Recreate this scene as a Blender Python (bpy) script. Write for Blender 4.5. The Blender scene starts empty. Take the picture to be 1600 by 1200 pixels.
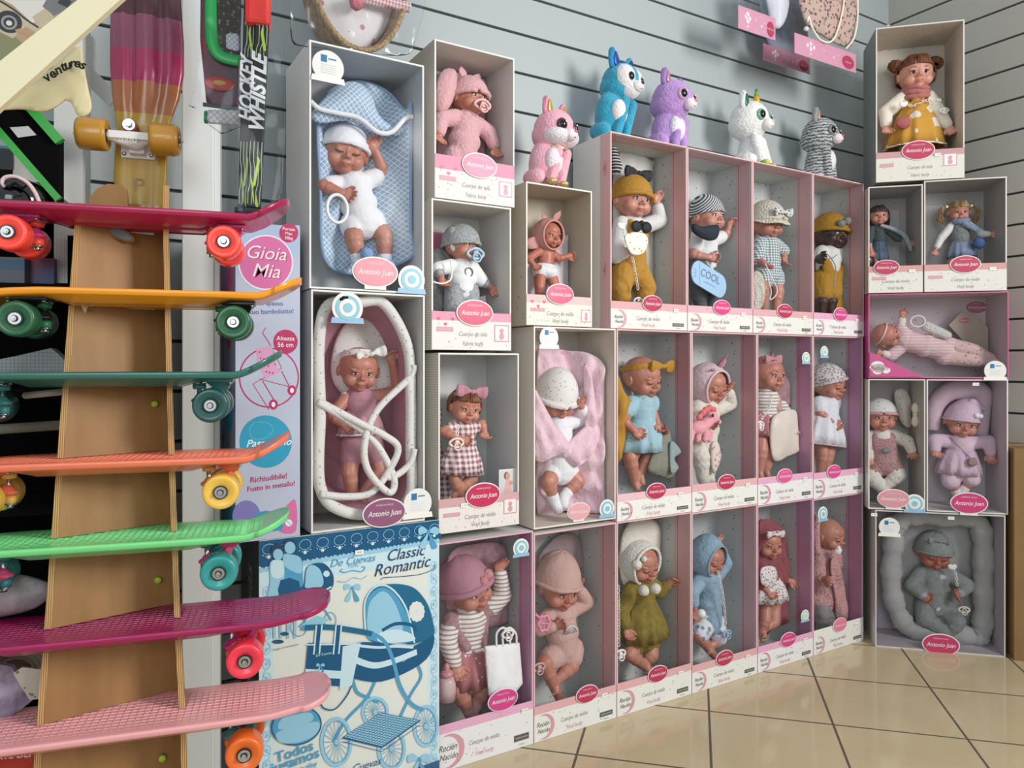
import bpy, bmesh, math, random
import numpy as np
from mathutils import Vector, Matrix, noise
random.seed(4)
C = bpy.context.scene.collection
SC = bpy.context.scene
# ------------------------------------------------------------------ camera, world, light, exposure
YAW = math.radians(58.9); CC, SS = math.cos(YAW), math.sin(YAW)
cam_d = bpy.data.cameras.new('camera'); cam = bpy.data.objects.new('camera', cam_d); C.objects.link(cam)
cam_d.sensor_width = 36; cam_d.lens = 26.0; cam_d.shift_y = -28/1600; cam_d.clip_start = 0.02
cam.location = (0, 0, 1.0); cam.rotation_euler = (math.pi/2, 0, YAW - math.pi/2)
SC.camera = cam
SC.view_settings.view_transform = 'Standard'; SC.view_settings.look = 'None'
SC.view_settings.exposure = 0.12; SC.view_settings.gamma = 1.0
W = bpy.data.worlds.new('daylight'); SC.world = W; W.use_nodes = True
W.node_tree.nodes['Background'].inputs[0].default_value = (0.93, 0.97, 1.0, 1)
W.node_tree.nodes['Background'].inputs[1].default_value = 0.6
def area(name, loc, tgt, sx, sy, power, col):
    l = bpy.data.lights.new(name, 'AREA'); l.shape = 'RECTANGLE'; l.size = sx; l.size_y = sy; l.energy = power; l.color = col
    o = bpy.data.objects.new(name, l); C.objects.link(o); o.location = loc
    o.rotation_euler = (Vector(tgt) - Vector(loc)).to_track_quat('-Z', 'Y').to_euler(); return o
w_ = area('shop_window_light', (2.38, -1.1, 2.05), (0.75, 1.86, 1.25), .75, 1.1, 38, (1.0, 0.97, 0.93)); w_.data.spread = math.radians(128)
area('door_light', (-1.3, -2.0, 1.9), (1.0, 1.8, 1.0), 1.2, 1.6, 27, (0.86, 0.95, 1.0))
# ------------------------------------------------------------------ frames: a frame is a vertical set of axes (u right, v inward, z up)
class Frame:
    def __init__(s, deg): s.a = math.radians(deg); s.c, s.s = math.cos(s.a), math.sin(s.a)
    def world(s, p): return (p[0]*s.c - p[1]*s.s, p[0]*s.s + p[1]*s.c, p[2])
    def ray(s, px, py):
        l = (px-800)/1156; x, y = CC+SS*l, SS-CC*l
        return x*s.c+y*s.s, -x*s.s+y*s.c, (572-py)/1156
    def at(s, px, py, v):
        """point of the photo's sight line on the plane at real depth v"""
        a, b, z = s.ray(px, py); t = v/b; return Vector((a*t, v, 1+z*t))
    def px(s, px, py, v): return (s.ray(px, py)[1] and v/s.ray(px, py)[1])/1156      # metres per pixel
L = Frame(0); D = Frame(-45); S = Frame(-14.3)
# ------------------------------------------------------------------ materials
def lin(h):
    if isinstance(h, (tuple, list)): return (*h[:3], 1)
    h = h.lstrip('#'); r = [int(h[i:i+2], 16)/255 for i in (0, 2, 4)]
    return tuple(x/12.92 if x <= .04045 else ((x+.055)/1.055)**2.4 for x in r) + (1,)
MC = {}
def M(col, rough=.6, pat=None, col2='#ffffff', sc=40, bump=0, bsc=60, metal=0, sss=0, spec=.5, col3=None, thr=.3, sheen=0, coat=0, ax='xz', alpha=1):
    key = (col, rough, pat, col2, sc, bump, bsc, metal, sss, spec, col3, thr, sheen, coat, ax, alpha)
    if key in MC: return MC[key]
    m = bpy.data.materials.new('surface_%03d' % len(MC)); m.use_nodes = True; MC[key] = m
    nt = m.node_tree; N = nt.nodes; K = nt.links; b = N['Principled BSDF']
    b.inputs['Roughness'].default_value = rough; b.inputs['Metallic'].default_value = metal
    b.inputs['Specular IOR Level'].default_value = spec
    if sss: b.inputs['Subsurface Weight'].default_value = sss; b.inputs['Subsurface Radius'].default_value = (.01, .004, .002); b.inputs['Subsurface Scale'].default_value = 1
    if sheen: b.inputs['Sheen Weight'].default_value = sheen
    if coat: b.inputs['Coat Weight'].default_value = coat; b.inputs['Coat Roughness'].default_value = .08
    c1, c2 = lin(col), lin(col2)
    tc = N.new('ShaderNodeTexCoord'); sp = N.new('ShaderNodeSeparateXYZ'); K.new(tc.outputs['Object'], sp.inputs[0])
    def math_(op, a, bb=None):
        n = N.new('ShaderNodeMath'); n.operation = op
        for i, q in enumerate((a, bb)):
            if q is None: continue
            if isinstance(q, (int, float)): n.inputs[i].default_value = q
            else: K.new(q, n.inputs[i])
        return n.outputs[0]
    def axis(a):
        if a == 'd': return math_('ADD', sp.outputs[0], sp.outputs[2])
        if a == 'e': return math_('SUBTRACT', sp.outputs[0], sp.outputs[2])
        return sp.outputs['xyz'.index(a)]
    def frac(a, s): return math_('FRACT', math_('MULTIPLY', axis(a), s))
    def mix(f, x, y):
        n = N.new('ShaderNodeMix'); n.data_type = 'RGBA'; K.new(f, n.inputs[0])
        for i, q in ((6, x), (7, y)):
            if isinstance(q, tuple): n.inputs[i].default_value = q
            else: K.new(q, n.inputs[i])
        return n.outputs[2]
    def nz(s, det=2, dist=0):
        n = N.new('ShaderNodeTexNoise'); n.inputs['Scale'].default_value = s; n.inputs['Detail'].default_value = det; K.new(tc.outputs['Object'], n.inputs['Vector']); return n.outputs[0]
    def vor(s, rnd=1):
        n = N.new('ShaderNodeTexVoronoi'); n.inputs['Scale'].default_value = s; n.inputs['Randomness'].default_value = rnd; K.new(tc.outputs['Object'], n.inputs['Vector']); return n
    out = None
    if pat == 'dots': out = mix(math_('LESS_THAN', vor(sc).outputs['Distance'], thr), c1, c2)
    elif pat == 'floral':
        v = vor(sc); f = math_('LESS_THAN', v.outputs['Distance'], thr); q = N.new('ShaderNodeSeparateColor'); K.new(v.outputs['Color'], q.inputs[0])
        out = mix(f, c1, mix(math_('GREATER_THAN', q.outputs[0], .5), c2, lin(col3 or col2)))
    elif pat == 'stripes': out = mix(math_('GREATER_THAN', frac(ax[0], sc), thr), c1, c2)
    elif pat == 'gingham':
        a = math_('GREATER_THAN', frac(ax[0], sc), .5); bq = math_('GREATER_THAN', frac(ax[1], sc), .5)
        out = mix(math_('MULTIPLY', math_('ADD', a, bq), .5), c1, c2)
    elif pat == 'grid':
        a = math_('GREATER_THAN', frac(ax[0], sc), 1-thr); bq = math_('GREATER_THAN', frac(ax[1], sc), 1-thr)
        out = mix(math_('MAXIMUM', a, bq), c1, c2)
    elif pat == 'noise':
        f = nz(sc, 4); r = N.new('ShaderNodeMapRange'); r.inputs[1].default_value = .35; r.inputs[2].default_value = .65; K.new(f, r.inputs[0]); out = mix(r.outputs[0], c1, c2)
    elif pat == 'wood':
        mp = N.new('ShaderNodeMapping'); mp.inputs['Scale'].default_value = (sc, sc, sc*.09); K.new(tc.outputs['Object'], mp.inputs[0])
        n = N.new('ShaderNodeTexNoise'); n.inputs['Scale'].default_value = 1; n.inputs['Detail'].default_value = 5; K.new(mp.outputs[0], n.inputs['Vector'])
        r = N.new('ShaderNodeMapRange'); r.inputs[1].default_value = .3; r.inputs[2].default_value = .7; K.new(n.outputs[0], r.inputs[0]); out = mix(r.outputs[0], c1, c2)
    elif pat == 'bands':      # horizontal bands at given heights: col2 is a tuple of (z, hex)
        out = c1
        for z, h in col2: out = mix(math_('GREATER_THAN', sp.outputs[2], z), out, lin(h)) if not isinstance(out, tuple) else mix(math_('GREATER_THAN', sp.outputs[2], z), out, lin(h))
    elif pat == 'fur':
        f = nz(sc, 5); r = N.new('ShaderNodeMapRange'); r.inputs[1].default_value = .3; r.inputs[2].default_value = .7; K.new(f, r.inputs[0]); out = mix(r.outputs[0], c1, c2)
    elif pat == 'tabby':
        w = N.new('ShaderNodeTexWave'); w.bands_direction = 'Z'; w.inputs['Scale'].default_value = sc; w.inputs['Distortion'].default_value = 5; w.inputs['Detail'].default_value = 3; w.inputs['Detail Scale'].default_value = 3
        K.new(tc.outputs['Object'], w.inputs[0]); out = mix(w.outputs[1], c1, c2)
    if out is None:
        b.inputs['Base Color'].default_value = c1
    else: K.new(out, b.inputs['Base Color'])
    if bump:
        bp = N.new('ShaderNodeBump'); bp.inputs['Strength'].default_value = min(1, bump); bp.inputs['Distance'].default_value = .004*max(1, bump)
        if pat == 'waffle': K.new(math_('MAXIMUM', math_('GREATER_THAN', frac('x', bsc), .7), math_('GREATER_THAN', frac('y', bsc), .7)), bp.inputs['Height'])
        else: K.new(nz(bsc, 3), bp.inputs['Height'])
        K.new(bp.outputs[0], b.inputs['Normal'])
    if alpha < 1: b.inputs['Alpha'].default_value = alpha
    return m
def film(rough=.06, bump=.25, bsc=9, base=.03, tint=(.97, .98, 1, 1), key=None):
    k = ('film', rough, bump, bsc, base, tint)
    if k in MC: return MC[k]
    m = bpy.data.materials.new('clear_film_%d' % len(MC)); m.use_nodes = True; MC[k] = m; nt = m.node_tree; N = nt.nodes; K = nt.links; N.clear()
    o = N.new('ShaderNodeOutputMaterial'); t = N.new('ShaderNodeBsdfTransparent'); t.inputs[0].default_value = tint
    g = N.new('ShaderNodeBsdfGlossy'); g.inputs['Roughness'].default_value = rough; f = N.new('ShaderNodeFresnel'); f.inputs[0].default_value = 1.22
    a = N.new('ShaderNodeMath'); a.operation = 'ADD'; a.inputs[1].default_value = base; K.new(f.outputs[0], a.inputs[0])
    mx = N.new('ShaderNodeMixShader'); K.new(a.outputs[0], mx.inputs[0]); K.new(t.outputs[0], mx.inputs[1]); K.new(g.outputs[0], mx.inputs[2]); K.new(mx.outputs[0], o.inputs[0])
    tc = N.new('ShaderNodeTexCoord'); n = N.new('ShaderNodeTexNoise'); n.inputs['Scale'].default_value = bsc; n.inputs['Detail'].default_value = 2; K.new(tc.outputs['Object'], n.inputs['Vector'])
    bp = N.new('ShaderNodeBump'); bp.inputs['Strength'].default_value = bump; bp.inputs['Distance'].default_value = .03; K.new(n.outputs[0], bp.inputs['Height']); K.new(bp.outputs[0], g.inputs['Normal']); K.new(bp.outputs[0], f.inputs['Normal'])
    return m
# ------------------------------------------------------------------ mesh builder
_ico = {}
def ico(n):
    if n not in _ico:
        bm = bmesh.new(); bmesh.ops.create_icosphere(bm, subdivisions=n, radius=1)
        _ico[n] = (np.array([v.co[:] for v in bm.verts]), [[v.index for v in f.verts] for f in bm.faces]); bm.free()
    return _ico[n]
class MB:
    def __init__(s): s.v = []; s.f = []; s.m = []; s.mi = 0
    def add(s, vs, fs, mi=None):
        o = len(s.v); s.v += [tuple(map(float, p)) for p in vs]; s.f += [[i+o for i in f] for f in fs]; s.m += [s.mi if mi is None else mi]*len(fs); return s
    def box(s, a, b, mi=None):
        x0, y0, z0 = a; x1, y1, z1 = b
        return s.add([(x0,y0,z0),(x1,y0,z0),(x1,y1,z0),(x0,y1,z0),(x0,y0,z1),(x1,y0,z1),(x1,y1,z1),(x0,y1,z1)],
                     [[0,3,2,1],[4,5,6,7],[0,1,5,4],[1,2,6,5],[2,3,7,6],[3,0,4,7]], mi)
    def bar(s, p, q, w, h, mi=None, up=(0,0,1)):
        p, q = Vector(p), Vector(q); d = (q-p).normalized(); a = d.cross(Vector(up)); a = a.normalized() if a.length > 1e-4 else Vector((1,0,0)); b = a.cross(d)
        vs = [c + a*i*w/2 + b*j*h/2 for c in (p, q) for i, j in ((-1,-1),(1,-1),(1,1),(-1,1))]
        return s.add(vs, [[3,2,1,0],[4,5,6,7],[0,1,5,4],[1,2,6,5],[2,3,7,6],[3,0,4,7]], mi)
    def ell(s, c, r, R=None, n=2, mi=None):
        v, f = ico(n); r = (r, r, r) if isinstance(r, (int, float)) else r
        w = v*np.array(r)
        if R is not None: w = w @ np.array(R).T
        return s.add(w + np.array(c), f, mi)
    def tube(s, pts, rad, n=10, mi=None, closed=False, flat=1, flatax=None):
        pts = [Vector(p) for p in pts]; k = len(pts)
        if isinstance(rad, (int, float)): rad = [rad]*k
        vs = []; up = None
        for i, p in enumerate(pts):
            t = (pts[(i+1) % k]-pts[i-1]) if closed else (pts[min(i+1, k-1)]-pts[max(i-1, 0)])
            t = t.normalized() if t.length > 1e-9 else Vector((0, 0, 1))
            if up is None: up = Vector((0, 1, 0)) if abs(t.y) < .9 else Vector((1, 0, 0))
            a = t.cross(up).normalized(); b = a.cross(t).normalized(); up = b if not closed else up
            b2 = a.cross(t).normalized()
            for j in range(n):
                th = 2*math.pi*j/n; vs.append(p + (a*math.cos(th) + b2*math.sin(th)*flat)*rad[i])
        fs = []
        for i in range(k if closed else k-1):
            for j in range(n):
                a0 = i*n+j; a1 = i*n+(j+1) % n; b0 = ((i+1) % k)*n+j; b1 = ((i+1) % k)*n+(j+1) % n; fs.append([a0, a1, b1, b0][::-1])
        if not closed: fs.append(list(range(n))); fs.append([(k-1)*n+j for j in range(n)][::-1])
        return s.add(vs, fs, mi)
    def cap(s, p, q, r1, r2, n=14, mi=None):
        p, q = Vector(p), Vector(q); s.tube([p, q], [r1, r2], n, mi); s.ell(p, r1, n=2, mi=mi); s.ell(q, r2, n=2, mi=mi); return s
    def lathe(s, c, prof, ax='z', n=32, mi=None):
        """prof: (r, h) along the axis; closed top and bottom"""
        vs = []; c = Vector(c)
        for r, h in prof:
            for j in range(n):
                a = 2*math.pi*j/n; x, y = r*math.cos(a), r*math.sin(a)
                vs.append(c + Vector({'z': (x, y, h), 'y': (x, h, -y), 'x': (h, x, y)}[ax]))
        fs = [[i*n+j, i*n+(j+1) % n, (i+1)*n+(j+1) % n, (i+1)*n+j] for i in range(len(prof)-1) for j in range(n)]
        fs += [list(range(n))[::-1], [(len(prof)-1)*n+j for j in range(n)]]
        return s.add(vs, fs, mi)
    def prism(s, poly, v0, v1, mi=None, plane='uz'):
        """polygon in the uz (or vz) plane, extruded along the other axis"""
        n = len(poly); f = (lambda a, b, c: (a, c, b)) if plane == 'uz' else ((lambda a, b, c: (c, a, b)) if plane == 'vz' else (lambda a, b, c: (a, b, c)))
        vs = [f(a, b, v0) for a, b in poly] + [f(a, b, v1) for a, b in poly]
        fs = [list(range(n)), list(range(n, 2*n))[::-1]] + [[i, (i+1) % n, n+(i+1) % n, n+i][::-1] for i in range(n)]
        return s.add(vs, fs, mi)
    def text(s, txt, c, size, v, mi=None, shear=0, rot=0, bold=0, align='CENTER', sx=1, plane='uz', curve=0):
        k = ('t', txt, shear, bold, align)
        if k not in _ico:
            cu = bpy.data.curves.new('t', 'FONT'); cu.body = txt; cu.align_x = align; cu.align_y = 'CENTER'; cu.shear = shear; cu.offset = bold; cu.resolution_u = 3
            o = bpy.data.objects.new('t', cu); C.objects.link(o); dg = bpy.context.evaluated_depsgraph_get(); me = bpy.data.meshes.new_from_object(o.evaluated_get(dg))
            _ico[k] = ([q.co[:] for q in me.vertices], [list(p.vertices) for p in me.polygons]); bpy.data.objects.remove(o); bpy.data.meshes.remove(me); bpy.data.curves.remove(cu)
        vs, fs = _ico[k]; cr, sr = math.cos(rot), math.sin(rot); out = []
        for x, y, z in vs:
            x *= size*sx; y *= size; y += curve*x*x; out.append((c[0] + x*cr - y*sr, v, c[1] + x*sr + y*cr))
        return s.add(out, [f for f in fs], mi)
    def displace(s, amp, sc):
        s.v = [tuple(Vector(p) + Vector(noise.noise_vector(Vector(p)*sc))*amp) for p in s.v]; return s
def to_mesh(mb, name, smooth=True, voxel=0, it=0):
    me = bpy.data.meshes.new(name); me.from_pydata(mb.v, [], mb.f)
    if voxel:
        me.update(); o = bpy.data.objects.new('t', me); C.objects.link(o)
        r = o.modifiers.new('r', 'REMESH'); r.mode = 'VOXEL'; r.voxel_size = voxel; r.use_smooth_shade = True
        if it: q = o.modifiers.new('s', 'SMOOTH'); q.iterations = it; q.factor = .5
        dg = bpy.context.evaluated_depsgraph_get(); m2 = bpy.data.meshes.new_from_object(o.evaluated_get(dg)); bpy.data.objects.remove(o); bpy.data.meshes.remove(me); me = m2; me.name = name
    else: me.polygons.foreach_set('material_index', mb.m)
    me.polygons.foreach_set('use_smooth', [smooth]*len(me.polygons)); me.update(); return me
class Thing:
    """a top-level object: an Empty at the thing's base with its parts as children"""
    def __init__(s, name, label, cat, frame, o, group=None):
        s.fr = frame; s.o = Vector(o); s.e = bpy.data.objects.new(name, None); C.objects.link(s.e); s.e.empty_display_size = .05
        s.e.location = frame.world(o); s.e.rotation_euler = (0, 0, frame.a)
        s.e['label'] = label; s.e['category'] = cat
        if group: s.e['group'] = group
    def part(s, name, mb, mat, smooth=True, voxel=0, it=0, parent=None, label=None, bevel=0):
        off = s.o
        mb.v = [(a-off.x, b-off.y, c-off.z) for a, b, c in mb.v]
        me = to_mesh(mb, name, smooth, voxel, it)
        for m in (mat if isinstance(mat, (list, tuple)) else [mat]): me.materials.append(m)
        ob = bpy.data.objects.new(name, me); C.objects.link(ob); ob.parent = parent or s.e
        if label: ob['label'] = label
        if bevel: q = ob.modifiers.new('b', 'BEVEL'); q.width = bevel; q.segments = 2; q.limit_method = 'ANGLE'; me.polygons.foreach_set('use_smooth', [False]*len(me.polygons))
        return ob
def single(name, label, cat, frame, mb, mat, o=None, group=None, smooth=True, voxel=0, it=0, kind=None):
    a = np.array(mb.v); o = o or (a[:, 0].mean(), a[:, 1].mean(), a[:, 2].min()); off = Vector(o)
    mb.v = [(p-off.x, q-off.y, r-off.z) for p, q, r in mb.v]
    me = to_mesh(mb, name, smooth, voxel, it)
    for m in (mat if isinstance(mat, (list, tuple)) else [mat]): me.materials.append(m)
    ob = bpy.data.objects.new(name, me); C.objects.link(ob); ob.location = frame.world(o); ob.rotation_euler = (0, 0, frame.a)
    if kind: ob['kind'] = kind
    if label: ob['label'] = label; ob['category'] = cat
    if group: ob['group'] = group
    return ob
def smooth_path(pts, k=6, closed=False):
    P = [Vector(p) for p in pts]; n = len(P); out = []
    for i in range(n if closed else n-1):
        g = (lambda j: P[j % n]) if closed else (lambda j: P[max(0, min(n-1, j))])
        a, b, c, d = g(i-1), g(i), g(i+1), g(i+2)
        for q in range(k):
            t = q/k; out.append(.5*((2*b) + (c-a)*t + (2*a-5*b+4*c-d)*t*t + (3*b-a-3*c+d)*t*t*t))
    if not closed: out.append(P[-1])
    return out
def pillow(poly, v, puff, thick=.004, res=.006, fold=0, fsc=30, back=.3, edge=.02, seed=0, slope=None, mb=None):
    """a soft sheet or cushion with the outline poly (u, z), front bulging towards the viewer; poly is smoothed"""
    P = np.array([(p.x, p.z) if isinstance(p, Vector) else p for p in poly], float)
    u0, z0 = P.min(0)-res; u1, z1 = P.max(0)+res
    gu = np.arange(u0, u1, res); gz = np.arange(z0, z1, res); U, Z = np.meshgrid(gu, gz, indexing='ij')
    A = P; B = np.roll(P, -1, 0)
    ins = np.zeros(U.shape, bool); dist = np.full(U.shape, 1e9); NX = np.zeros(U.shape); NZ = np.zeros(U.shape)
    for a, b in zip(A, B):
        c = ((a[1] > Z) != (b[1] > Z)); xx = (b[0]-a[0])*(Z-a[1])/((b[1]-a[1]) or 1e-9)+a[0]; ins ^= c & (U < xx)
        d = b-a; t = np.clip(((U-a[0])*d[0]+(Z-a[1])*d[1])/(d@d+1e-12), 0, 1); qx = a[0]+t*d[0]; qz = a[1]+t*d[1]; dd = np.hypot(U-qx, Z-qz)
        m = dd < dist; dist[m] = dd[m]; NX[m] = qx[m]; NZ[m] = qz[m]
    mb = mb or MB(); idx = {}; ins = ins.astype(int)
    cells = [(i, j) for i in range(len(gu)-1) for j in range(len(gz)-1) if ins[i,j]+ins[i+1,j]+ins[i,j+1]+ins[i+1,j+1] >= 2]
    cnt = {}
    for i, j in cells:
        for e in (((i,j),(i+1,j)), ((i+1,j),(i+1,j+1)), ((i+1,j+1),(i,j+1)), ((i,j+1),(i,j))):
            k = tuple(sorted(e)); cnt.setdefault(k, []).append(e)
    bd = [e[0] for e in cnt.values() if len(e) == 1]; bset = {p for e in bd for p in e}
    front = []; bk = []
    def vid(p):
        if p not in idx:
            i, j = p
            if p in bset: x, z, d = NX[i,j], NZ[i,j], 0
            else: x, z, d = U[i,j], Z[i,j], dist[i,j] if ins[i,j] else 0
            h = puff*(1-math.exp(-d/edge)) if puff else 0
            vv = v + (slope(x, z) if slope else 0)
            n_ = fold*noise.noise(Vector((x*fsc+seed, z*fsc*.6, seed*1.7)))*(min(1, d/.01)) if fold else 0
            idx[p] = len(front); front.append((x, vv - thick/2 - h - n_, z)); bk.append((x, vv + thick/2 + h*back - (n_ if back < .5 else 0), z))
        return idx[p]
    ff = [[vid((i,j)), vid((i+1,j)), vid((i+1,j+1)), vid((i,j+1))] for i, j in cells]; n = len(front)
    fs = ff + [[q+n for q in f][::-1] for f in ff] + [[vid(b)+0, vid(a)+0, vid(a)+n, vid(b)+n] for a, b in bd]
    return mb.add(front+bk, fs)
CLIP = [None]
def inside(b): CLIP[0] = b.room if b else None
def clip(p, r=.006):
    if CLIP[0]:
        a, b, c, d = CLIP[0]; p.x = min(max(p.x, a+r), b-r); p.z = min(max(p.z, c+r), d-r)
    return p
def poly_px(fr, pts, v, k=5, smooth=True):
    P = [clip(fr.at(x, y, v)) for x, y in pts]
    return smooth_path(P, k, True) if smooth else P
# ------------------------------------------------------------------ dolls
SK = lambda c='#c58b78', c2='#b97a68': M(c, .42, 'noise', c2, 18, sss=.0, spec=.45)
SKIN = SK(); SKP = SK('#d39c8a', '#c58775'); SKD = SK('#4a3029', '#3c2620'); SKR = SK('#b97563', '#a96453')
EYEW = M('#e8e4e0', .1); IRIS = M('#2a1c16', .08); IRISB = M('#3e5a74', .08); LIP = M('#b0645a', .4); LASH = M('#3a2420', .6); BROW = M('#a87460', .8)
ORIG = {}
def rotm(yaw, pitch, roll):
    return Matrix.Rotation(math.radians(yaw), 3, 'Z') @ Matrix.Rotation(math.radians(roll), 3, 'Y') @ Matrix.Rotation(math.radians(pitch), 3, 'X')
def hand(mb, w, d, R, side, up=None, curl=45, lat=None):
    """palm and five separate fingers; w wrist, d pointing direction"""
    d = d.normalized(); n = Vector((0, -1, 0)) if up is None else up.normalized()
    if abs(d.dot(n)) > .93: n = Vector((0, 0, 1))
    la = d.cross(n).normalized()*side; n = la.cross(d)*side; n.normalize()
    Rm = Matrix((la, n, d)).transposed()
    mb.ell(w+d*.15*R, (.19*R, .1*R, .2*R), Rm)
    ln = (.17, .2, .19, .15)
    for i in range(4):
        k = (i-1.5); b = w + d*(.3*R - abs(k)*.02*R) + la*k*.105*R; dd = (d + la*k*.1).normalized(); r = .052*R
        c = math.radians(curl*(.5+.13*i)); c2 = math.radians(curl*1.3)
        m = b + (dd*math.cos(c) + n*math.sin(c))*ln[i]*R*.62; e = m + (dd*math.cos(c2) + n*math.sin(c2))*ln[i]*R*.6
        mb.cap(b, m, r*1.05, r, 8); mb.cap(m, e, r, r*.85, 8)
    b = w + d*.1*R - la*.15*R; m = b + (d*.5 - la*.7 + n*.25).normalized()*.15*R; e = m + (d*.9 - la*.2 + n*.4).normalized()*.12*R
    mb.cap(b, m, .07*R, .058*R, 8); mb.cap(m, e, .058*R, .046*R, 8)
def foot(mb, a, d, R, sole=Vector((0, 0, -1))):
    d = d.normalized(); e = a + d*.42*R
    mb.cap(a, e, .2*R, .17*R, 12)
    la = d.cross(sole).normalized() if d.cross(sole).length > .1 else Vector((1, 0, 0))
    for i in range(5): mb.ell(e + d*(.13-.012*i)*R + la*(i-2)*.075*R, (.06-.004*i)*R)
def doll(fr, v, label, h, pel, arms, legs, yaw=0, pitch=8, roll=0, skin=None, eyes='closed', iris=None, top=None, pants=None, skirt=None, hats=(), hair=None, extra=(), R=None, socks=None, mit=None, vh=.0, bfat=1.0, name='baby_doll', feet=True, face=1.0, group='reborn style baby dolls'):
    skin = skin or SKIN; fwd = 1156/ (fr.at(h[0], h[1], v) - Vector((0, 0, 0))).length
    mpp = v/fr.ray(h[0], h[1])[1]/1156; R = R or h[2]*mpp*1.06
    def J(p, base=0):
        f = p[2] if len(p) > 2 else base; return clip(fr.at(p[0], p[1], v - f*R), (.3 if base else .55)*R)
    Hc = fr.at(h[0], h[1], v - vh*R); Pc = J(pel); Rm = rotm(yaw, pitch, roll)
    T = lambda p: Hc + Rm @ (Vector(p)*R)
    sp = (Pc-Hc).normalized(); la = sp.cross(Vector((0, 1, 0))).normalized()
    if la.x > 0: la = -la          # la points to the viewer's left
    Sc = Hc + sp*1.22*R; Sc.y = v+.02*R; cols = [Sc + la*.62*R, Sc - la*.62*R]; hips = [Pc + la*.42*R, Pc - la*.42*R]
    A = [[c, J(a[0], .15), J(a[1], .3)] if a else None for c, a in zip(cols, arms)]
    Lg = [[c, J(a[0], .35), J(a[1], .3)] if a else None for c, a in zip(hips, legs)]
    allz = [Pc.z-.5*R] + [q.z-.2*R for a in A+Lg if a for q in a]
    t = Thing(name, label, 'doll', fr, (Pc.x, v, min(allz)), group); ORIG[label] = t
    mb = MB()
    def E(c, r, n=3): r = (r, r, r) if isinstance(r, (int, float)) else r; mb.ell(T(c), [q*R for q in r], Rm, n)
    E((0, .12, .12), (.88, .98, .9)); E((0, -.1, -.3), (.7, .7, .62)); E((0, -.28, .3), (.66, .6, .5))
    for s in (-1, 1):
        E((s*.38, -.44, -.38), (.34, .36, .32)); E((s*.3, -.7, .13), (.26, .13, .07), 2)
        E((s*.88, .1, -.12), (.09, .19, .25), 2); E((s*.92, .02, -.05), (.05, .14, .2), 2); E((s*.09, -.86, -.27), (.09, .09, .08), 2)
        if eyes == 'closed': E((s*.3, -.70, -.03), (.17, .13, .13), 2)
        else: E((s*.3, -.7, .05), (.17, .12, .06), 2); E((s*.3, -.68, -.14), (.17, .1, .05), 2)
    E((0, -.93, -.22), (.11, .13, .1)); E((0, -.78, -.02), (.09, .12, .2), 2); E((0, -.6, -.7), (.22, .22, .17)); E((0, -.74, -.44), (.24, .16, .14), 2)
    E((0, -.8, -.5), (.19, .12, .06), 2); E((0, -.78, -.6), (.15, .11, .06), 2)
    mb.cap(T((0, .05, -.6)), Sc+Vector((0, .02*R, 0)), .34*R, .36*R)
    f = bfat; up = -sp; B3 = Matrix((-la, Vector((0, 1, 0)), up)).transposed()
    mid = Sc.lerp(Pc, .52)
    mb.cap(Sc + sp*.25*R, Pc, .52*R*f, .5*R*f, 20)
    mb.ell(Sc + sp*.18*R, (.66*R*f, .5*R*f, .5*R), B3, 3); mb.ell(mid, (.64*R*f, .54*R*f, .62*R), B3, 3); mb.ell(Pc, (.64*R*f, .5*R*f, .45*R), B3, 3)
    g_ = 1 if bfat > .9 else .62
    for i, a in enumerate(A):
        if not a: continue
        mb.cap(a[0], a[1], .3*R, .27*R); mb.ell(a[1].lerp(a[2], .3), .27*R); mb.cap(a[1], a[2], .26*R, .18*R)
        hand(mb, a[2], (a[2]-a[1]), R*1.3, 1 if i == 0 else -1, curl=50)
    for i, a in enumerate(Lg):
        if not a: continue
        mb.cap(a[0], a[1], .46*R*g_, .37*R*g_); mb.ell(a[1].lerp(a[2], .3), .355*R*g_); mb.cap(a[1], a[2], .37*R*g_, .22*R*g_)
        if feet:
            dd = (a[2]-a[1]).normalized(); foot(mb, a[2], Vector((dd.x*.5 + (.15 if i else -.15), -.5, dd.z*.9-.1)), R)
    t.part('body', mb, skin, voxel=max(.0017, .033*R), it=2)
    # ---- face
    for s in (-1, 1):
        if eyes == 'closed':
            m = MB(); m.tube([T((s*.3+math.cos(q)*.17, -.845+.09*abs(math.cos(q))**2, -.07-.055*math.sin(q))) for q in np.linspace(.05, math.pi-.05, 9)], .018*R, 6); t.part('eyelashes', m, LASH)
        else:
            m = MB(); m.ell(T((s*.3, -.71, -.045)), [.135*R, .125*R, .078*R*eyes_big(eyes)], Rm); m.ell(T((s*.3, -.765, -.045)), [.08*R*eyes_big(eyes), .08*R, .072*R*eyes_big(eyes)], Rm, mi=1)
            m.tube([T((s*.3+math.cos(q)*.15, -.82+.09*abs(math.cos(q))**2, -.05+.08*math.sin(q))) for q in np.linspace(.1, math.pi-.1, 9)], .02*R, 6, mi=2)
            t.part('eye', m, [EYEW, iris or IRIS, LASH])
        m = MB(); m.tube([T((s*(.16+.3*q), -.845+.14*q*q, .17+.07*math.sin(q*2.6))) for q in np.linspace(0, 1, 6)], [.014*R, .024*R, .024*R, .02*R, .016*R, .008*R], 6)
        t.part('eyebrow', m, BROW if skin is not SKD else LASH)
    m = MB()
    for s in (-1, 1): m.ell(T((s*.065, -.865, -.505)), [.095*R, .055*R, .038*R], Rm)
    m.ell(T((0, -.84, -.585)), [.1*R, .06*R, .04*R], Rm); t.part('mouth', m, LIP if skin is not SKD else M('#3a1d1b', .35))
    # ---- clothes: shells that follow the limbs
    def shell(mb, segs):
        for p, q, a, b in segs: mb.cap(p, q, a, b)
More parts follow.
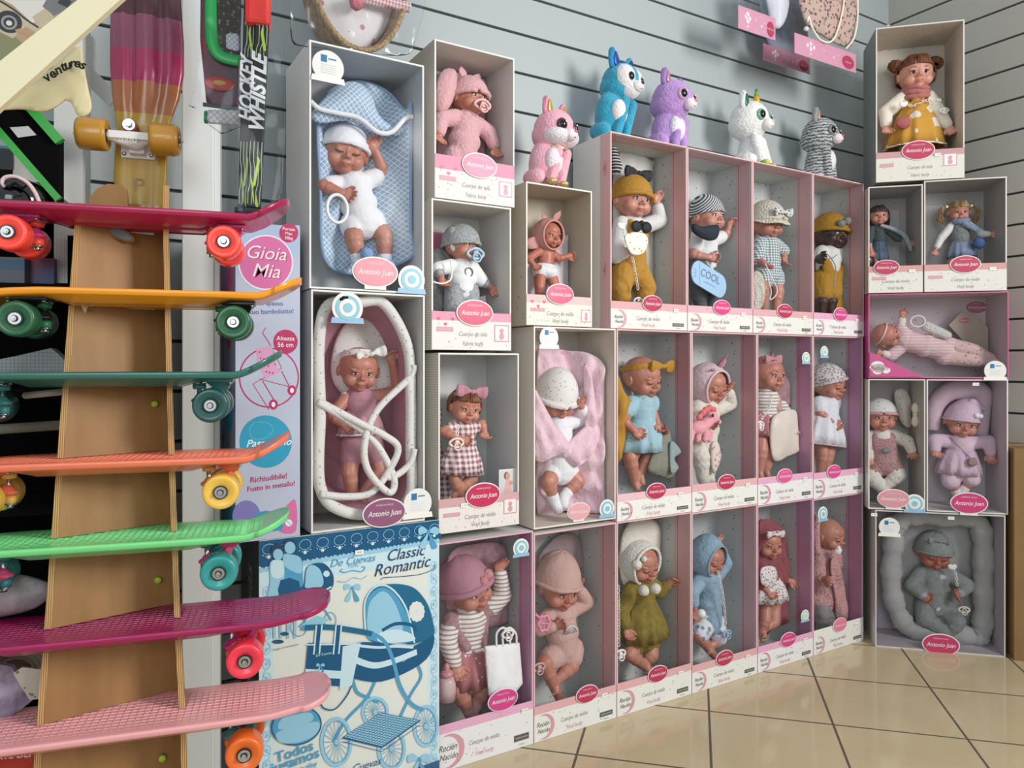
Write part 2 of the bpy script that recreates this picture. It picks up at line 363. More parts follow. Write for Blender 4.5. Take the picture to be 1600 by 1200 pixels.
    if top:
        mat, sl, ln = top[:3]; g = top[3] if len(top) > 3 else 1.12; m = MB()
        m.cap(Sc-sp*.12*R+Vector((0, .02*R, 0)), Sc+sp*.1*R, .42*R*g, .6*R*g)
        Lt = Pc if ln > .8 else Sc.lerp(Pc, max(ln, .3)); m.cap(Sc+sp*.3*R, Lt, .6*R*g*f, .6*R*g*f, 20)
        for c, w, dp in ((Sc+sp*.16*R, .68, .55), (mid if ln > .5 else Sc+sp*.3*R, .7, .62)): m.ell(c, (w*R*f*g, dp*R*f*g, .52*R*g), B3, 3)
        if ln > .8: m.ell(Pc, (.7*R*f*g, .57*R*f*g, .5*R), B3, 3)
        for a in A:
            if not a: continue
            if sl == 0: continue
            m.cap(a[0], a[0].lerp(a[1], min(1, sl)), .36*R*g, .34*R*g)
            if sl > 1: m.cap(a[1], a[1].lerp(a[2], sl-1), .32*R*g, .26*R*g)
        if ln > 1:
            for a in Lg:
                if a: m.cap(a[0], a[0].lerp(a[1], ln-1), .52*R*g, .47*R*g)
        o = t.part('top' if not skirt else 'dress_top', m, mat, voxel=.045*R, it=4)
    if pants:
        mat, ln = pants[:2]; g = pants[2] if len(pants) > 2 else 1.08; m = MB(); m.ell(Pc, (.7*R*f*g, .58*R*f*g, .5*R), B3, 3); m.ell(mid.lerp(Pc, .5), (.68*R*f*g, .57*R*f*g, .35*R), B3, 3)
        for a in Lg:
            if not a: continue
            m.cap(a[0], a[0].lerp(a[1], min(1, ln)), .52*R*g*g_, (.47 if ln < 1 else .43)*R*g*g_)
            if ln > 1: m.ell(a[1].lerp(a[2], .3), .41*R*g*g_); m.cap(a[1], a[1].lerp(a[2], min(1, ln-1)), .4*R*g*g_, .29*R*g*g_)
            if ln > 2: d2 = (a[2]-a[1]).normalized(); m.cap(a[2], a[2]+Vector((d2.x*.5, -.45, d2.z*.8)).normalized()*.42*R, .26*R, .22*R)
        t.part('bottoms', m, mat, voxel=.045*R, it=4)
    if skirt:
        mat, w0, w1, l0, l1 = skirt[:5]; m = MB(); n = 72; rings = []
        prof = [(w0, l0), (w0*.6+w1*.4, l0+(l1-l0)*.3), (w0*.25+w1*.75, l0+(l1-l0)*.65), (w1, l1), (w1*.93, l1-.02), (w0*.8, l0+(l1-l0)*.3)]
        vs = []
        for k_, (w, l) in enumerate(prof):
            c = Sc + sp*l*R
            for j in range(n):
                a = 2*math.pi*j/n; wv = 1 + (.06*math.sin(a*11+1) + .03*math.sin(a*17))*min(1, k_/2.)
                vs.append(c - la*math.cos(a)*w*R*wv + Vector((0, 1, 0))*math.sin(a)*w*R*wv*.8*(.8 if math.sin(a) > 0 else 1))
        k6 = len(prof); m.add(vs, [[i*n+j, i*n+(j+1) % n, (i+1)*n+(j+1) % n, (i+1)*n+j] for i in range(k6-1) for j in range(n)] + [list(range(n))[::-1], [(k6-1)*n+j for j in range(n)]])
        t.part('skirt', m, mat)
        if len(skirt) > 5:      # trim at the hem
            m = MB(); cc = Sc + sp*l1*R; m.tube([cc - la*math.cos(a)*w1*R*(1+.06*math.sin(a*11+1)) + Vector((0, 1, 0))*math.sin(a)*w1*R*.8 for a in np.linspace(0, 2*math.pi, 60)[:-1]], .05*R, 6, closed=True); t.part('hem_trim', m, skirt[5])
    if socks:
        for a in Lg:
            if not a: continue
            m = MB(); d2 = (a[2]-a[1]).normalized(); m.cap(a[1].lerp(a[2], .72), a[2], .29*R, .28*R); m.cap(a[2], a[2]+Vector((d2.x*.5, -.5, d2.z*.9-.1)).normalized()*.5*R, .25*R, .23*R); t.part('bootee', m, socks, voxel=.05*R, it=3)
    # ---- headwear in head space
    def dome(tilt=15, ang=94, k=1.09, stretch=0, lean=0, rim=.05, mat=None, nm='hat', wob=0, rimmat=None, drop=0):
        m = MB(); ax = Matrix.Rotation(math.radians(-tilt), 3, 'X'); n = 40; q = 16; vs = []
        for i in range(q+1):
            th = math.radians(ang)*i/q
            for j in range(n):
                ph = 2*math.pi*j/n; d = ax @ Vector((math.sin(th)*math.cos(ph), math.sin(th)*math.sin(ph), math.cos(th)))
                kk = k*(1+wob*math.sin(ph*5+th*4)*.5); p = Vector((d.x*.88*kk, d.y*.98*kk + .12, d.z*.9*kk + .12))
                s_ = max(0, math.cos(th))**1.05; p += Vector((lean*s_, stretch*.35*s_, stretch*s_)); vs.append(T(p))
        fs = [[i*n+j, i*n+(j+1) % n, (i+1)*n+(j+1) % n, (i+1)*n+j] for i in range(q) for j in range(n)]
        m.add(vs, fs); ring = vs[-n:]
        if rim: m.tube(ring, rim*R, 8, closed=True, mi=1)
        return t.part(nm, m, [mat, rimmat or mat]), ring
    def hood(face=52, k=1.16, rim=.06, mat=None, nm='hood', rimmat=None, tilt=0, peak=0, low=1):
        m = MB(); n = 44; q = 20; vs = []
        for i in range(q+1):
            th = math.radians(face + (180-face)*i/q)
            for j in range(n):
                ph = 2*math.pi*j/n; d = Matrix.Rotation(math.radians(tilt), 3, 'X') @ Vector((math.sin(th)*math.cos(ph), -math.cos(th), math.sin(th)*math.sin(ph)*1.02))
                p = Vector((d.x*.92*k, d.y*1.0*k + .1, d.z*.98*k + .02))
                if peak: p.z += peak*max(0, d.z)**4
                vs.append(T(p))
        m.add(vs, [[i*n+j, (i+1)*n+j, (i+1)*n+(j+1) % n, i*n+(j+1) % n] for i in range(q) for j in range(n)])
        m.tube(vs[:n], rim*R, 8, closed=True, mi=1); return t.part(nm, m, [mat, rimmat or mat])
    def bow(c, s, mat, ang=0, nm='bow'):
        m = MB(); ca, sa = math.cos(math.radians(ang)), math.sin(math.radians(ang))
        for q in (-1, 1):
            for k in range(14):
                f_ = k/13; h_ = s*(.10+.34*math.sin(math.pi*min(1, f_*.62+.0))**1.2); m.ell(T((c[0]+q*s*(.08+.95*f_)*ca, c[1]-.02*math.sin(f_*9), c[2]+q*s*(.08+.95*f_)*sa+.02*math.sin(f_*7))), [s*.1*R, s*(.13+.05*math.sin(f_*8))*R, h_*R], Rm @ Matrix.Rotation(-math.radians(ang), 3, 'Y'), 2)
        m.ell(T((c[0], c[1]-.05, c[2])), [s*.17*R, s*.2*R, s*.2*R], Rm, 2); m.displace(.03*R, 45); return t.part(nm, m, mat, voxel=.04*R, it=3)
    for hh in hats:
        k_, kw = hh[0], hh[1]
        if k_ == 'dome': dome(**kw)
        elif k_ == 'hood': hood(**kw)
        elif k_ == 'bow': bow(**kw)
        elif k_ == 'pom':
            m = MB(); m.ell(T(kw['c']), kw['s']*R, n=3); m.displace(kw['s']*.12*R, 200); t.part(kw.get('nm', 'pompom'), m, kw['mat'])
        elif k_ == 'ear':      # a soft pointed ear
            m = MB(); c = Vector(kw['c']); d = Vector(kw['d']); w = kw.get('w', .2)
            for q in np.linspace(0, 1, 9): m.ell(T(c+d*q), [w*R*(math.sin(math.pi*(.12+.83*q))), .06*R, w*R*.7*(1.05-q)], Rm, 2)
            t.part('hood_ear', m, kw['mat'], voxel=.04*R, it=3)
        elif k_ == 'cone':
            m = MB(); m.cap(T(kw['c']), T(Vector(kw['c'])+Vector(kw['d'])), kw['w']*R, kw['w']*.3*R); t.part(kw.get('nm', 'horn'), m, kw['mat'], voxel=.04*R)
        elif k_ == 'band':
            m = MB(); tl = kw.get('tilt', 18); ax = Matrix.Rotation(math.radians(-tl), 3, 'X'); zz = kw.get('z', .42); rr = math.sqrt(max(.05, 1-zz*zz))*1.04; ring = []
            for j in range(48):
                ph = 2*math.pi*j/48; d = ax @ Vector((rr*math.cos(ph), rr*math.sin(ph), zz)); ring.append((d.x*.89, d.y*.99+.12, d.z*.91+.12))
            hw = kw.get('w', .16); vs = [T((p[0]*s2, (p[1]-.12)*s2+.12, p[2]+o)) for o, s2 in ((-hw, 1.03), (-hw*.5, 1.07), (0, 1.06), (hw*.5, 1.04), (hw, .97)) for p in ring]
            m.add(vs, [[i*48+j, i*48+(j+1) % 48, (i+1)*48+(j+1) % 48, (i+1)*48+j] for i in range(4) for j in range(48)]); t.part('headband', m, kw['mat'])
        elif k_ == 'brim':
            m = MB(); n = 56; vs = []
            for r_, dz in ((1.0, .2), (1.25, .02), (1.42, -.14), (1.44, -.16), (1.2, -.02), (.98, .14)):
                for j in range(n):
                    ph = 2*math.pi*j/n; vs.append(T((r_*.92*math.cos(ph), r_*1.0*math.sin(ph)+.1, dz+.1+.04*math.sin(ph*6)*(r_ > 1.1))))
            m.add(vs, [[i*n+j, i*n+(j+1) % n, (i+1)*n+(j+1) % n, (i+1)*n+j] for i in range(5) for j in range(n)]); t.part('brim', m, kw['mat'])
    if hair:
        kind, mat = hair[0], hair[1]; m = MB(); rnd = random.Random(7)
        def strand(pts, r): m.tube(smooth_path([T(p) for p in pts], 3), r*R, 5)
        for i in range(90):        # from the parting over the skull
            a = rnd.uniform(0, 2*math.pi); e = math.radians(rnd.uniform(-12, 22)); k = 1.04
            fr_ = -math.sin(a); lowz = -.35 if math.cos(a-math.pi/2) > -.2 else .3
            if math.sin(a) < -.45: lowz = hair[2] if len(hair) > 2 else .38
            x, y = math.cos(a), math.sin(a)
            pts = [(x*.05, .12+y*.08, 1.06), (x*.5*k, .12+y*.55*k, .93), (x*.83*k, .12+y*.92*k, .55), (x*.94*k, .12+y*1.02*k, max(lowz, .1)), (x*.93, .12+y*.99, lowz)]
            if lowz > .2: pts = [(x*.05+.1*rnd.random(), .05, 1.06), (x*.4, -.5, .95), (x*.7*k, .1+y*.95, .66), (x*.85*k, .12+y*1.03, lowz)]
            strand(pts, .05)
        m.ell(T((0, .2, .16)), [.9*R, .95*R, .9*R], Rm, 3)
        if kind == 'puffs':
            for s in (-1, 1):
                for i in range(60):
                    c = Vector((s*.98, .1, .62)); d = Vector((rnd.gauss(0, 1), rnd.gauss(0, 1), rnd.gauss(0, 1))).normalized(); d2 = d.cross(Vector((rnd.random(), rnd.random(), 1))).normalized()
                    strand([c+d*.34, c+d2*.38, c-d*.3], .045)
        if kind == 'pigtails':
            for s in (-1, 1):
                for i in range(46):
                    g = lambda q: rnd.gauss(0, q)
                    strand([(s*.8, .1, .5), (s*(1.15+g(.06)), .05+g(.08), .55+g(.08)), (s*(1.5+g(.12)), g(.12), .1+g(.1)), (s*(1.55+g(.15)), g(.15), -.5+g(.12)), (s*(1.35+g(.12)), g(.12), -.85+g(.15))], .035)
        if kind == 'straight':
            for i in range(70):
                a = rnd.uniform(-.35, math.pi+.35); x, y = math.cos(a), math.sin(a)
                strand([(x*.4, .12+y*.4, 1.0), (x*.9, .12+y*1.0, .5), (x*1.0, .12+y*1.02, -.1), (x*.98, .1+y*.95, -.6), (x*.9, .05+y*.85, -.95+rnd.gauss(0, .06))], .05)
        t.part('hair', m, mat)
    t.T, t.R, t.Rm, t.Sc, t.Pc, t.sp, t.la, t.A, t.Lg, t.J = T, R, Rm, Sc, Pc, sp, la, A, Lg, J
    return t
def eyes_big(e): return 1.0 if e == 'open' else 1.25
# ------------------------------------------------------------------ accessories
WHITE = M('#f1efec', .35); CREAM = M('#ece4d2', .6)
def pacifier(fr, c, s, mat, label, yaw=0, ring=True, teat=None, chain=None, chmat=None, clip=None):
    c = Vector(c); t = Thing('pacifier', label, 'pacifier', fr, c); Rz = Matrix.Rotation(math.radians(yaw), 3, 'Z')
    X = lambda x, y, z: c + Rz @ Vector((x*s, y*s, z*s))
    m = MB(); m.tube([X(math.cos(a)*.75*(1-.15*math.cos(2*a)*-1), .12*math.cos(a)**2, math.sin(a)*.5) for a in np.linspace(0, 2*math.pi, 33)[:-1]], .15*s, 8, closed=True); m.ell(X(0, -.05, 0), [.34*s, .16*s, .34*s], Rz); t.part('shield', m, mat)
    if ring: m = MB(); m.tube([X(math.cos(a)*.42, -.25, -.4+math.sin(a)*.42) for a in np.linspace(0, 2*math.pi, 25)[:-1]], .085*s, 8, closed=True); t.part('ring', m, mat)
    if teat: m = MB(); m.ell(X(0, -.2, .02), [.2*s, .28*s, .2*s], Rz); t.part('teat', m, teat)
    if chain:
        pts = smooth_path(chain, 12); m = MB(); ln = .011; acc = 0; k = 0
        seg = [pts[0]]
        for a, b in zip(pts, pts[1:]):
            acc += (b-a).length
            if acc > ln*.72: seg.append(b); acc = 0
        for i, (a, b) in enumerate(zip(seg, seg[1:])):
            d = (b-a).normalized(); o = d.cross(Vector((0, 1, 0))).normalized() if i % 2 == 0 else Vector((0, 1, 0)); mid = (a+b)/2
            m.tube([mid + d*math.cos(q)*ln*.6 + o*math.sin(q)*ln*.36 for q in np.linspace(0, 2*math.pi, 11)[:-1]], .0012, 5, closed=True)
        t.part('chain', m, chmat or WHITE)
        if clip: m = MB(); m.ell(seg[-1], (.014, .004, .01)); m.ell(seg[-1]+Vector((.007, 0, .004)), (.008, .004, .008)); m.ell(seg[-1]+Vector((-.007, 0, .003)), (.008, .004, .008)); t.part('clip', m, clip)
    return t
# ------------------------------------------------------------------ display boxes
BOXES = []
FILM = film(.13, .05, 7, .0); LW = M('#e4e3e0', .45); PINK = M('#dcb3b6', .5); PINKD = M('#c4949c', .5); DOTW = M('#e6e5e2', .5, 'dots', '#b9a5a8', 55, thr=.14)
GREYDOT = M('#c6c8c6', .6, 'dots', '#8a7d80', 38, thr=.12); GREYIN = M('#cbcac6', .65); CORR = M('#b9b3ab', .6, 'stripes', '#a39d95', 90, ax='zx', thr=.5)
BADGE = M('#b8345a', .35); BADGEP = M('#e07a98', .35); BADGEL = M('#e0a4ac', .35); INKG = M('#8d8a8a', .5); INKP = M('#cf9aa6', .5); INKD = M('#5c5c58', .5)
def oval(mb, c, ru, rz, v, mi, n=40, th=.0015):
    mb.prism([(c[0]+ru*math.cos(2*math.pi*i/n), c[1]+rz*math.sin(2*math.pi*i/n)) for i in range(n)], v-th, v, mi)
def badge(t, c, ru, v, mat=None, tilt=0, stand=False):
    rz = ru*.62; m = MB(); oval(m, c, ru*1.07, rz*1.1, v, 0); oval(m, c, ru, rz, v-.0015, 1)
    if stand: m.box((c[0]-ru*.5, v-.0012, c[1]-rz*1.25), (c[0]+ru*.5, v-.0002, c[1]-rz*.8), 0)
    m.text('Antonio Juan', (c[0], c[1]-rz*.03), ru*.36, v-.0034, 0, shear=.25, bold=.008, sx=.86); m.text('MUÑECAS DOLLS', (c[0], c[1]+rz*.6), ru*.11, v-.0034, 0)
    return t.part('brand_badge', m, [LW, mat or BADGE], smooth=False)
def seal(t, c, r, v, col='#7fb9cc', base='#8fb8da', white=False):
    m = MB(); n = 30; poly = [(c[0]+r*math.cos(a), c[1]+r*math.sin(a)) for a in np.linspace(-.7, math.pi+.7, n)]
    m.prism(poly, v-.001, v, 0); m.prism([(c[0]-r*1.08, c[1]-r*.98), (c[0]+r*1.08, c[1]-r*.98), (c[0]+r*1.0, c[1]-r*.62), (c[0]-r*1.0, c[1]-r*.62)], v-.0018, v-.001, 1)
    if white:
        m.box((c[0]-r*.45, v-.002, c[1]+r*.25), (c[0]-r*.08, v-.001, c[1]+r*.68), 2)
        for k in range(5): m.box((c[0]-r*.45, v-.002, c[1]+r*(.1-.13*k)), (c[0]+r*(.5-.06*(k % 2)), v-.001, c[1]+r*(.14-.13*k)), 3)
        m.box((c[0]+r*.02, v-.002, c[1]+r*.45), (c[0]+r*.5, v-.001, c[1]+r*.52), 2)
    else:
        oval(m, c, r*.78, r*.78, v-.001, 3); oval(m, c, r*.56, r*.56, v-.002, 0, th=.001); oval(m, c, r*.3, r*.3, v-.003, 3, th=.001)
    t.part('seal_sticker', m, [LW, M(base if not white else '#eceae6', .4), M('#2273a8', .4), M(col, .4)], smooth=False)
def tag_price(t, c, v, w=.02, txt='€ 49,90', ang=0):
    m = MB(); m.box((c[0]-w/2, v-.0015, c[1]-w*.26), (c[0]+w/2, v-.0003, c[1]+w*.26), 0); m.text(txt, c, w*.24, v-.0018, 1); t.part('price_tag', m, [M('#f2f2ee', .4), INKD], smooth=False)
def doll_box(label, fr, u0, u1, z0, z1, v0, dep, out=None, inn=None, strip=None, lab=.075, labc=('#e2bcc4', '#e5e4e1'), moon=True, lines=('Cuerpo de vinilo', 'Vinyl body'), bf=.5, bz=None, br=.036, bm=None,
             film_=True, front=.004, tagu=.84, barr=True, seals=(), bandh=.022, bstand=False, hearts=0, edge=None, backc=None, icons=(), group='doll display boxes', icol=None, labdots=True):
    g = .0012; u0 += g; u1 -= g; z1 -= g; t = Thing('display_box', label, 'box', fr, ((u0+u1)/2, v0+dep/2, z0), group); T_ = .003; v1 = v0+dep; z0 += .0002; t.room = (u0+T_+.002, u1-T_-.002, z0+T_+.002, z1-T_-.002); BOXES.append(t)
    m = MB(); m.box((u0, v0, z0), (u0+T_, v1, z1), 0); m.box((u1-T_, v0, z0), (u1, v1, z1), 0)
    m.box((u0+T_, v0, z0), (u1-T_, v1, z0+T_), 0); m.box((u0+T_, v0, z1-T_), (u1-T_, v1, z1), 0); m.box((u0+T_, v1-T_, z0+T_), (u1-T_, v1, z1-T_), 0)
    t.part('carton', m, [out or LW], smooth=False)
    # edges of the front opening
    m = MB(); w = front; m.box((u0, v0-.0012, z0), (u0+w, v0, z1)); m.box((u1-w, v0-.0012, z0), (u1, v0, z1)); m.box((u0+w, v0-.0012, z1-w), (u1-w, v0, z1)); m.box((u0+w, v0-.0012, z0), (u1-w, v0, z0+w))
    t.part('front_edge', m, edge or PINK, smooth=False)
    m = MB(); a = T_+.0006; m.box((u0+a, v1-a-.001, z0+a), (u1-a, v1-a, z1-a)); m.box((u0+a, v0+.002, z0+a), (u0+a+.001, v1-a, z1-a)); m.box((u1-a-.001, v0+.002, z0+a), (u1-a, v1-a, z1-a)); m.box((u0+a, v0+.002, z1-a-.001), (u1-a, v1-a, z1-a)); m.box((u0+a, v0+.002, z0+a), (u1-a, v1-a, z0+a+.001))
    t.part('lining', m, inn or GREYDOT, smooth=False)
    if strip:
        m = MB(); b = a+.0016
        for q, (s0, s1, k) in enumerate(((.004, .05, 0), (.053, .062, 0), (.05, .053, 1))):
            m.box((u1-b-.0005, v0+s0, z0+b), (u1-b, v0+s1, z1-b), k); m.box((u0+b, v0+s0, z0+b), (u0+b+.0005, v0+s1, z1-b), k); m.box((u0+b, v0+s0, z1-b-.0005), (u1-b, v0+s1, z1-b), k)
        t.part('inner_band', m, [strip, M('#a9747e', .5)], smooth=False)
        m = MB(); m.box((u0-.0008, v0, z0), (u0-.0002, v0+.045, z1-.002)); t.part('side_band', m, PINK, smooth=False)
        for fz in (.3, .82):
            zc = z0+(z1-z0)*fz; m = MB(); m.prism([(v0+.022+.009*math.cos(q), zc+.024*math.sin(q)) for q in np.linspace(0, 2*math.pi, 25)[:-1]], u0-.0012, u0-.0008, 0, 'vz')
            m.tube([(u0-.0014, v0+.02, zc+.007), (u0-.0014, v0+.026, zc), (u0-.0014, v0+.02, zc-.007)], .0012, 5, mi=1); t.part('oval_print', m, [M('#d9a0a8', .5), M('#b3506c', .5)], smooth=False)
    if backc:
        m = MB(); m.box((u0+.03, v1-.008, z0+.02), (u1-.03, v1-.006, z1-.05)); t.part('backing_card', m, backc, smooth=False)
    if lab:
        vv = v0-.0014; m = MB(); m.box((u0+.0005, vv-.001, z0+.0005), (u1-.0005, vv, z0+lab-bandh), 1); m.box((u0+.0005, vv-.001, z0+lab-bandh), (u1-.0005, vv, z0+lab), 0)
        if labdots:
            rnd = random.Random(int(u0*1000)+int(z0*77))
            for q in range(26):
                x, z = rnd.uniform(u0+.01, u1-.01), rnd.uniform(z0+.006, z0+lab-.004); r = rnd.choice((.0012, .0018)); oval(m, (x, z), r, r, vv-.001, 2 if z < z0+lab-bandh else 3, 8, .0004)
        t.part('label_panel', m, [M(labc[0], .65, spec=.25), M(labc[1], .65, spec=.25), M('#a9a3a6', .5), M('#c58c98', .5)], smooth=False)
        m = MB(); cx = u0+(u1-u0)*.47; 
        if not moon: cx = u0+(u1-u0)*.5
        hh = lab-bandh; fs = min(.0165, hh*.3)
        m.text(lines[0], (cx, z0+hh*.55), fs, vv-.0016, 0, shear=.2, sx=.8)
        if len(lines) > 1: m.text(lines[1], (cx, z0+hh*.22), fs*.95, vv-.0016, 1 if moon else 0, shear=.2, sx=.8)
        if moon:
            c = (u0+.032, z0+hh*.5); r = hh*.46
            n = 24; P = [(c[0]+r*math.cos(q), c[1]+r*math.sin(q)) for q in np.linspace(-1.9, 1.9, n)] + [(c[0]-r*.22+r*.86*math.cos(q), c[1]+r*.9*math.sin(q)) for q in np.linspace(1.75, -1.75, n)]
            m.prism(P, vv-.0014, vv-.001, 1); m.text('Recién', (c[0]-.004, c[1]+r*.22), r*.55, vv-.0018, 2, shear=.3, sx=.8); m.text('Nacido', (c[0]-.002, c[1]-r*.3), r*.5, vv-.0018, 2, shear=.3, sx=.8)
        if barr: m.box((u1-.06, vv-.0014, z0+hh*.2), (u1-.014, vv-.001, z0+hh*.38), 2); m.text('MUÑECAS RECIÉN', (u1-.037, z0+hh*.29), .0045, vv-.0018, 3); m.text('NACIDAS', (u1-.037, z0+hh*.1), .004, vv-.0014, 2)
        else: m.box((u0+.012, vv-.0014, z0+hh*.62), (u0+.058, vv-.001, z0+hh*.78), 4); m.text('MUÑECAS VESTIR', (u0+.035, z0+hh*.7), .0045, vv-.0018, 3)
        for q in range(hearts):
            x, z = u0+.018+.019*(q % 3), z0+hh*(.95 if q == 1 else 1.05)-.006*(q % 2); s = .005
            m.prism([(x, z-s), (x+s, z+.1*s), (x+.75*s, z+.8*s), (x+.3*s, z+.85*s), (x, z+.4*s), (x-.3*s, z+.85*s), (x-.75*s, z+.8*s), (x-s, z+.1*s)], vv-.0014, vv-.001, 5)
        t.part('lettering', m, [INKG, INKP, INKD, LW, INKP, M('#cf3f74', .4)], smooth=False)
        for ic in icons:
            m = MB()
            x, z, s = u0+(u1-u0)*ic[0], z0+hh*ic[1], ic[2]
            m.box((x-s, vv-.0014, z-s), (x+s, vv-.001, z+s), 1); m.box((x-s*.85, vv-.0018, z-s*.85), (x+s*.85, vv-.0014, z+s*.85), 3)
            oval(m, (x, z+s*.3), s*.3, s*.3, vv-.0018, 1, 14, .0004); oval(m, (x, z-s*.35), s*.35, s*.4, vv-.0018, 1, 14, .0004); t.part('icon_print', m, [INKG, INKP, INKD, LW], smooth=False)
    if br:
        zz = z0 + (bz if bz is not None else lab-.002); badge(t, (u0+(u1-u0)*bf, zz), br, v0-.0045, bm, stand=bstand)
    if tagu: tag_price(t, (u0+(u1-u0)*tagu, z0+lab-bandh*.9), v0-.004)
    for s_ in seals: seal(t, (u0+(u1-u0)*s_[0], z0+(z1-z0)*s_[1]), s_[2], v0-.003, *s_[3:])
    if film_:
        m = MB(); zb = z0+(lab or .004)-.001; nu, nz_ = 10, 20; rnd = random.Random(int(u0*999)+int(z0*99)); a1, a2 = rnd.random()*6, rnd.random()*6
        vs = []
        for i in range(nu+1):
            for j in range(nz_+1):
                fu, fz = i/nu, j/nz_; e = min(fu, 1-fu, fz, 1-fz)*6; vs.append((u0+.002+(u1-u0-.004)*fu, v0-.0002+min(1, e)*.0022*math.sin(fu*5+a1+fz*3)*math.sin(fz*7+a2), zb+(z1-.002-zb)*fz))
        m.add(vs, [[i*(nz_+1)+j, (i+1)*(nz_+1)+j, (i+1)*(nz_+1)+j+1, i*(nz_+1)+j+1] for i in range(nu) for j in range(nz_)])
        t.part('clear_window', m, FILM)
    return t
# ------------------------------------------------------------------ the setting
def struct(name, mb, mat, smooth=False):
    o = single(name, None, None, L, mb, mat, o=(0, 0, 0), smooth=smooth, kind='structure'); return o
VW = 1.86; XC = 2.986; PIT = .1155; Z0 = 1.866 - 16*PIT
SLAT = M('#a9b2b3', .42, spec=.4); SLATW = M('#b3b1a9', .42, spec=.4); GRV = M('#3f4446', .7)
def slats(name, u0, u1, w, along, mat):
    mb = MB(); z = Z0 - PIT; g = .0042
    while z < 2.75:
        a, b = z+g, z+PIT-g
        if along == 'x':
            mb.box((u0, w, max(a, 0)), (u1, w+.012, b), 0)
        else: mb.box((w, u0, max(a, 0)), (w+.012, u1, b), 0)
        z += PIT
    if along == 'x': mb.box((u0, w+.012, 0), (u1, w+.03, 2.75), 1)
    else: mb.box((w+.012, u0, 0), (w+.03, u1, 2.75), 1)
    struct(name, mb, [mat, GRV])
slats('wall_left', -1.6, XC, VW, 'x', SLAT)
slats('wall_right', -1.2, VW, XC, 'y', SLATW)
fl = MB(); fl.box((-2.2, -2.6, -.05), (XC+.03, VW+.03, 0)); floor = struct('floor', fl, M('#bfae90', .12))
def floor_mat():
    m = bpy.data.materials.new('glazed_tiles'); m.use_nodes = True; nt = m.node_tree; N = nt.nodes; K = nt.links; b = N['Principled BSDF']
    tc = N.new('ShaderNodeTexCoord'); sp = N.new('ShaderNodeSeparateXYZ'); K.new(tc.outputs['Object'], sp.inputs[0])
    def mt(op, a, c):
        n = N.new('ShaderNodeMath'); n.operation = op
        for i, q in enumerate((a, c)):
            if isinstance(q, (int, float)): n.inputs[i].default_value = q
            else: K.new(q, n.inputs[i])
        return n.outputs[0]
    d = mt('FRACT', mt('DIVIDE', mt('ADD', mt('SUBTRACT', sp.outputs[0], sp.outputs[1]), .4425+4.72-.005), .4735), 1); s = mt('FRACT', mt('DIVIDE', mt('ADD', mt('ADD', sp.outputs[0], sp.outputs[1]), 4.66-2.66-.005), .466), 1)
    g = mt('MAXIMUM', mt('LESS_THAN', d, .02), mt('LESS_THAN', s, .02))
    n = N.new('ShaderNodeTexNoise'); n.inputs['Scale'].default_value = 5; n.inputs['Detail'].default_value = 4; K.new(tc.outputs['Object'], n.inputs[0])
    def mix(f, x, y):
        q = N.new('ShaderNodeMix'); q.data_type = 'RGBA'; K.new(f, q.inputs[0])
        for i, w in ((6, x), (7, y)):
            if isinstance(w, tuple): q.inputs[i].default_value = w
            else: K.new(w, q.inputs[i])
        return q.outputs[2]
    K.new(mix(g, mix(n.outputs[0], lin('#cdbd9e'), lin('#bba985')), lin('#5d5347')), b.inputs['Base Color'])
    r = N.new('ShaderNodeMix'); K.new(g, r.inputs[0]); r.inputs[2].default_value = .09; r.inputs[3].default_value = .7; K.new(r.outputs[0], b.inputs['Roughness'])
    bp = N.new('ShaderNodeBump'); bp.inputs['Strength'].default_value = .06; bp.inputs['Distance'].default_value = .01; K.new(n.outputs[0], bp.inputs['Height']); K.new(bp.outputs[0], b.inputs['Normal'])
    return m
floor.data.materials.clear(); floor.data.materials.append(floor_mat())
# ------------------------------------------------------------------ display boxes, wall rows
PV = 1.65; DP = .18
LP = ('#dcb3bb', '#e2e2de'); LPK = ('#dfaac6', '#e4e3e4'); SB = lambda fu, fz, r=.021: (fu, fz, r, '#86bfd0', '#8fb8da'); SG = lambda fu, fz, r=.021: (fu, fz, r, '#a3cfc4', '#8fb8da'); SWt = lambda fu, fz, r=.021: (fu, fz, r, '#d8dde2', '#e8e6e2', True)
UE = [.779, 1.061, 1.342, 1.634, 1.927, 2.208, 2.492]
bot = [dict(lab=.115, bm=M('#cc3f86', .35), bf=.66, labc=LPK, bz=.14, br=.042, seals=[SB(.86, .93, .024)], tagu=.9),
       dict(lab=.095, bf=.62, labc=('#d9aaae', '#e2e2de')), dict(lab=.095, bf=.52, labc=('#d9aaae', '#e2e2de')), dict(lab=.085, bf=.47, labc=('#d9aaae', '#e2e2de')),
       dict(lab=.085, bf=.52, labc=LPK, bm=M('#cf3f86', .35), seals=[SG(.84, .27)]), dict(lab=.085, bf=.5, labc=('#e2e2de', '#e2e2de'), bm=BADGEP, seals=[SB(.17, .9, .026)])]
btxt = ['pink framed floor box with the striped sleeve doll and white tote bag', 'floor box with the doll in a beige romper and tall folded hat', 'floor box with the doll in an olive green dress',
        'floor box with the doll in a blue hood', 'floor box with the doll under a maroon cloak', 'last floor box beside the corner, doll in pink fluffy knit']
HB = [.565, .556, .556, .552, .545, .54]
for i in range(6):
    doll_box('tall pink edged ' + btxt[i], L, UE[i], UE[i+1], 0, HB[i], PV, DP, out=LW, inn=GREYDOT, strip=PINK if i not in (4, 5, 0) else M('#c795b4', .5), edge=PINK if i not in (4, 5, 0) else M('#dba6c4', .5), **bot[i])
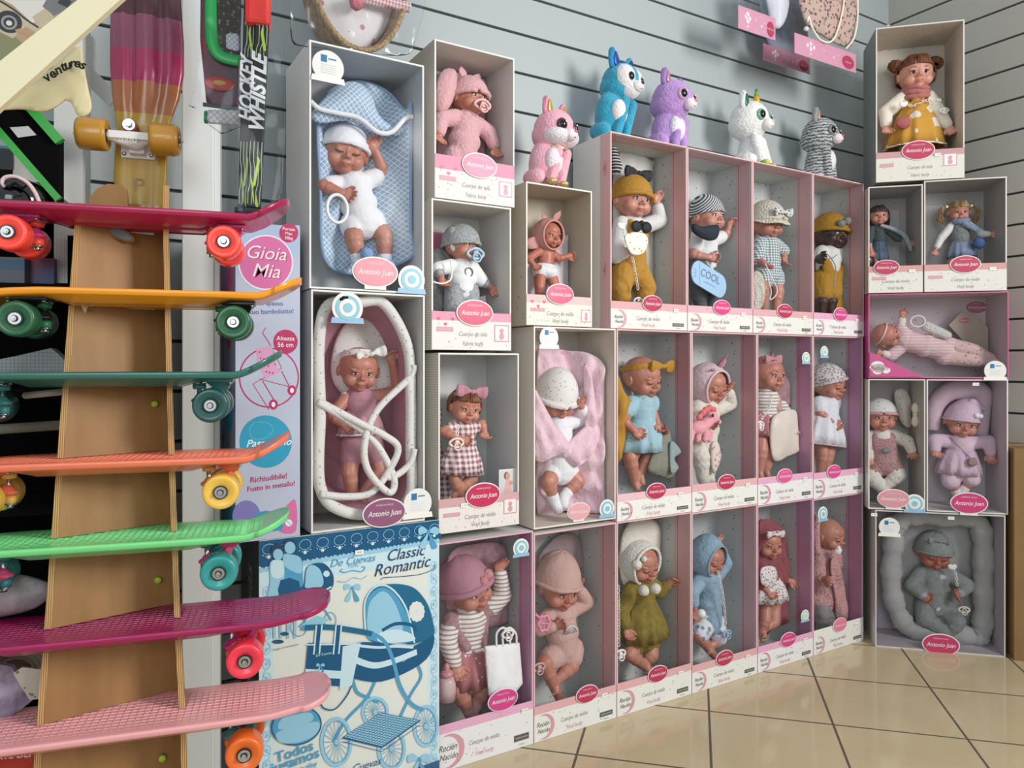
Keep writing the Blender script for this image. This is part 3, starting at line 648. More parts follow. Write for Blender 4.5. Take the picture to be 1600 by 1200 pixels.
mid = [dict(lab=.078, bf=.5), dict(lab=.085, bf=.5, labc=('#dcaeb2', '#e2e2de')), dict(lab=.09, bf=.46, labc=LPK, bm=M('#dc5a98', .35), seals=[SG(.86, .86)]), dict(lab=.09, bf=.38, labc=LPK, bm=M('#d64a90', .35), seals=[SG(.2, .9)])]
mtxt = ['middle row box with the doll in a mustard bow headband', 'middle row box with the doll in a unicorn hood', 'middle row box with the open mouthed doll and mauve blanket', 'middle row box at the corner, doll in a floral bonnet']
for i in range(4):
    doll_box('tall clear fronted ' + mtxt[i], L, UE[i+2], UE[i+3], HB[i+2], 1.107, PV, DP, out=LW, inn=GREYDOT, strip=PINKD if i < 2 else M('#c795b4', .5), edge=PINK, **mid[i])
top_ = [dict(lab=.078, bf=.52, labc=('#d8a8ae', '#e0dfdb')), dict(lab=.078, bf=.5, labc=('#dcaebb', '#e0dfdb'), bm=M('#d84586', .35)), dict(lab=.078, bf=.5, labc=('#d8a8ae', '#e0dfdb')), dict(lab=.078, bf=.5, labc=LPK, bm=M('#d64a90', .35))]
ttxt = ['top row box with the doll in a mustard turban', 'top row box with the striped beanie doll and blue plate', 'top row box with the doll in a fluffy cream sun hat', 'top row box with the dark skinned doll']
UT = [1.319, 1.616, 1.905, 2.208, 2.497]
for i in range(4):
    doll_box('tall clear fronted ' + ttxt[i], L, UT[i], UT[i+1], 1.107, 1.667, PV, DP, out=LW, inn=GREYDOT, strip=PINK, edge=PINK, **top_[i])
doll_box('cream box with the doll lying in a pale pink fleece blanket', L, 1.061, 1.34, .566, 1.107, PV, DP, out=M('#d9d2ca', .5), inn=M('#d4ccc0', .6), strip=None, edge=M('#e4dcd6', .5), lab=0, bf=.52, bz=.035, br=.036, bm=BADGEL, bstand=True, tagu=0, seals=[SWt(.17, .945, .03), SB(.88, .06, .026)])
doll_box('small open fronted box with the bunny eared doll, under the pink plush', L, 1.037, 1.256, 1.108, 1.488, PV, .14, out=M('#c2b8a8', .6, 'dots', '#8b8172', 40, thr=.12), inn=M('#b8ae9e', .65), lab=.082, labc=('#d8c2c0', '#e4e0d6'), moon=False, bf=.49, br=.042, bz=.086, bm=M('#dd4a76', .35), film_=False, edge=M('#e0dad0', .5), hearts=3, icons=[(.9, .5, .017)], tagu=0, barr=False)
CO = M('#c9c4bd', .6, 'stripes', '#b5afa8', 160, ax='zx', thr=.5)
doll_box('open grey box with the doll in a pink fleece coat, top of its column', L, .772, 1.003, 1.413, 1.803, PV, .17, out=CO, inn=GREYIN, lab=.108, labc=('#e39bb4', '#e6e0de'), moon=False, lines=('Cuerpo de tela', 'Fabric body'), bf=.54, br=.047, bz=.094, bm=M('#dc5583', .35), film_=False, edge=M('#e2dedb', .5), hearts=3, icons=[(.88, .6, .02)], tagu=0, barr=False, bandh=.035)
doll_box('open grey box with the doll in a grey knitted hat, middle of its column', L, .764, .993, 1.04, 1.412, PV, .17, out=CO, inn=GREYIN, lab=.095, labc=('#dfa0b6', '#e6e2e0'), moon=False, lines=('Cuerpo de tela', 'Fabric body'), bf=.52, br=.049, bz=.094, bm=M('#cc2f62', .35), film_=False, edge=M('#e2dedb', .5), hearts=3, icons=[(.87, .6, .022)], tagu=0, barr=False, backc=M('#cf7f9c', .5, 'dots', '#ecc5d2', 60, thr=.15))
doll_box('open grey box with the doll in a gingham dress, bottom of its column', L, .781, 1.015, .587, 1.034, PV-.003, .17, out=CO, inn=M('#c6c8c8', .6), lab=.085, labc=('#cda3a6', '#e3deda'), moon=False, lines=('Cuerpo de vinilo', 'Vinyl body'), bf=.53, br=.047, bz=.086, bm=M('#c22c57', .35), film_=False, edge=M('#e2dedb', .5), icons=[(.88, .8, .02)], tagu=.3, barr=False)
doll_box('large grey box with the doll in a blue checked blanket, below the basket', L, .459, .737, 1.172, 1.722, 1.63, .2, out=LW, inn=M('#c4c7c7', .55), edge=M('#e2e2e0', .4), lab=0, bf=.55, bz=.045, br=.052, bm=M('#dd8d9c', .4), bstand=True, tagu=.28, seals=[SWt(.15, .905, .036), SB(.88, .06, .034)])
doll_box('large grey box with the doll in a pink carrycot, on the blue pram box', L, .463, .739, .629, 1.171, 1.63, .2, out=LW, inn=M('#cfccc6', .55), edge=M('#e2e2e0', .4), lab=0, bf=.62, bz=.03, br=.05, bm=M('#8d5577', .4), tagu=0, seals=[SB(.3, .93, .036), SWt(.93, .08, .036)])
# ------------------------------------------------------------------ display boxes, stack across the corner
DV = 2.873; GD = M('#c9c0b4', .6, 'dots', '#7d7672', 42, thr=.12)
def db(*a, **k): return doll_box(a[0], D, *a[1:5], DV, .2, **k)
WG = M('#d8d6d2', .5)
db('wide floor box across the corner with the doll in a grey nest', .623, 1.036, 0, .488, out=WG, inn=M('#cabfc6', .6), edge=M('#cfcbc8', .4), lab=0, bf=.51, bz=.027, br=.056, bm=M('#c23a68', .35), bstand=True, tagu=.8, seals=[SWt(.11, .88, .034)])
db('box with the doll in pink fluffy overalls, left above the grey nest box', .6, .787, .49, .955, out=WG, inn=M('#c6c1bc', .6), edge=M('#dad8d4', .4), lab=0, bf=.44, bz=.04, br=.05, bm=M('#d6939f', .4), bstand=True, tagu=.1, seals=[SB(.81, .055, .033)])
db('box with the doll in a pink night cap, right above the grey nest box', .789, 1.044, .49, .955, out=WG, inn=M('#cac3c5', .6), edge=M('#dad8d4', .4), lab=0, bf=.52, bz=.035, br=.055, bm=M('#c63b78', .35), bstand=True, tagu=.3)
db('wide magenta box with the lying doll, third from the bottom of the corner stack', .6, 1.046, .957, 1.258, out=M('#b5447c', .45), inn=M('#c9bcc0', .6, 'dots', '#a06a80', 45, thr=.12), edge=M('#c04f88', .4), lab=0, bf=.9, bz=.24, br=0, tagu=.77, seals=[SWt(.905, .09, .034)])
db('box with the dark haired fashion doll, left below the girl doll box', .6, .779, 1.26, 1.641, out=M('#cbb8b2', .5), inn=M('#b5b0ac', .6, 'dots', '#77706e', 50, thr=.12), edge=M('#d6d2cc', .4), lab=.095, labc=('#cfa09c', '#dedcd6'), moon=False, bf=.33, br=.04, bz=.09, tagu=.8, barr=False, backc=M('#c8c6c2', .5))
db('box with the blonde pigtailed fashion doll, right below the girl doll box', .781, 1.04, 1.26, 1.652, out=M('#cbb8b2', .5), inn=M('#b5b0ac', .6, 'dots', '#77706e', 50, thr=.12), edge=M('#d6d2cc', .4), lab=.095, labc=('#cfa09c', '#dedcd6'), moon=False, bf=.5, br=.045, bz=.093, tagu=.83, barr=False, backc=M('#c8c6c2', .5))
db('box with the auburn girl doll, topmost of the corner stack', .625, .91, 1.654, 2.206, out=M('#8f928f', .5), inn=GD, edge=M('#dcd8ce', .4), lab=.105, labc=('#c79b9f', '#dbdad0'), moon=False, lines=('Cuerpo de tela', 'Fabric body'), bf=.48, br=.05, bz=.105, tagu=.7, barr=False, backc=M('#c6c4bc', .5), film_=False, icons=[(.84, .8, .022)])
# printed corner of the magenta box
m = MB(); a, b_ = D.at(1350, 590, DV-.004), D.at(1437, 588, DV-.004)
t = Thing('paper_insert', 'magenta triangular card in the lower left corner of the lying doll box', 'card', D, (.6, DV-.004, .962))
m.prism([(.605, .962), (.78, .962), (.70, 1.0), (.64, 1.035), (.605, 1.05)], DV-.006, DV-.004); t.part('card', m, M('#c24f88', .5), smooth=False)
m = MB()
for q in ((.618, .995, .014), (.63, 1.0, .022), (.635, .992, .02), (.63, .983, .016), (.658, .985, .014)): oval(m, q[:2], q[2], q[2]*.8, DV-.006, 0, 20, .001)
m.text("Reborn", (.635, .992), .02, DV-.0075, 1, shear=.3); t.part('cloud_print', m, [LW, M('#b04a7c', .5)], smooth=False)
# ------------------------------------------------------------------ fabrics
F_ = dict(bump=.5, bsc=90)
whitef = M('#e9e8ea', .8, bump=.6, bsc=45); creamf = M('#e6dfcf', .85, bump=.8, bsc=60); fleeceP = M('#dcb6bf', .95, bump=1, bsc=120, sheen=.3); fleeceC = M('#ddd6c9', .95, bump=1.5, bsc=140)
quilt = M('#9db7cf', .85, 'grid', '#dfe7ef', 75, thr=.2, ax='de', bump=.4, bsc=60); blueP = M('#8fabc8', .85, bump=.5)
gingP = M('#e9dddc', .8, 'gingham', '#8f5a68', 70, ax='xz', bump=.3, bsc=50); gingB = M('#dfe3e2', .8, 'gingham', '#5f7a83', 110, ax='xz')
mustard = M('#b98a33', .85, bump=.8, bsc=70); olive = M('#8d7a35', .85, 'noise', '#7b6a2c', 60, bump=.8, bsc=60)
greyk = M('#8f9497', .9, 'noise', '#a9adb0', 130, bump=1, bsc=120); greys = M('#7f8583', .9, 'noise', '#8c918e', 90, bump=.6, bsc=60)
mauve = M('#b5838f', .85, bump=.5, bsc=50); rose = M('#c08d8a', .85, bump=.6, bsc=70); beigeP = M('#c9a59b', .9, bump=.6, bsc=90)
printW = M('#e4e1da', .8, 'floral', '#a9a69c', 90, thr=.2, col3='#c9c5bb', bump=.3); starP = M('#b9787c', .8, 'dots', '#ecdcd8', 60, thr=.17); stripeW = M('#e8e2dc', .8, 'stripes', '#a9978c', 90, ax='zx', thr=.62, bump=.4)
floralP = M('#e4dcda', .8, 'floral', '#8e6a78', 110, thr=.35, col3='#8d8f86', bump=.4); dotG = M('#e6e1dc', .8, 'dots', '#a29a9a', 100, thr=.22)
paleblue = M('#9fc3cf', .75, 'floral', '#b98f5e', 45, thr=.16, col3='#d9dfe2', bump=.4, bsc=30); blued = M('#95b0c4', .85, bump=1, bsc=80)
babypink = M('#e3bfd2', .85, bump=.5, bsc=60); plushpink = M('#d8aeb1', .95, 'noise', '#b98a90', 170, bump=2, bsc=170); cream2 = M('#dcd6ca', .9, bump=1, bsc=90)
PL = DV+.12
def at(x, y, v=None, fr=L): return fr.at(x, y, v)
# ---- the two large boxes
VB = 1.75
inside(BOXES[19])
d = doll(L, VB, 'sleepy baby doll in a white romper and white cap on a blue checked blanket', (539, 236, 38), (568, 350), [((506, 290), (534, 302, .5)), ((602, 272), (586, 236, .4))], [((553, 372), (560, 408)), ((600, 368), (602, 412))], yaw=-8, pitch=12, roll=7,
         top=(whitef, .55, 1.25, 1.1), hats=[('dome', dict(tilt=14, ang=95, mat=whitef, rim=.09, k=1.07))], skin=SKIN, socks=M('#e2e6ea', .9, bump=1, bsc=120))
for p in ((573, 397), (608, 416)):
    m = MB(); m.ell(L.at(p[0], p[1], VB-.045), .016, n=3); m.displace(.002, 200)
    o = d.part('pompom', MB(), M('#8fb0dd', .95, bump=1.5, bsc=200)) if False else None
    m2 = MB(); m2.v, m2.f, m2.m = m.v, m.f, m.m; d.part('pompom', m2, M('#8fb0dd', .95, bump=1.5, bsc=200))
def sheet(name, label, cat, fr, pts, v, mat, puff=.01, thick=.006, fold=.006, fsc=22, res=.006, edge=.02, back=.1, seed=0, slope=None, smooth=True, k=5, group=None, trim=None, trimr=.004):
    P = poly_px(fr, pts, v, k, smooth); mb = pillow(P, v, puff, thick, res, fold, fsc, back, edge, seed, slope)
    o = (sum(p.x for p in P)/len(P), v, min(p.z for p in P)); t = Thing(name, label, cat, fr, o, group); t.part('cloth' if name not in ('pillow', 'cushion') else 'cover', mb, mat)
    if trim:
        m = MB(); m.tube([Vector((p.x, p.y-thick*.4 + (slope(p.x, p.z) if slope else 0), p.z)) for p in P], trimr, 6, closed=True); t.part('trim', m, trim)
    return t
t = sheet('blanket', 'blue checked blanket with a folded hood standing behind the sleepy doll in white', 'blanket', L, [(487, 190), (520, 140), (560, 118), (592, 150), (612, 190), (644, 190), (650, 300), (646, 370), (618, 410), (560, 428), (500, 405), (492, 300)], 1.785, quilt, puff=.012, fold=.034, fsc=24, trim=blueP, slope=lambda x, z: -.10*min(1, abs(x-.60)/.125)**2)
m = pillow(poly_px(L, [(486, 180), (500, 160), (530, 132), (560, 130), (580, 150), (590, 178), (612, 196), (640, 182), (645, 196), (630, 212), (600, 208), (570, 196), (540, 188), (500, 192)], 1.70), 1.70, .03, .008, .005, .006, 20, .2, .03, 3)
t.part('hood_flap', m, quilt)
m = MB(); m.tube(smooth_path([L.at(x, y, 1.675) for x, y in ((485, 158), (500, 170), (530, 177), (560, 184), (590, 206), (612, 206), (632, 186), (644, 182))], 8), .006, 8); t.part('hood_trim', m, whitef)
m = MB(); c = L.at(527, 326, 1.66); m.tube([c+Vector((math.cos(a)*.024, 0, math.sin(a)*.032)) for a in np.linspace(0, 6.283, 29)[:-1]], .0042, 8, closed=True); single('teething_ring', 'white plastic ring held by the sleepy doll in white', 'ring', L, m, WHITE)
inside(BOXES[20])
# carrycot
VM = 1.75
P = [(500, 640), (498, 540), (512, 478), (560, 465), (600, 475), (636, 540), (656, 620), (661, 700), (655, 770), (610, 802), (540, 800), (500, 760)]
t = Thing('carrycot', 'dusty pink padded carrycot with a printed white rim and two tubular handles', 'carrycot', L, (.6, 1.78, .64))
m = pillow(poly_px(L, P, 1.80, 8), 1.80, .0, .012, .008, .004, 14, .1, .02, 1); t.part('mattress', m, mauve)
cx, cz = 578, 640
rimp = [Vector(p) for p in poly_px(L, P, 1.74, 8)]
fr_ = [clip(L.at(p[0], p[1], 1.665), .016) for p in P]; fr_ = smooth_path(fr_, 8, True); cc = sum(fr_, Vector())/len(fr_); nf = len(fr_)
m = MB(); rings = [(1.0, 1.672), (.965, 1.69), (.93, 1.72), (.88, 1.76), (.84, 1.785), (.6, 1.792)]; vs = []
for k, (s_, v_) in enumerate(rings):
    for i, p in enumerate(fr_): w = .004*math.sin(i*1.1)*(k in (1, 2, 3)); vs.append((cc.x+(p.x-cc.x)*(s_-w), v_, cc.z+(p.z-cc.z)*(s_*.98-w)))
m.add(vs, [[i*nf+j, (i+1)*nf+j, (i+1)*nf+(j+1) % nf, i*nf+(j+1) % nf] for i in range(5) for j in range(nf)]); t.part('padded_side', m, mauve)
m = MB(); m.tube(fr_, .0135, 12, closed=True); t.part('rim', m, printW)
for pts in (((496, 628), (540, 655), (585, 690), (615, 745), (608, 770), (575, 735), (570, 690), (590, 640), (640, 590), (660, 570)), ((500, 772), (540, 776), (580, 770), (608, 735), (622, 700), (600, 680), (560, 660), (500, 628)), ((664, 700), (640, 725), (615, 745), (600, 742))):
    m = MB(); m.tube(smooth_path([clip(L.at(x, y, 1.65+.008*math.sin(i)), .012) for i, (x, y) in enumerate(pts)], 8), .0085, 10); t.part('handle', m, printW)
d = doll(L, VM, 'frowning baby doll with a bow headband lying in the dusty pink carrycot', (560, 578, 33), (566, 692), [((518, 650), (538, 664, .6)), ((626, 612), (613, 566, .5))], [((546, 738), (552, 780)), ((594, 736), (568, 770))], yaw=-6, pitch=10, roll=4, eyes='open',
         top=(mauve, 0, .6, 1.15), skirt=(M('#c797a0', .85, bump=.8, bsc=40), .72, 1.05, .55, 1.6, printW), pants=(mauve, .5), hats=[('band', dict(mat=printW, z=.5, w=.15, tilt=24)), ('bow', dict(c=(.35, -.62, .85), s=.62, mat=printW, ang=20))])
for s_, q in ((1, 0), (-1, 1)):
    m = MB(); m.ell(d.Sc + d.la*.62*d.R*s_, (.3*d.R, .26*d.R, .3*d.R), n=3); m.displace(.003, 70); d.part('frill_sleeve', m, printW)
t = sheet('bonnet_pillow', 'printed white padded head cushion behind the frowning doll in the carrycot', 'cushion', L, [(522, 600), (522, 540), (545, 500), (575, 493), (605, 510), (622, 560), (625, 610), (575, 640)], 1.775, printW, puff=.02, fold=.004)
# ---- the narrow column
VA = 1.735
fleeceD = M('#d9a9b0', .95, bump=1.2, bsc=110, sheen=.3)
inside(BOXES[16])
d = doll(L, VA, 'baby doll with a pink pacifier in a pink fleece coat and hat', (734, 153, 29), (722, 250), [((690, 186), (686, 212, .6)), ((764, 208), (776, 232, .4))], [((708, 285), (706, 310)), ((738, 287), (738, 312))], yaw=12, pitch=4, eyes='open', top=(fleeceD, 1.75, 1.6, 1.22), pants=(fleeceD, 2.2, 1.15), hats=[('dome', dict(tilt=10, ang=97, mat=fleeceD, rim=.14, k=1.12)), ('ear', dict(c=(-.35, .1, .95), d=(-.2, 0, .5), mat=fleeceD, w=.3)), ('ear', dict(c=(.4, .1, .95), d=(.2, 0, .45), mat=fleeceD, w=.3))])
pacifier(L, d.T((0.02, -1.05, -.52)), .026, M('#e5b3b3', .3), 'pink butterfly pacifier in the mouth of the doll in the fleece coat')
sheet('blanket', 'pink fleece blanket with a bunched hood behind the doll with the pink pacifier', 'blanket', L, [(684, 130), (700, 105), (735, 108), (765, 125), (780, 150), (776, 180), (788, 215), (788, 270), (760, 300), (690, 300), (684, 220)], 1.79, fleeceD, puff=.02, fold=.02, fsc=24)
sheet('hood_roll', 'rolled pink fleece hood beside the hat of the doll in the fleece coat', 'hood', L, [(682, 170), (684, 125), (695, 108), (712, 112), (712, 140), (700, 170)], 1.72, fleeceD, puff=.025, fold=.01)
inside(BOXES[17])
d = doll(L, VA, 'baby doll with a light blue pacifier in a grey knitted hat and grey shorts', (722, 382, 27), (722, 455), [((684, 420), (690, 436, .5)), ((752, 438), (772, 449, .3))], [((708, 492), (708, 525)), ((734, 492), (734, 525))], yaw=20, pitch=4, eyes='open', top=(M('#e6e8ea', .8, bump=.4), 1.35, .9, 1.15), pants=(greyk, .75, 1.15), hats=[('dome', dict(tilt=8, ang=100, mat=greyk, rim=.1, k=1.14)), ('ear', dict(c=(-.75, -.1, .0), d=(-.1, -.05, -.5), mat=greyk, w=.3)), ('pom', dict(c=(-.7, .1, .6), s=.3, mat=greyk, nm='hat_bobble'))])
m = MB(); c = d.Sc + d.sp*.35*d.R + Vector((.004, -.65*d.R, 0)); m.tube([c+Vector((math.cos(a)*.011, 0, math.sin(a)*.011)) for a in np.linspace(0, 6.283, 21)[:-1]], .0022, 5, closed=True); d.part('wreath_print', m, M('#6c7270', .8))
for q in (0, 1):
    A = d.A[q]; m = MB(); m.cap(A[1].lerp(A[2], .1), A[1].lerp(A[2], .45), .33*d.R, .3*d.R); d.part('cuff', m, greyk)
pacifier(L, d.T((0, -1.06, -.52)), .027, M('#a9c4d8', .3), 'light blue pacifier in the mouth of the doll in the grey knitted hat')
sheet('scarf', 'grey knitted scarf crumpled at the left of the doll in the grey hat', 'scarf', L, [(676, 395), (690, 388), (706, 400), (708, 420), (700, 450), (690, 500), (678, 500), (677, 440)], 1.78, greyk, puff=.015, fold=.02, fsc=30)
m = MB(); m.tube(smooth_path([L.at(x, y, 1.69) for x, y in ((676, 440), (690, 443), (703, 438), (706, 425), (704, 405))], 6), .0022, 6); single('cord_ring', 'white cord loop at the left arm of the doll in the grey hat', 'cord', L, m, WHITE)
t = Thing('care_leaflet', 'white leaflet standing beside the leg of the doll in grey shorts', 'leaflet', L, L.at(755, 488, 1.75)); c = L.at(752, 474, 1.75); m = MB(); m.prism([(c.x-.012, c.z-.028), (c.x+.018, c.z-.02), (c.x+.012, c.z+.022), (c.x-.01, c.z+.016)], 1.749, 1.751); t.part('sheet', m, [LW], smooth=False)
badge(t, (c.x+.002, c.z+.002), .009, 1.7485, M('#c58a98', .5))
hairA = M('#7a4a2c', .45, 'noise', '#5c3420', 60); hairD = M('#2b1f1d', .4, 'noise', '#3d2a25', 70); hairB = M('#a98c62', .45, 'noise', '#8a6d45', 60)
inside(BOXES[18])
d = doll(L, VA, 'pouting doll with short auburn hair in a mauve gingham dress', (727, 636, 26), (722, 712), [((692, 674), (722, 687, .8)), ((753, 662), (757, 675, .5))], [((711, 748), (722, 782)), ((737, 748), (710, 775))], yaw=-4, pitch=8, roll=6, eyes='open', top=(gingP, .35, .8, 1.15), skirt=(gingP, .75, 1.35, .8, 2.55), hats=[('band', dict(mat=M('#b98494', .8, bump=.6), z=.5, w=.17, tilt=16)), ('bow', dict(c=(0, -.6, 1.0), s=.85, mat=M('#b98494', .8, bump=.6), ang=0))], hair=('short', hairA, .42))
m = MB(); m.ell(d.A[1][0].lerp(d.A[1][1], .2), .33*d.R, n=3); m.displace(.003, 80); d.part('tulle_sleeve', m, M('#c79aa5', .9, bump=1))
pacifier(L, L.at(714, 692, 1.66), .022, M('#e8cfc4', .4), 'cream pacifier hanging on the chest of the doll in the gingham dress', chain=[L.at(714, 680, 1.665), L.at(716, 662, 1.68)])
sheet('gingham_bag', 'mauve gingham cloth at the left wall behind the gingham dress doll', 'cloth', L, [(684, 640), (690, 645), (688, 690), (700, 740), (706, 790), (684, 792)], 1.785, gingP, puff=.01, fold=.02, fsc=30)
t = Thing('photo_card', 'small photo card of a girl in pink inside the gingham doll box', 'card', L, L.at(792, 782, 1.66)); c = L.at(792, 757, 1.66); m = MB(); m.box((c.x-.024, 1.659, c.z-.04), (c.x+.024, 1.661, c.z+.04), 0); m.box((c.x-.021, 1.6585, c.z-.037), (c.x+.021, 1.659, c.z+.037), 1)
m.prism([(c.x-.014, c.z-.036), (c.x+.016, c.z-.036), (c.x+.01, c.z+.012), (c.x-.002, c.z+.016)], 1.658, 1.6585, 2); oval(m, (c.x+.001, c.z+.022), .007, .009, 1.6582, 3, th=.0006); oval(m, (c.x-.002, c.z+.023), .008, .01, 1.6586, 4, th=.0003); oval(m, (c.x+.012, c.z+.004), .006, .005, 1.6578, 3, th=.0005)
t.part('print', m, [LW, M('#c9ccd2', .5), M('#d9aaa8', .6), M('#c9967e', .5), M('#7a5238', .6)], smooth=False)
# ---- cream box and the bunny eared doll
fleeceL = M('#e6c6cf', .95, bump=1, bsc=70, sheen=.3)
inside(BOXES[14])
d = doll(L, 1.745, 'sleeping doll in a dotted cap wrapped in a pale pink fleece blanket', (871, 622, 31), (876, 738), [None, ((915, 656), (908, 634, .7))], [((857, 752), (866, 782)), ((903, 752), (882, 775))], pitch=28, yaw=-6, top=(whitef, 1.75, 1.15, 1.1), socks=whitef, hats=[('dome', dict(tilt=6, ang=96, mat=dotG, rim=.16, k=1.14, stretch=.3))])
t = sheet('blanket', 'pale pink fleece blanket bunched around the sleeping doll in the dotted cap', 'blanket', L, [(836, 560), (850, 542), (880, 548), (900, 552), (918, 570), (928, 600), (938, 660), (945, 700), (944, 760), (930, 800), (880, 808), (838, 806), (836, 700)], 1.785, fleeceL, puff=.02, fold=.045, fsc=26, slope=lambda x, z: -.10*min(1, abs(x-1.2)/.13)**2)
for pts, sd in (([(835, 610), (845, 625), (862, 655), (880, 680), (893, 700), (890, 716), (870, 712), (838, 720), (834, 660)], 4), ([(884, 700), (900, 680), (925, 660), (937, 668), (932, 700), (905, 728), (886, 720)], 5), ([(912, 570), (924, 590), (930, 640), (928, 672), (915, 668), (914, 620)], 6)):
    m = pillow(poly_px(L, pts, 1.705), 1.705, .022, .006, .005, .016, 38, .3, .02, sd); t.part('fold', m, fleeceL)
inside(BOXES[15])
d = doll(L, 1.72, 'small bare doll in a white nappy and a rose bunny eared hood', (857, 368, 21), (852, 425), [((826, 404), (834, 414, .5)), ((872, 404), (886, 401, .4))], [((843, 448), (843, 478)), ((867, 448), (866, 476))], yaw=6, pitch=6, eyes='open', skin=SKR, pants=(M('#d9d8de', .6, bump=.8, bsc=40), .12, 1.15), hats=[('hood', dict(face=56, k=1.2, mat=rose, rim=.08)), ('ear', dict(c=(.45, .05, 1.05), d=(.45, -.1, .8), mat=rose, w=.34)), ('ear', dict(c=(-.3, .1, 1.1), d=(-.1, .1, .35), mat=rose, w=.3))])
sheet('blanket', 'pale lilac shiny blanket beside the small bare doll in the bunny hood', 'blanket', L, [(824, 400), (850, 390), (876, 372), (892, 368), (905, 385), (911, 405), (908, 440), (898, 470), (830, 472)], 1.75, M('#cbc3cb', .6, 'floral', '#b3a3b0', 60, thr=.18, bump=.6, bsc=30), puff=.01, fold=.012)
sheet('hood_tie', 'rose cloth tie beside the neck of the small bare doll', 'cloth', L, [(823, 374), (840, 370), (846, 380), (838, 388), (823, 388)], 1.72, rose, puff=.008, fold=.01)
# ---- floor row
VR = PV+.1
def clips(i): inside(BOXES[i])
clips(0)
d = doll(L, VR, 'smiling baby doll in a rose hat with two rosettes and striped sleeves', (730, 916, 38), (733, 1055), [((698, 1000), (712, 1040, .6)), ((785, 930), (781, 893, .3))], [((716, 1078), (738, 1118)), ((757, 1075), (740, 1108))], yaw=14, pitch=4, roll=-16, eyes='open',
         top=(stripeW, 1.85, 1, 1.15), skirt=(starP, .75, 1.15, .7, 2.5), socks=M('#c79d9a', .9, bump=1), hats=[('dome', dict(tilt=12, ang=96, mat=mauve, rim=.13, k=1.13, stretch=.12, wob=.02)), ('pom', dict(c=(.12, -.86, .42), s=.21, mat=M('#cf8f90', .9, bump=1.5, bsc=120), nm='rosette')), ('pom', dict(c=(.48, -.75, .48), s=.23, mat=M('#cf8f90', .9, bump=1.5, bsc=120), nm='rosette'))])
for q in (0, 1):
    m = MB(); A = d.A[q]; m.cap(A[0], A[0].lerp(A[1], .3), .42*d.R, .42*d.R); m.cap(A[0], d.Sc+d.sp*.9*d.R + (d.la if q == 0 else -d.la)*.35*d.R + Vector((0, -.55*d.R, 0)), .3*d.R, .2*d.R); d.part('cardigan', m, M('#b18f8f', .9, 'noise', '#9c7a7c', 80, bump=1.2, bsc=90), voxel=.045*d.R, it=3)
m = MB(); m.tube([d.Sc - d.la*math.cos(a)*.42*d.R*(1+.08*math.sin(a*14)) + Vector((0, 1, 0))*math.sin(a)*.5*d.R - d.sp*.02*d.R for a in np.linspace(0, 6.283, 61)[:-1]], .1*d.R, 8, closed=True); d.part('ruffle_collar', m, stripeW)
t = Thing('tote_bag', 'white cloth tote bag in front of the doll with striped sleeves', 'bag', L, L.at(786, 1096, 1.665))
t.part('pouch', pillow([clip(L.at(x, y, 1.668)) for x, y in ((757, 1010), (811, 1004), (816, 1068), (803, 1084), (770, 1098), (763, 1085))], 1.668, .006, .006, .005, .006, 30, .2, .01), M('#eeecea', .7, bump=.8, bsc=30))
for dx in (0, 10):
    m = MB(); m.tube(smooth_path([clip(L.at(x+dx, y, 1.664)) for x, y in ((776, 1010), (776, 990), (786, 981), (796, 990), (797, 1006))], 6), .003, 6); t.part('handle', m, WHITE)
pacifier(L, clip(L.at(794, 991, 1.66)), .02, WHITE, 'white pacifier with a brown teat on top of the tote bag', teat=M('#9a6b3c', .3))
sheet('blanket', 'mauve plush blanket hanging behind the doll with striped sleeves', 'blanket', L, [(700, 870), (740, 850), (785, 850), (800, 880), (812, 925), (818, 945), (812, 965), (790, 975), (750, 980), (700, 960)], 1.765, M('#b59296', .95, 'noise', '#a17c82', 60, bump=1.5, bsc=60), puff=.015, fold=.012)
t = Thing('baby_bottle', 'pink toy bottle at the lower left of the doll with striped sleeves', 'bottle', L, L.at(695, 1098, 1.70)); c = clip(L.at(698, 1075, 1.70), .03)
m = MB(); m.lathe(c, [(.001, -.03), (.022, -.03), (.024, .0), (.022, .02), (.016, .028), (.001, .028)]); t.part('bottle_body', m, M('#cfb6b4', .3)); m = MB(); m.ell(c+Vector((0, 0, .036)), (.018, .018, .012)); m.ell(c+Vector((0, 0, .05)), (.008, .008, .014)); t.part('bottle_teat', m, M('#c98f93', .3))
clips(1)
d = doll(L, VR, 'baby doll in a beige pink romper with a tall turned up hat', (873, 916, 33), (881, 1018), [((843, 982), (866, 978, .6)), ((916, 940), (905, 921, .4))], [((851, 1036), (872, 1086)), ((893, 1040), (868, 1065))], yaw=2, pitch=14, roll=3, eyes='open', top=(beigeP, 1.8, 1.5, 1.13), hats=[('dome', dict(tilt=6, ang=88, mat=beigeP, rim=.1, k=1.14, stretch=.38, lean=.08, wob=.03)), ('band', dict(mat=beigeP, z=.42, w=.24, tilt=8))])
a_ = d.A[0]; m = MB(); c = d.Sc.lerp(d.Pc, .38)+Vector((0, -.74*d.R, 0))
n = 20; m.prism([(c.x+.02*math.cos(q), c.z+.02*math.sin(q)) for q in np.linspace(0, math.pi, n)], c.y-.001, c.y+.004, 0)
for r in (.016, .011, .006): m.tube([(c.x+r*math.cos(q), c.y-.002, c.z+r*math.sin(q)) for q in np.linspace(.05, math.pi-.05, 14)], .0012, 5, mi=1)
d.part('rainbow_patch', m, [LW, M('#8f7f80', .7)])
t = Thing('teether', 'bright pink flower shaped teething toy on the romper doll', 'toy', L, L.at(850, 985, 1.68)); m = MB(); c = L.at(850, 974, 1.675)
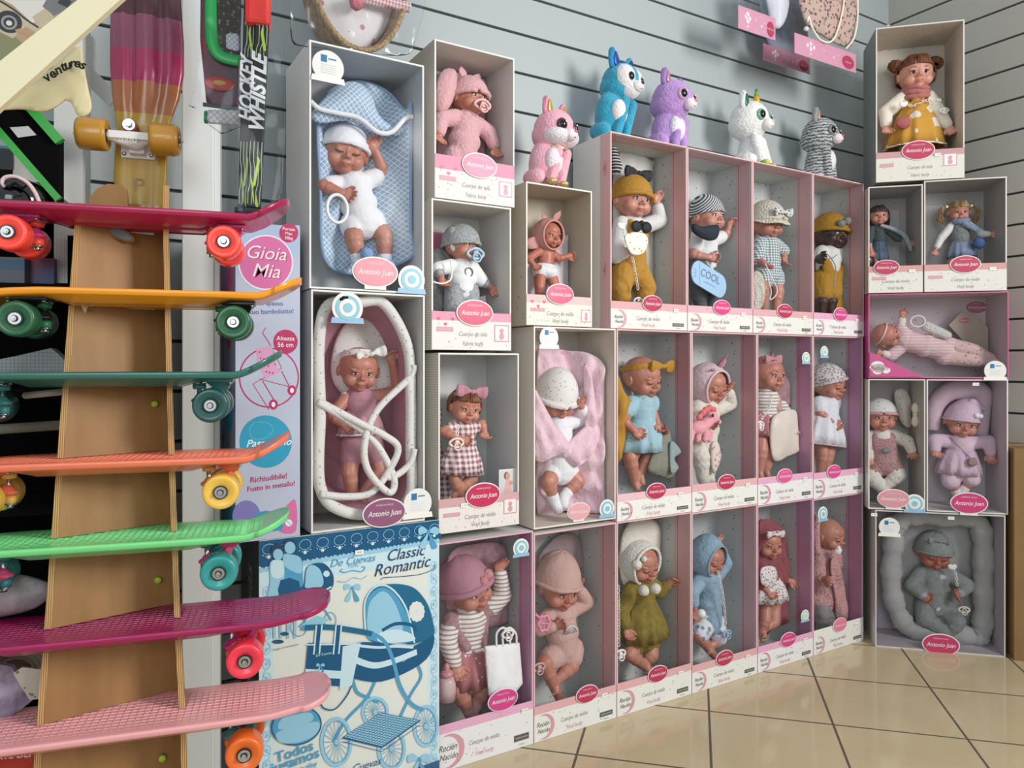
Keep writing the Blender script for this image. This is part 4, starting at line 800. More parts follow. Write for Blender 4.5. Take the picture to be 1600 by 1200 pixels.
m.tube([c+Vector((math.cos(a)*.017*(1+.12*math.cos(6*a)), 0, math.sin(a)*.02*(1+.12*math.cos(6*a)))) for a in np.linspace(0, 6.283, 49)[:-1]], .0045, 8, closed=True); m.tube([c+Vector((-.017, 0, .004)), c+Vector((.017, 0, -.004))], .003, 6); t.part('flower_ring', m, M('#e78dab', .3))
m = MB(); m.tube([c+Vector((-.012, 0, .014)), c+Vector((-.028, .0, .03))], .004, 6); t.part('tab', m, M('#e78dab', .3))
pacifier(L, clip(L.at(843, 1043, 1.70), .02), .022, M('#c9a5a3', .4), 'dull pink pacifier low at the left of the romper doll')
sheet('blanket', 'folded grey pink cloth behind the tall hat of the romper doll', 'cloth', L, [(842, 870), (870, 838), (900, 835), (918, 860), (910, 890), (850, 890)], 1.80, M('#9f8d8d', .9, bump=1, bsc=60), puff=.012, fold=.01)
clips(2)
knitw = M('#e6e4da', .95, bump=1.5, bsc=150)
d = doll(L, VR, 'baby doll in an olive green dress and white knitted hat with a flower', (1001, 879, 29), (1006, 1000), [((972, 955), (979, 982, .5)), ((1030, 924), (1044, 913, .5))], [((984, 1022), (1014, 1046)), ((1018, 1024), (1010, 1034))], yaw=4, pitch=12, roll=-4, top=(olive, 1.8, .9, 1.15), skirt=(olive, .75, 1.4, .75, 2.6), pants=(olive, .3, 1.1),
         hats=[('hood', dict(face=60, k=1.13, mat=knitw, rim=.09)), ('pom', dict(c=(-.8, -.5, .3), s=.26, mat=knitw, nm='knitted_flower')), ('pom', dict(c=(-.52, -.68, .62), s=.15, mat=knitw, nm='knitted_flower'))])
for p in ((1006, 923), (1024, 920)):
    m = MB(); m.tube([d.Sc+Vector((0, -.6*d.R, 0)), L.at(p[0], p[1], VR-.07)], .0016, 5); m.ell(L.at(p[0], p[1], VR-.075), .0165, n=3); m.displace(.0015, 300); d.part('pompom_tie', m, cream2)
pacifier(L, clip(L.at(970, 1022, 1.69), .015), .022, WHITE, 'white pacifier on a long chain at the left of the olive dress doll', chain=[clip(L.at(967, 1010, 1.69), .01), clip(L.at(967, 960, 1.69), .01), clip(L.at(966, 915, 1.69), .01)])
sheet('cushion', 'cream padded cushion edge behind the olive dress doll', 'cushion', L, [(970, 850), (985, 815), (1010, 808), (1030, 822), (1034, 850), (1028, 890), (1018, 910), (975, 915)], 1.775, cream2, puff=.02, fold=.006)
clips(3)
muslin = M('#93aec0', .85, 'noise', '#8aa5b8', 60, bump=1.2, bsc=70)
d = doll(L, VR, 'baby doll in a light blue muslin hood and top with printed bloomers', (1107, 871, 25), (1109, 975), [((1082, 925), (1086, 954, .3)), ((1134, 880), (1124, 850, .1))], [((1092, 993), (1117, 1026)), ((1124, 1002), (1108, 1010))], yaw=6, pitch=14, roll=-5, top=(muslin, 1.6, .85, 1.22), pants=(M('#dcdde2', .8, 'floral', '#7d8ea6', 40, thr=.33, col3='#a3adba', bump=.5), .75, 1.2),
         hats=[('hood', dict(face=50, k=1.2, mat=muslin, rim=.06, peak=.2))])
pacifier(L, L.at(1137, 990, 1.69), .02, M('#9db7d0', .4), 'pale blue pacifier on a white chain in front of the blue hooded doll', chain=[L.at(1134, 975, 1.69), L.at(1131, 940, 1.68), L.at(1127, 915, 1.68), L.at(1121, 890, 1.68)])
m = MB(); m.ell(L.at(1096, 959, 1.67), .014, n=3); m.displace(.0012, 300); single('white_ball', 'small white fluffy ball at the hand of the blue hooded doll', 'ball', L, m, WHITE)
clips(4)
burg = M('#8e4d53', .9, bump=.8, bsc=60)
d = doll(L, VR, 'baby doll in a floral dress with a floral bow under a maroon cloak', (1199, 848, 23), (1202, 945), [((1190, 915), (1201, 926, .6)), ((1224, 904), (1236, 907, .4))], [((1196, 968), (1190, 990)), ((1210, 972), (1192, 985))], yaw=-14, pitch=6, eyes='open', top=(burg, 1.1, .8, 1.13), skirt=(floralP, .75, 1.35, .9, 2.4),
         hats=[('band', dict(mat=floralP, z=.5, w=.12)), ('bow', dict(c=(0, -.75, .8), s=.6, mat=floralP))])
m = pillow([q for q in poly_px(L, [(1190, 888), (1210, 886), (1214, 905), (1205, 918), (1190, 912)], 1.68)], 1.68, .008, .003, .004, .002, 30, .3, .01); d.part('yoke', m, floralP)
sheet('cloak', 'maroon cloth cloak hanging behind the floral dress doll', 'cloak', L, [(1186, 830), (1195, 812), (1215, 818), (1228, 840), (1233, 880), (1246, 900), (1262, 962), (1236, 972), (1210, 980), (1188, 985)], 1.745, burg, puff=.015, fold=.03, fsc=26)
clips(5)
knitp = M('#d6a5a3', .95, 'noise', '#c08f8e', 120, bump=2, bsc=130)
d = doll(L, VR, 'baby doll in a fluffy pink knitted jacket and grey trousers', (1295, 836, 24), (1289, 940), [((1279, 902), (1288, 905, .7)), ((1307, 880), (1309, 858, .4))], [((1286, 961), (1284, 988)), ((1298, 961), (1292, 988))], yaw=10, pitch=8, top=(knitp, 1.5, 1.1, 1.25), pants=(M('#8c8784', .7, bump=1, bsc=50), 2.2, 1.1), skin=SKIN, hats=[])
sheet('scarf', 'long pink knitted scarf at the right of the fluffy jacket doll', 'scarf', L, [(1298, 880), (1308, 872), (1316, 900), (1322, 940), (1324, 966), (1308, 970), (1304, 930)], 1.70, knitp, puff=.012, fold=.02)
m = MB(); pts = smooth_path([clip(L.at(x, y, 1.70), .01) for x, y in ((1277, 862), (1275, 835), (1277, 808))], 8)
for i, p in enumerate(pts): m.ell(p, (.014, .014, .011), n=2)
single('knitted_braid', 'pink knitted braid hanging at the left of the fluffy jacket doll', 'braid', L, m, knitp)
m = MB(); m.ell(L.at(1310, 860, 1.68), (.016, .01, .016), n=3); m.displace(.005, 90); single('lace_cuff', 'white frilled lace puff held at the mouth of the fluffy jacket doll', 'lace', L, m, whitef)
# ---- middle row
clips(6)
d = doll(L, VR, 'bald baby doll with a mustard bow headband and pale blue dress', (1004, 590, 30), (1004, 695), [((972, 655), (991, 673, .6)), ((1018, 642), (1027, 660, .5))], [((985, 714), (992, 752)), ((1014, 714), (1000, 742))], yaw=8, pitch=12, roll=-5, top=(paleblue, .5, .7, 1.12), skirt=(paleblue, .7, 1.45, .85, 2.35),
         hats=[('band', dict(mat=mustard, z=.42, w=.14, tilt=20)), ('bow', dict(c=(.55, -.7, .66), s=.8, mat=mustard, ang=-4))])
sheet('coat', 'mustard muslin coat at the left side of the bald doll in pale blue', 'coat', L, [(962, 590), (975, 612), (988, 630), (986, 650), (978, 680), (972, 705), (962, 718)], 1.735, mustard, puff=.015, fold=.025)
t = sheet('pillow', 'grey star shaped toy pillow with blue patterned points at the right of the bald doll', 'pillow', L, [(1012, 735), (1024, 700), (1036, 678), (1045, 672), (1050, 695), (1062, 704), (1052, 718), (1060, 730), (1048, 748), (1030, 744)], 1.70, M('#8d8a7c', .9, bump=1, bsc=60), puff=.02, fold=.004)
m = pillow(poly_px(L, [(1048, 690), (1064, 706), (1053, 716), (1060, 731), (1048, 738)], 1.675), 1.675, .006, .004, .005); t.part('patterned_fin', m, M('#8ea3aa', .8, 'floral', '#b9a98e', 60, thr=.3))
m = MB(); m.cap(L.at(1041, 675, 1.69), L.at(1040, 665, 1.69), .008, .004); t.part('red_crest', m, M('#9c4a44', .8))
clips(7)
d = doll(L, VR, 'baby doll in a cream plush suit and pink unicorn hood', (1108, 602, 28), (1098, 700), [((1087, 655), (1106, 661, .7)), ((1141, 630), (1139, 612, .5))], [((1096, 714), (1098, 748)), ((1113, 712), (1108, 740))], yaw=2, pitch=14, roll=-6, top=(cream2, 1.85, 1.3, 1.2), pants=(cream2, 2.3, 1.12),
         hats=[('hood', dict(face=52, k=1.17, mat=M('#dcc3c6', .9, bump=.8, bsc=80), rim=.07)), ('cone', dict(c=(.25, -.3, 1.1), d=(.45, -.1, .62), w=.14, mat=M('#a86478', .5))), ('ear', dict(c=(.75, 0, .9), d=(.3, 0, .45), mat=M('#cda3aa', .8), w=.22)), ('ear', dict(c=(-.3, -.5, .98), d=(-.3, 0, .1), mat=M('#b07f8a', .8), w=.16))])
t = Thing('unicorn_toy', 'small pink plush unicorn held by the doll in the unicorn hood', 'plush toy', L, L.at(1100, 688, 1.68)); pk = M('#f2a9b3', .95, bump=1, bsc=200, sheen=.3)
q = lambda x, y, v=1.685: clip(L.at(x, y, v), .012)
m = MB(); m.ell(q(1092, 668), (.035, .02, .022), n=3); m.ell(q(1112, 652), (.022, .02, .021), n=3); m.ell(q(1121, 659), (.012, .014, .011), n=3); m.cap(q(1100, 665), q(1110, 655), .018, .017); [m.cap(q(x, 675), q(x-2, 687), .0105, .01) for x in (1081, 1092, 1103, 1110)]; t.part('body', m, pk, voxel=.0025, it=3)
m = MB(); m.ell(q(1114, 649, 1.665), (.0045, .003, .006), n=2); t.part('eye', m, M('#151515', .1))
m = MB(); [m.ell(q(x, y, 1.68), (.012, .01, .01), n=2) for x, y in ((1098, 645), (1103, 640), (1109, 637), (1115, 640), (1093, 652))]; t.part('mane', m, M('#ef7c7e', .9, bump=1.5, bsc=150), voxel=.003, it=2)
t2 = sheet('bib_cloth', 'cream and pink printed cloth beside the leg of the doll in the unicorn hood', 'cloth', L, [(1112, 695), (1120, 690), (1125, 708), (1124, 722), (1116, 740), (1112, 725)], 1.70, M('#e0d4cb', .8, 'floral', '#d19a8c', 60, thr=.3), puff=.006, fold=.006)
clips(8)
d = doll(L, VR, 'wide eyed baby doll with a rose headband and star print dress', (1199, 585, 27), (1197, 675), [None, ((1226, 645), (1236, 665, .5))], [((1190, 702), (1187, 736)), ((1204, 702), (1197, 736))], yaw=0, pitch=2, eyes='open', top=(stripeW, 1.8, .9, 1.15), skirt=(starP, .78, 1.15, .8, 2.1), hats=[('band', dict(mat=M('#c38d92', .85, bump=.6), z=.42, w=.2, tilt=20)), ('bow', dict(c=(-.3, -.62, .85), s=.6, mat=M('#c38d92', .85, bump=.8)))])
m = MB(); A = d.A[1]; m.cap(A[0], d.Sc+d.sp*.6*d.R - d.la*.2*d.R + Vector((0, -.55*d.R, 0)), .38*d.R, .26*d.R); d.part('bolero', m, M('#c09a9b', .9, bump=1.2, bsc=80), voxel=.045*d.R, it=3)
pacifier(L, clip(L.at(1188, 664, 1.67), .014), .022, WHITE, 'white pacifier hanging on the wide eyed doll', chain=[clip(L.at(1190, 655, 1.67), .01), L.at(1200, 640, 1.67), L.at(1206, 618, 1.67)])
sheet('blanket', 'mauve plush triangular blanket behind the head of the wide eyed doll', 'blanket', L, [(1205, 548), (1217, 568), (1238, 600), (1253, 622), (1248, 630), (1225, 638), (1205, 630)], 1.735, M('#a8868c', .95, 'noise', '#957279', 50, bump=1.5, bsc=50), puff=.01, fold=.008, smooth=False)
sheet('pouch', 'cream satin pouch beside the legs of the wide eyed doll', 'pouch', L, [(1206, 655), (1240, 640), (1246, 665), (1253, 695), (1250, 705), (1232, 712), (1208, 718)], 1.70, M('#ddd3c6', .45, bump=.8, bsc=30), puff=.012, fold=.006)
clips(9)
d = doll(L, VR, 'drowsy baby doll in a floral bonnet and white bubble dress', (1295, 598, 26), (1288, 675), [((1282, 646), (1300, 660, .6)), ((1307, 620), (1317, 605, .3))], [((1286, 708), (1282, 738)), ((1294, 708), (1290, 738))], yaw=6, pitch=12, roll=-8, top=(M('#e2e2e8', .85, bump=1, bsc=50), .5, .7, 1.15), skirt=(M('#e2e2e8', .85, bump=1, bsc=50), .8, 1.35, .5, 2.3, M('#cfb0b8', .8)), hats=[('dome', dict(tilt=26, ang=98, mat=M('#d8d0cd', .85, 'floral', '#9a7c86', 110, thr=.4, col3='#7e8a86', bump=.6), rim=.1, k=1.1))])
# ---- top row
clips(10)
d = doll(L, VR, 'alert baby doll in mustard dungarees and a mustard turban hat', (988, 312, 31), (986, 425), [((962, 400), (980, 394, .6)), ((1037, 345), (1027, 318, .3))], [((970, 452), (975, 488)), ((1010, 450), (1004, 486))], yaw=-4, pitch=6, roll=4, skin=SKP, eyes='open', top=(M('#dcdcda', .8, bump=.5), 1.75, .6, 1.12), pants=(mustard, 1.6, 1.15),
         hats=[('dome', dict(tilt=12, ang=96, mat=mustard, rim=.12, k=1.12, stretch=.1)), ('bow', dict(c=(.1, -.1, 1.25), s=.7, mat=M('#23262c', .7)))])
m = MB(); m.cap(d.Sc+d.sp*.5*d.R, d.Pc, .7*d.R, .74*d.R, 20)
for s_ in (1, -1): m.cap(d.Sc+d.la*.38*d.R*s_+Vector((0, -.35*d.R, 0)), d.Sc+d.sp*.6*d.R+d.la*.35*d.R*s_+Vector((0, -.5*d.R, 0)), .22*d.R, .24*d.R)
d.part('dungarees_bib', m, mustard, voxel=.045*d.R, it=3)
m = pillow(poly_px(L, [(976, 370), (990, 363), (1008, 366), (1012, 380), (1004, 396), (986, 396)], VR-.1), VR-.1, .006, .003, .004, .001); d.part('printed_pocket', m, M('#e4e1da', .8, 'floral', '#5d6a72', 70, thr=.22, col3='#b98a52'))
m = MB(); c = d.Sc+Vector((0, -.72*d.R, 0)); m.ell(c+Vector((-.02, 0, -.012)), (.02, .008, .018)); m.ell(c+Vector((.02, 0, -.012)), (.02, .008, .018)); m.ell(c, (.008, .008, .008)); d.part('neck_bow', m, M('#1f232a', .7))
pacifier(L, L.at(998, 470, 1.67), .018, WHITE, 'white chain clip with a cloud shape on the mustard dungarees doll', ring=False, chain=[L.at(997, 452, 1.67), L.at(990, 410, 1.665), L.at(980, 380, 1.66), L.at(970, 350, 1.66)], clip=M('#f0efe9', .4))
sheet('cushion', 'cream cotton cushion filling the box behind the mustard dungarees doll', 'cushion', L, [(962, 250), (1020, 245), (1050, 270), (1056, 330), (1052, 400), (1062, 440), (1050, 490), (970, 490)], 1.79, M('#c9c7bf', .85, bump=.8, bsc=25), puff=.012, fold=.008)
m = MB(); m.cap(clip(L.at(962, 262, 1.70), .02), clip(L.at(958, 235, 1.70), .02), .02, .012); m.displace(.003, 60); single('striped_cuff', 'black and white striped cloth at the upper left of the turban doll', 'cloth', L, m, M('#dcdcd8', .8, 'stripes', '#2a2d33', 110, ax='zx'))
clips(11)
beanie = M('#d9dcdc', .85, 'stripes', '#3a434c', 125, ax='ex', thr=.5)
d = doll(L, VR, 'baby doll in a striped beanie and a navy neckerchief', (1106, 338, 26), (1100, 418), [((1084, 398), (1108, 402, .7)), ((1137, 368), (1141, 354, .4))], [((1092, 455), (1096, 488)), ((1116, 455), (1112, 488))], yaw=4, pitch=2, roll=-2, skin=SKP, eyes='open', iris=IRISB, top=(M('#e2e3e2', .8, bump=.5), .6, 1, 1.15), pants=(M('#5b5f62', .8, bump=.8), 2.2, 1.15), hats=[('dome', dict(tilt=12, ang=96, mat=beanie, rim=.05, k=1.1, stretch=.18))])
m = pillow(poly_px(L, [(1083, 350), (1095, 354), (1120, 352), (1121, 368), (1112, 376), (1096, 371), (1084, 362)], VR-.075), VR-.075, .014, .01, .004, .003, 40, .5, .012); d.part('neckerchief', m, M('#222c38', .8, bump=.6))
t = Thing('toy_skateboard_plate', 'pale blue rounded plate lettered COOL held by the striped beanie doll', 'plate', L, L.at(1110, 470, 1.672)); ang = math.radians(-17)
c = L.at(1112, 437, 1.674); c.x = max(c.x, BOXES[11].room[0]+.07); hw, hh = .098, .038; ol = []
for sx, a0 in ((1, -90), (-1, 90)):
    for k in range(13): a = math.radians(a0+180*k/12); ol.append((sx*(hw-hh)+math.cos(a)*hh, math.sin(a)*hh))
rot = lambda p: (c.x-.012+p[0]*math.cos(ang)*.8-p[1]*math.sin(ang)*.8, c.z+p[0]*math.sin(ang)+p[1]*math.cos(ang))
m = MB(); m.prism([rot(p) for p in ol], 1.672, 1.677); t.part('plate', m, M('#a5c8e6', .5), smooth=False, bevel=.001)
m = MB(); m.text('COOL', rot((.002, .01)), .034, 1.6712, 0, rot=ang, bold=.01, sx=.9); m.text('be the best you', rot((.005, -.014)), .008, 1.6712, 1, rot=ang); m.box((rot((-.055, 0))[0]-.0005, 1.6712, c.z-.018), (rot((-.055, 0))[0]+.0005, 1.672, c.z+.05), 1)
for k in range(7): m.box((c.x-.08+.004*(k % 3), 1.6712, c.z+.004+k*.004), (c.x-.072+.004*(k % 2), 1.672, c.z+.006+k*.004), 1)
t.part('lettering', m, [M('#6f8797', .6), M('#86a8c4', .6)], smooth=False)
clips(12)
fuzzy = M('#e2dccb', .98, bump=2.5, bsc=160)
d = doll(L, VR, 'baby doll in a blue gingham romper and fluffy cream sun hat', (1199, 348, 25), (1201, 432), [((1184, 405), (1194, 413, .7)), ((1224, 392), (1226, 404, .4))], [((1192, 452), (1194, 485)), ((1216, 455), (1212, 488))], yaw=-6, pitch=10, top=(gingB, 1.2, 1.25, 1.15), pants=(gingB, .3, 1.25), hats=[('dome', dict(tilt=8, ang=90, mat=fuzzy, rim=.12, k=1.22, stretch=.12)), ('brim', dict(mat=fuzzy)), ('bow', dict(c=(.1, -1.08, .62), s=.62, mat=M('#d9d9d5', .8, 'floral', '#3f4750', 130, thr=.4, col3='#6d757a')))])
sheet('fluffy_pouch', 'fluffy cream pouch at the lower left of the sun hat doll', 'pouch', L, [(1177, 430), (1188, 426), (1194, 445), (1192, 475), (1177, 490)], 1.72, fuzzy, puff=.02, fold=.006)
m = MB(); m.tube(smooth_path([L.at(x, y, 1.67) for x, y in ((1196, 412), (1204, 430), (1214, 450), (1212, 462), (1203, 468), (1205, 455), (1200, 435))], 8), .0018, 6); single('cord', 'thin white cord looped over the leg of the sun hat doll', 'cord', L, m, WHITE)
clips(13)
musd = M('#ab7f22', .9, bump=1.2, bsc=80)
d = doll(L, VR, 'dark skinned baby doll in a mustard hat with two grey pompoms', (1299, 364, 26), (1292, 440), [((1281, 405), (1283, 402, .6)), ((1322, 390), (1327, 368, .4))], [((1285, 462), (1284, 490)), ((1300, 462), (1298, 490))], yaw=-4, pitch=10, roll=6, skin=SKD, eyes='open', top=(M('#dcdcd6', .8, bump=.5), .6, .5, 1.1), pants=(musd, .8, 1.2), hats=[('dome', dict(tilt=12, ang=96, mat=musd, rim=.12, k=1.12, stretch=.05)), ('pom', dict(c=(-.42, -.9, .45), s=.23, mat=M('#8f9291', .95, bump=2, bsc=200))), ('pom', dict(c=(.02, -.88, .68), s=.23, mat=M('#8f9291', .95, bump=2, bsc=200)))])
sheet('blanket', 'mustard cloth draped beside the dark skinned doll', 'blanket', L, [(1286, 405), (1305, 412), (1322, 412), (1330, 440), (1336, 480), (1330, 492), (1300, 494), (1292, 460)], 1.73, musd, puff=.02, fold=.012)
m = MB(); m.tube(smooth_path([L.at(x, y, 1.665) for x, y in ((1290, 395), (1300, 405), (1306, 420), (1303, 450))], 6), .002, 6); m.tube(smooth_path([L.at(x, y, 1.665) for x, y in ((1288, 402), (1298, 404), (1308, 398))], 6), .002, 6); d.part('neck_ribbon', m, M('#9a9c98', .7))
inside(None)
# ------------------------------------------------------------------ dolls of the corner stack
VD = DV+.11
clips(21)
d = doll(D, VD, 'large baby doll in a grey suit and grey turban lying in a grey nest', (1460, 862, 26), (1460, 946), [((1425, 915), (1443, 931, .7)), ((1512, 915), (1500, 927, .7))], [((1446, 968), (1488, 998)), ((1494, 970), (1484, 994))], yaw=0, pitch=14, roll=2, top=(greys, 1.85, 1, 1.22), pants=(greys, 2.3, 1.2),
         hats=[('dome', dict(tilt=14, ang=95, mat=greys, rim=.08, k=1.14, wob=.03)), ('bow', dict(c=(0, -.62, .95), s=.5, mat=greys))], skin=SKR)
for a_ in d.A:
    m = MB(); m.cap(a_[1].lerp(a_[2], .75), a_[1].lerp(a_[2], .95), .3*d.R, .29*d.R); d.part('cuff', m, greyk, voxel=.05*d.R)
m = MB(); m.ell(d.Sc+d.sp*.05*d.R+Vector((.015, -.62*d.R, 0)), (.016, .006, .011), n=2); d.part('collar_patch', m, M('#c9bcc2', .8))
m = MB(); n = 30; [m.ell(d.Pc+Vector((x, -.72*d.R+abs(x)*1.2, .0+.003*math.sin(x*400))), (.006, .006, .009), n=1) for x in np.linspace(-.055, .055, 24)]; d.part('lace_trim', m, M('#d8c6cc', .8, bump=1), voxel=.002)
pacifier(D, D.at(1507, 953, DV+.03), .02, M('#e6e0cf', .4), 'cream pacifier on a chain at the right hand of the doll in the grey nest', teat=M('#9c7248', .4), chain=[D.at(1496, 915, DV+.03), D.at(1493, 895, DV+.04), D.at(1487, 885, DV+.04)], clip=WHITE)
t = Thing('baby_nest', 'grey padded oval nest cushion around the doll in the grey suit', 'cushion', D, (.83, DV+.12, .02)); nestm = M('#a9a8a6', .9, bump=.8, bsc=30)
P = smooth_path([clip(D.at(x, y, DV+.1), .03) for x, y in ((1395, 860), (1402, 820), (1430, 800), (1480, 795), (1525, 812), (1548, 850), (1556, 910), (1552, 965), (1530, 1000), (1500, 1004), (1430, 995), (1405, 960), (1393, 915))], 8, True)
m = MB(); m.tube(P, [.034+.0035*math.sin(i*.9)+.002*math.sin(i*2.3) for i in range(len(P))], 16, closed=True); t.part('bolster', m, nestm)
m = pillow(P, DV+.15, .0, .02, .008, .006, 14, .1); t.part('nest_base', m, nestm)
clips(22)
fluff = M('#c99fa0', .95, 'noise', '#b48588', 170, bump=2.5, bsc=170); dotC = M('#ddd6ca', .85, 'dots', '#8f8378', 70, thr=.16, bump=.5)
d = doll(D, VD, 'baby doll in fluffy pink overalls with spotted cream sleeves', (1376, 650, 24), (1381, 722), [((1352, 700), (1352, 715, .4)), ((1418, 690), (1432, 706, .6))], [((1362, 745), (1383, 768)), ((1403, 742), (1386, 758))], yaw=2, pitch=2, eyes='open', top=(dotC, 1.85, .8, 1.15), pants=(dotC, 2.3, 1.15), hats=[('dome', dict(tilt=12, ang=94, mat=M('#d3d0cc', .85, 'dots', '#8c8b90', 60, thr=.2), rim=.1, k=1.1, rimmat=M('#c99c9e', .9)))])
m = MB(); m.cap(d.Sc+d.sp*.55*d.R, d.Pc, .82*d.R, .88*d.R, 20)
for k in range(2): m.cap(d.hipp if False else d.Pc+d.la*.42*d.R*(1-2*k), d.Lg[k][0].lerp(d.Lg[k][1], .6), .62*d.R, .56*d.R); m.cap(d.Sc+d.la*.42*d.R*(1-2*k)+Vector((0, -.3*d.R, 0)), d.Sc+d.sp*.6*d.R+d.la*.4*d.R*(1-2*k)+Vector((0, -.45*d.R, 0)), .26*d.R, .3*d.R)
d.part('overalls', m, fluff, voxel=.05*d.R, it=4)
m = MB(); m.ell(d.Sc.lerp(d.Pc, .5)+Vector((0, -.95*d.R, 0)), (.016, .006, .01), n=2); d.part('embroidered_patch', m, M('#7f8a86', .8))
sheet('comforter', 'beige spotted comforter cloth knotted at the right of the fluffy overalls doll', 'cloth', D, [(1398, 612), (1412, 608), (1424, 625), (1428, 650), (1422, 668), (1408, 660), (1400, 635)], DV+.14, dotC, puff=.015, fold=.012)
m = MB(); c = D.at(1430, 648, DV+.07)
for s_, dz in ((1, .022), (-1, -.022)): m.ell(c+Vector((0, 0, dz)), (.013, .012, .022), n=2)
m.ell(c, .009); m.displace(.003, 70); single('satin_bow', 'cream satin bow at the upper right of the fluffy overalls doll', 'bow', D, m, M('#e4dcc8', .35, bump=.6, bsc=40))
clips(23)
lil = M('#cdb3c4', .9, bump=.8, bsc=60)
d = doll(D, VD, 'chubby baby doll in a pink top and a drooping night cap with two white pompoms', (1503, 658, 25), (1500, 728), [((1461, 688), (1462, 704, .6)), ((1545, 690), (1559, 710, .4))], [((1486, 752), (1496, 772)), ((1518, 748), (1504, 768))], yaw=0, pitch=12, roll=6, eyes='open', top=(lil, 1.85, .9, 1.18), skirt=(lil, .8, 1.25, .5, 1.9), pants=(M('#d7bfcb', .9, bump=.8), 1.0, 1.2), socks=M('#dcd8d8', .9, bump=1),
         hats=[('dome', dict(tilt=12, ang=94, mat=lil, rim=.06, k=1.1, stretch=.25, lean=.3)), ('cone', dict(c=(.35, -.05, 1.15), d=(.75, .1, -.35), w=.3, mat=lil, nm='cap_tail')), ('pom', dict(c=(.45, -.8, .62), s=.15, mat=M('#e9e7e8', .95, bump=2))), ('pom', dict(c=(.7, -.62, .56), s=.15, mat=M('#e9e7e8', .95, bump=2)))])
m = MB(); m.add([d.Sc+Vector((-.045, -.5*d.R, .022)), d.Sc+Vector((.05, -.5*d.R, .022)), d.Sc+Vector((.008, -.85*d.R, -.045)), d.Sc+Vector((-.045, -.45*d.R, .02)), d.Sc+Vector((.05, -.45*d.R, .02)), d.Sc+Vector((.008, -.78*d.R, -.047))], [[0, 2, 1], [3, 4, 5], [0, 3, 5, 2], [2, 5, 4, 1], [1, 4, 3, 0]]); d.part('bib', m, M('#d9bccc', .85))
m = MB(); c = d.Sc.lerp(d.Pc, .75)+Vector((.02, -1.0*d.R, 0)); m.ell(c, (.016, .01, .016), n=3); m.displace(.004, 100); m.cap(d.Sc+Vector((.008, -.85*d.R, -.045)), c, .002, .002, 6); d.part('hanging_pompom', m, M('#a98a8c', .95, bump=2, bsc=200))
t = Thing('nursing_pillow', 'pale pink crescent pillow behind the night cap doll', 'pillow', D, D.at(1500, 720, DV+.15)); P = smooth_path([clip(D.at(x, y, DV+.14), .035) for x, y in ((1458, 672), (1462, 635), (1480, 614), (1505, 607), (1532, 614), (1552, 640), (1558, 670), (1550, 700))], 8)
m = MB(); k = len(P); m.tube(P, [.03*math.sin(math.pi*(.14+.72*i/(k-1)))+.008 for i in range(k)], 16); t.part('crescent', m, M('#c9b0bd', .9, bump=.8, bsc=40))
clips(24)
stripP = M('#dcc0c0', .85, 'stripes', '#ceaeb0', 90, ax='zx', thr=.5, bump=.8, bsc=30)
d = doll(D, VD, 'baby doll in a pale pink striped suit lying on its side', (1386, 524, 19), (1478, 548), [((1392, 556), (1378, 552, .5)), ((1408, 512), (1410, 494, .4))], [((1520, 562), (1548, 566)), ((1522, 548), (1556, 560))], yaw=25, pitch=8, roll=-68, eyes='open', top=(stripP, 1.0, 1.2, 1.35), pants=(M('#cfb0ad', .85, 'floral', '#a98078', 60, thr=.25, bump=.8), 2.3, 1.25), hats=[('band', dict(mat=M('#e4c8c8', .8), z=.3, w=.05, tilt=30))], feet=True)
for a_, nm in ((d.A[0], 'floral_sleeve'), (d.A[1], 'floral_sleeve')):
    m = MB(); m.cap(a_[0], a_[1], .38*d.R, .36*d.R); m.cap(a_[1], a_[1].lerp(a_[2], .7), .36*d.R, .3*d.R); d.part(nm, m, M('#e0d3cc', .85, 'floral', '#a98a88', 70, thr=.28, bump=.8), voxel=.05*d.R, it=3)
t = Thing('white_plush', 'white fluffy plush with a looped band above the lying doll', 'plush toy', D, D.at(1460, 530, DV+.1)); m = MB(); m.cap(D.at(1448, 510, DV+.09), D.at(1480, 524, DV+.09), .02, .016); m.displace(.002, 200); t.part('body', m, M('#e2dcd6', .95, bump=2.5, bsc=200), voxel=.003, it=1)
m = MB(); c = D.at(1434, 502, DV+.08); m.tube([c+Vector((math.cos(a)*.024, 0, math.sin(a)*.02)) for a in np.linspace(0, 6.283, 25)[:-1]], .004, 6, closed=True); t.part('loop', m, M('#dccfd0', .8))
t = Thing('gift_bag', 'beige folded paper bag with an oval badge at the right of the lying doll', 'bag', D, D.at(1540, 560, DV+.15)); P = [clip(D.at(x, y, DV+.15), .008) for x, y in ((1482, 508), (1503, 486), (1520, 492), (1545, 512), (1574, 556), (1574, 575))]
m = MB(); m.prism([(p.x, p.z) for p in P], DV+.145, DV+.152); t.part('paper', m, M('#a8988a', .8), smooth=False); c = D.at(1508, 500, DV+.14); badge(t, (c.x, c.z), .016, DV+.143, M('#a84866', .5))
c = clip(D.at(1530, 480, DV+.188), .03); t = Thing('back_badge', 'rose oval badge printed on the back wall behind the lying doll', 'badge', D, (c.x, DV+.19, c.z)); badge(t, (c.x, min(c.z, 1.235)), .036, DV+.193, M('#b06078', .5))
clips(25)
gk = M('#4d5c5e', .9, 'gingham', '#323c3e', 170, ax='xz', bump=1); denim = M('#5c6d80', .85, 'noise', '#465566', 40, bump=.6)
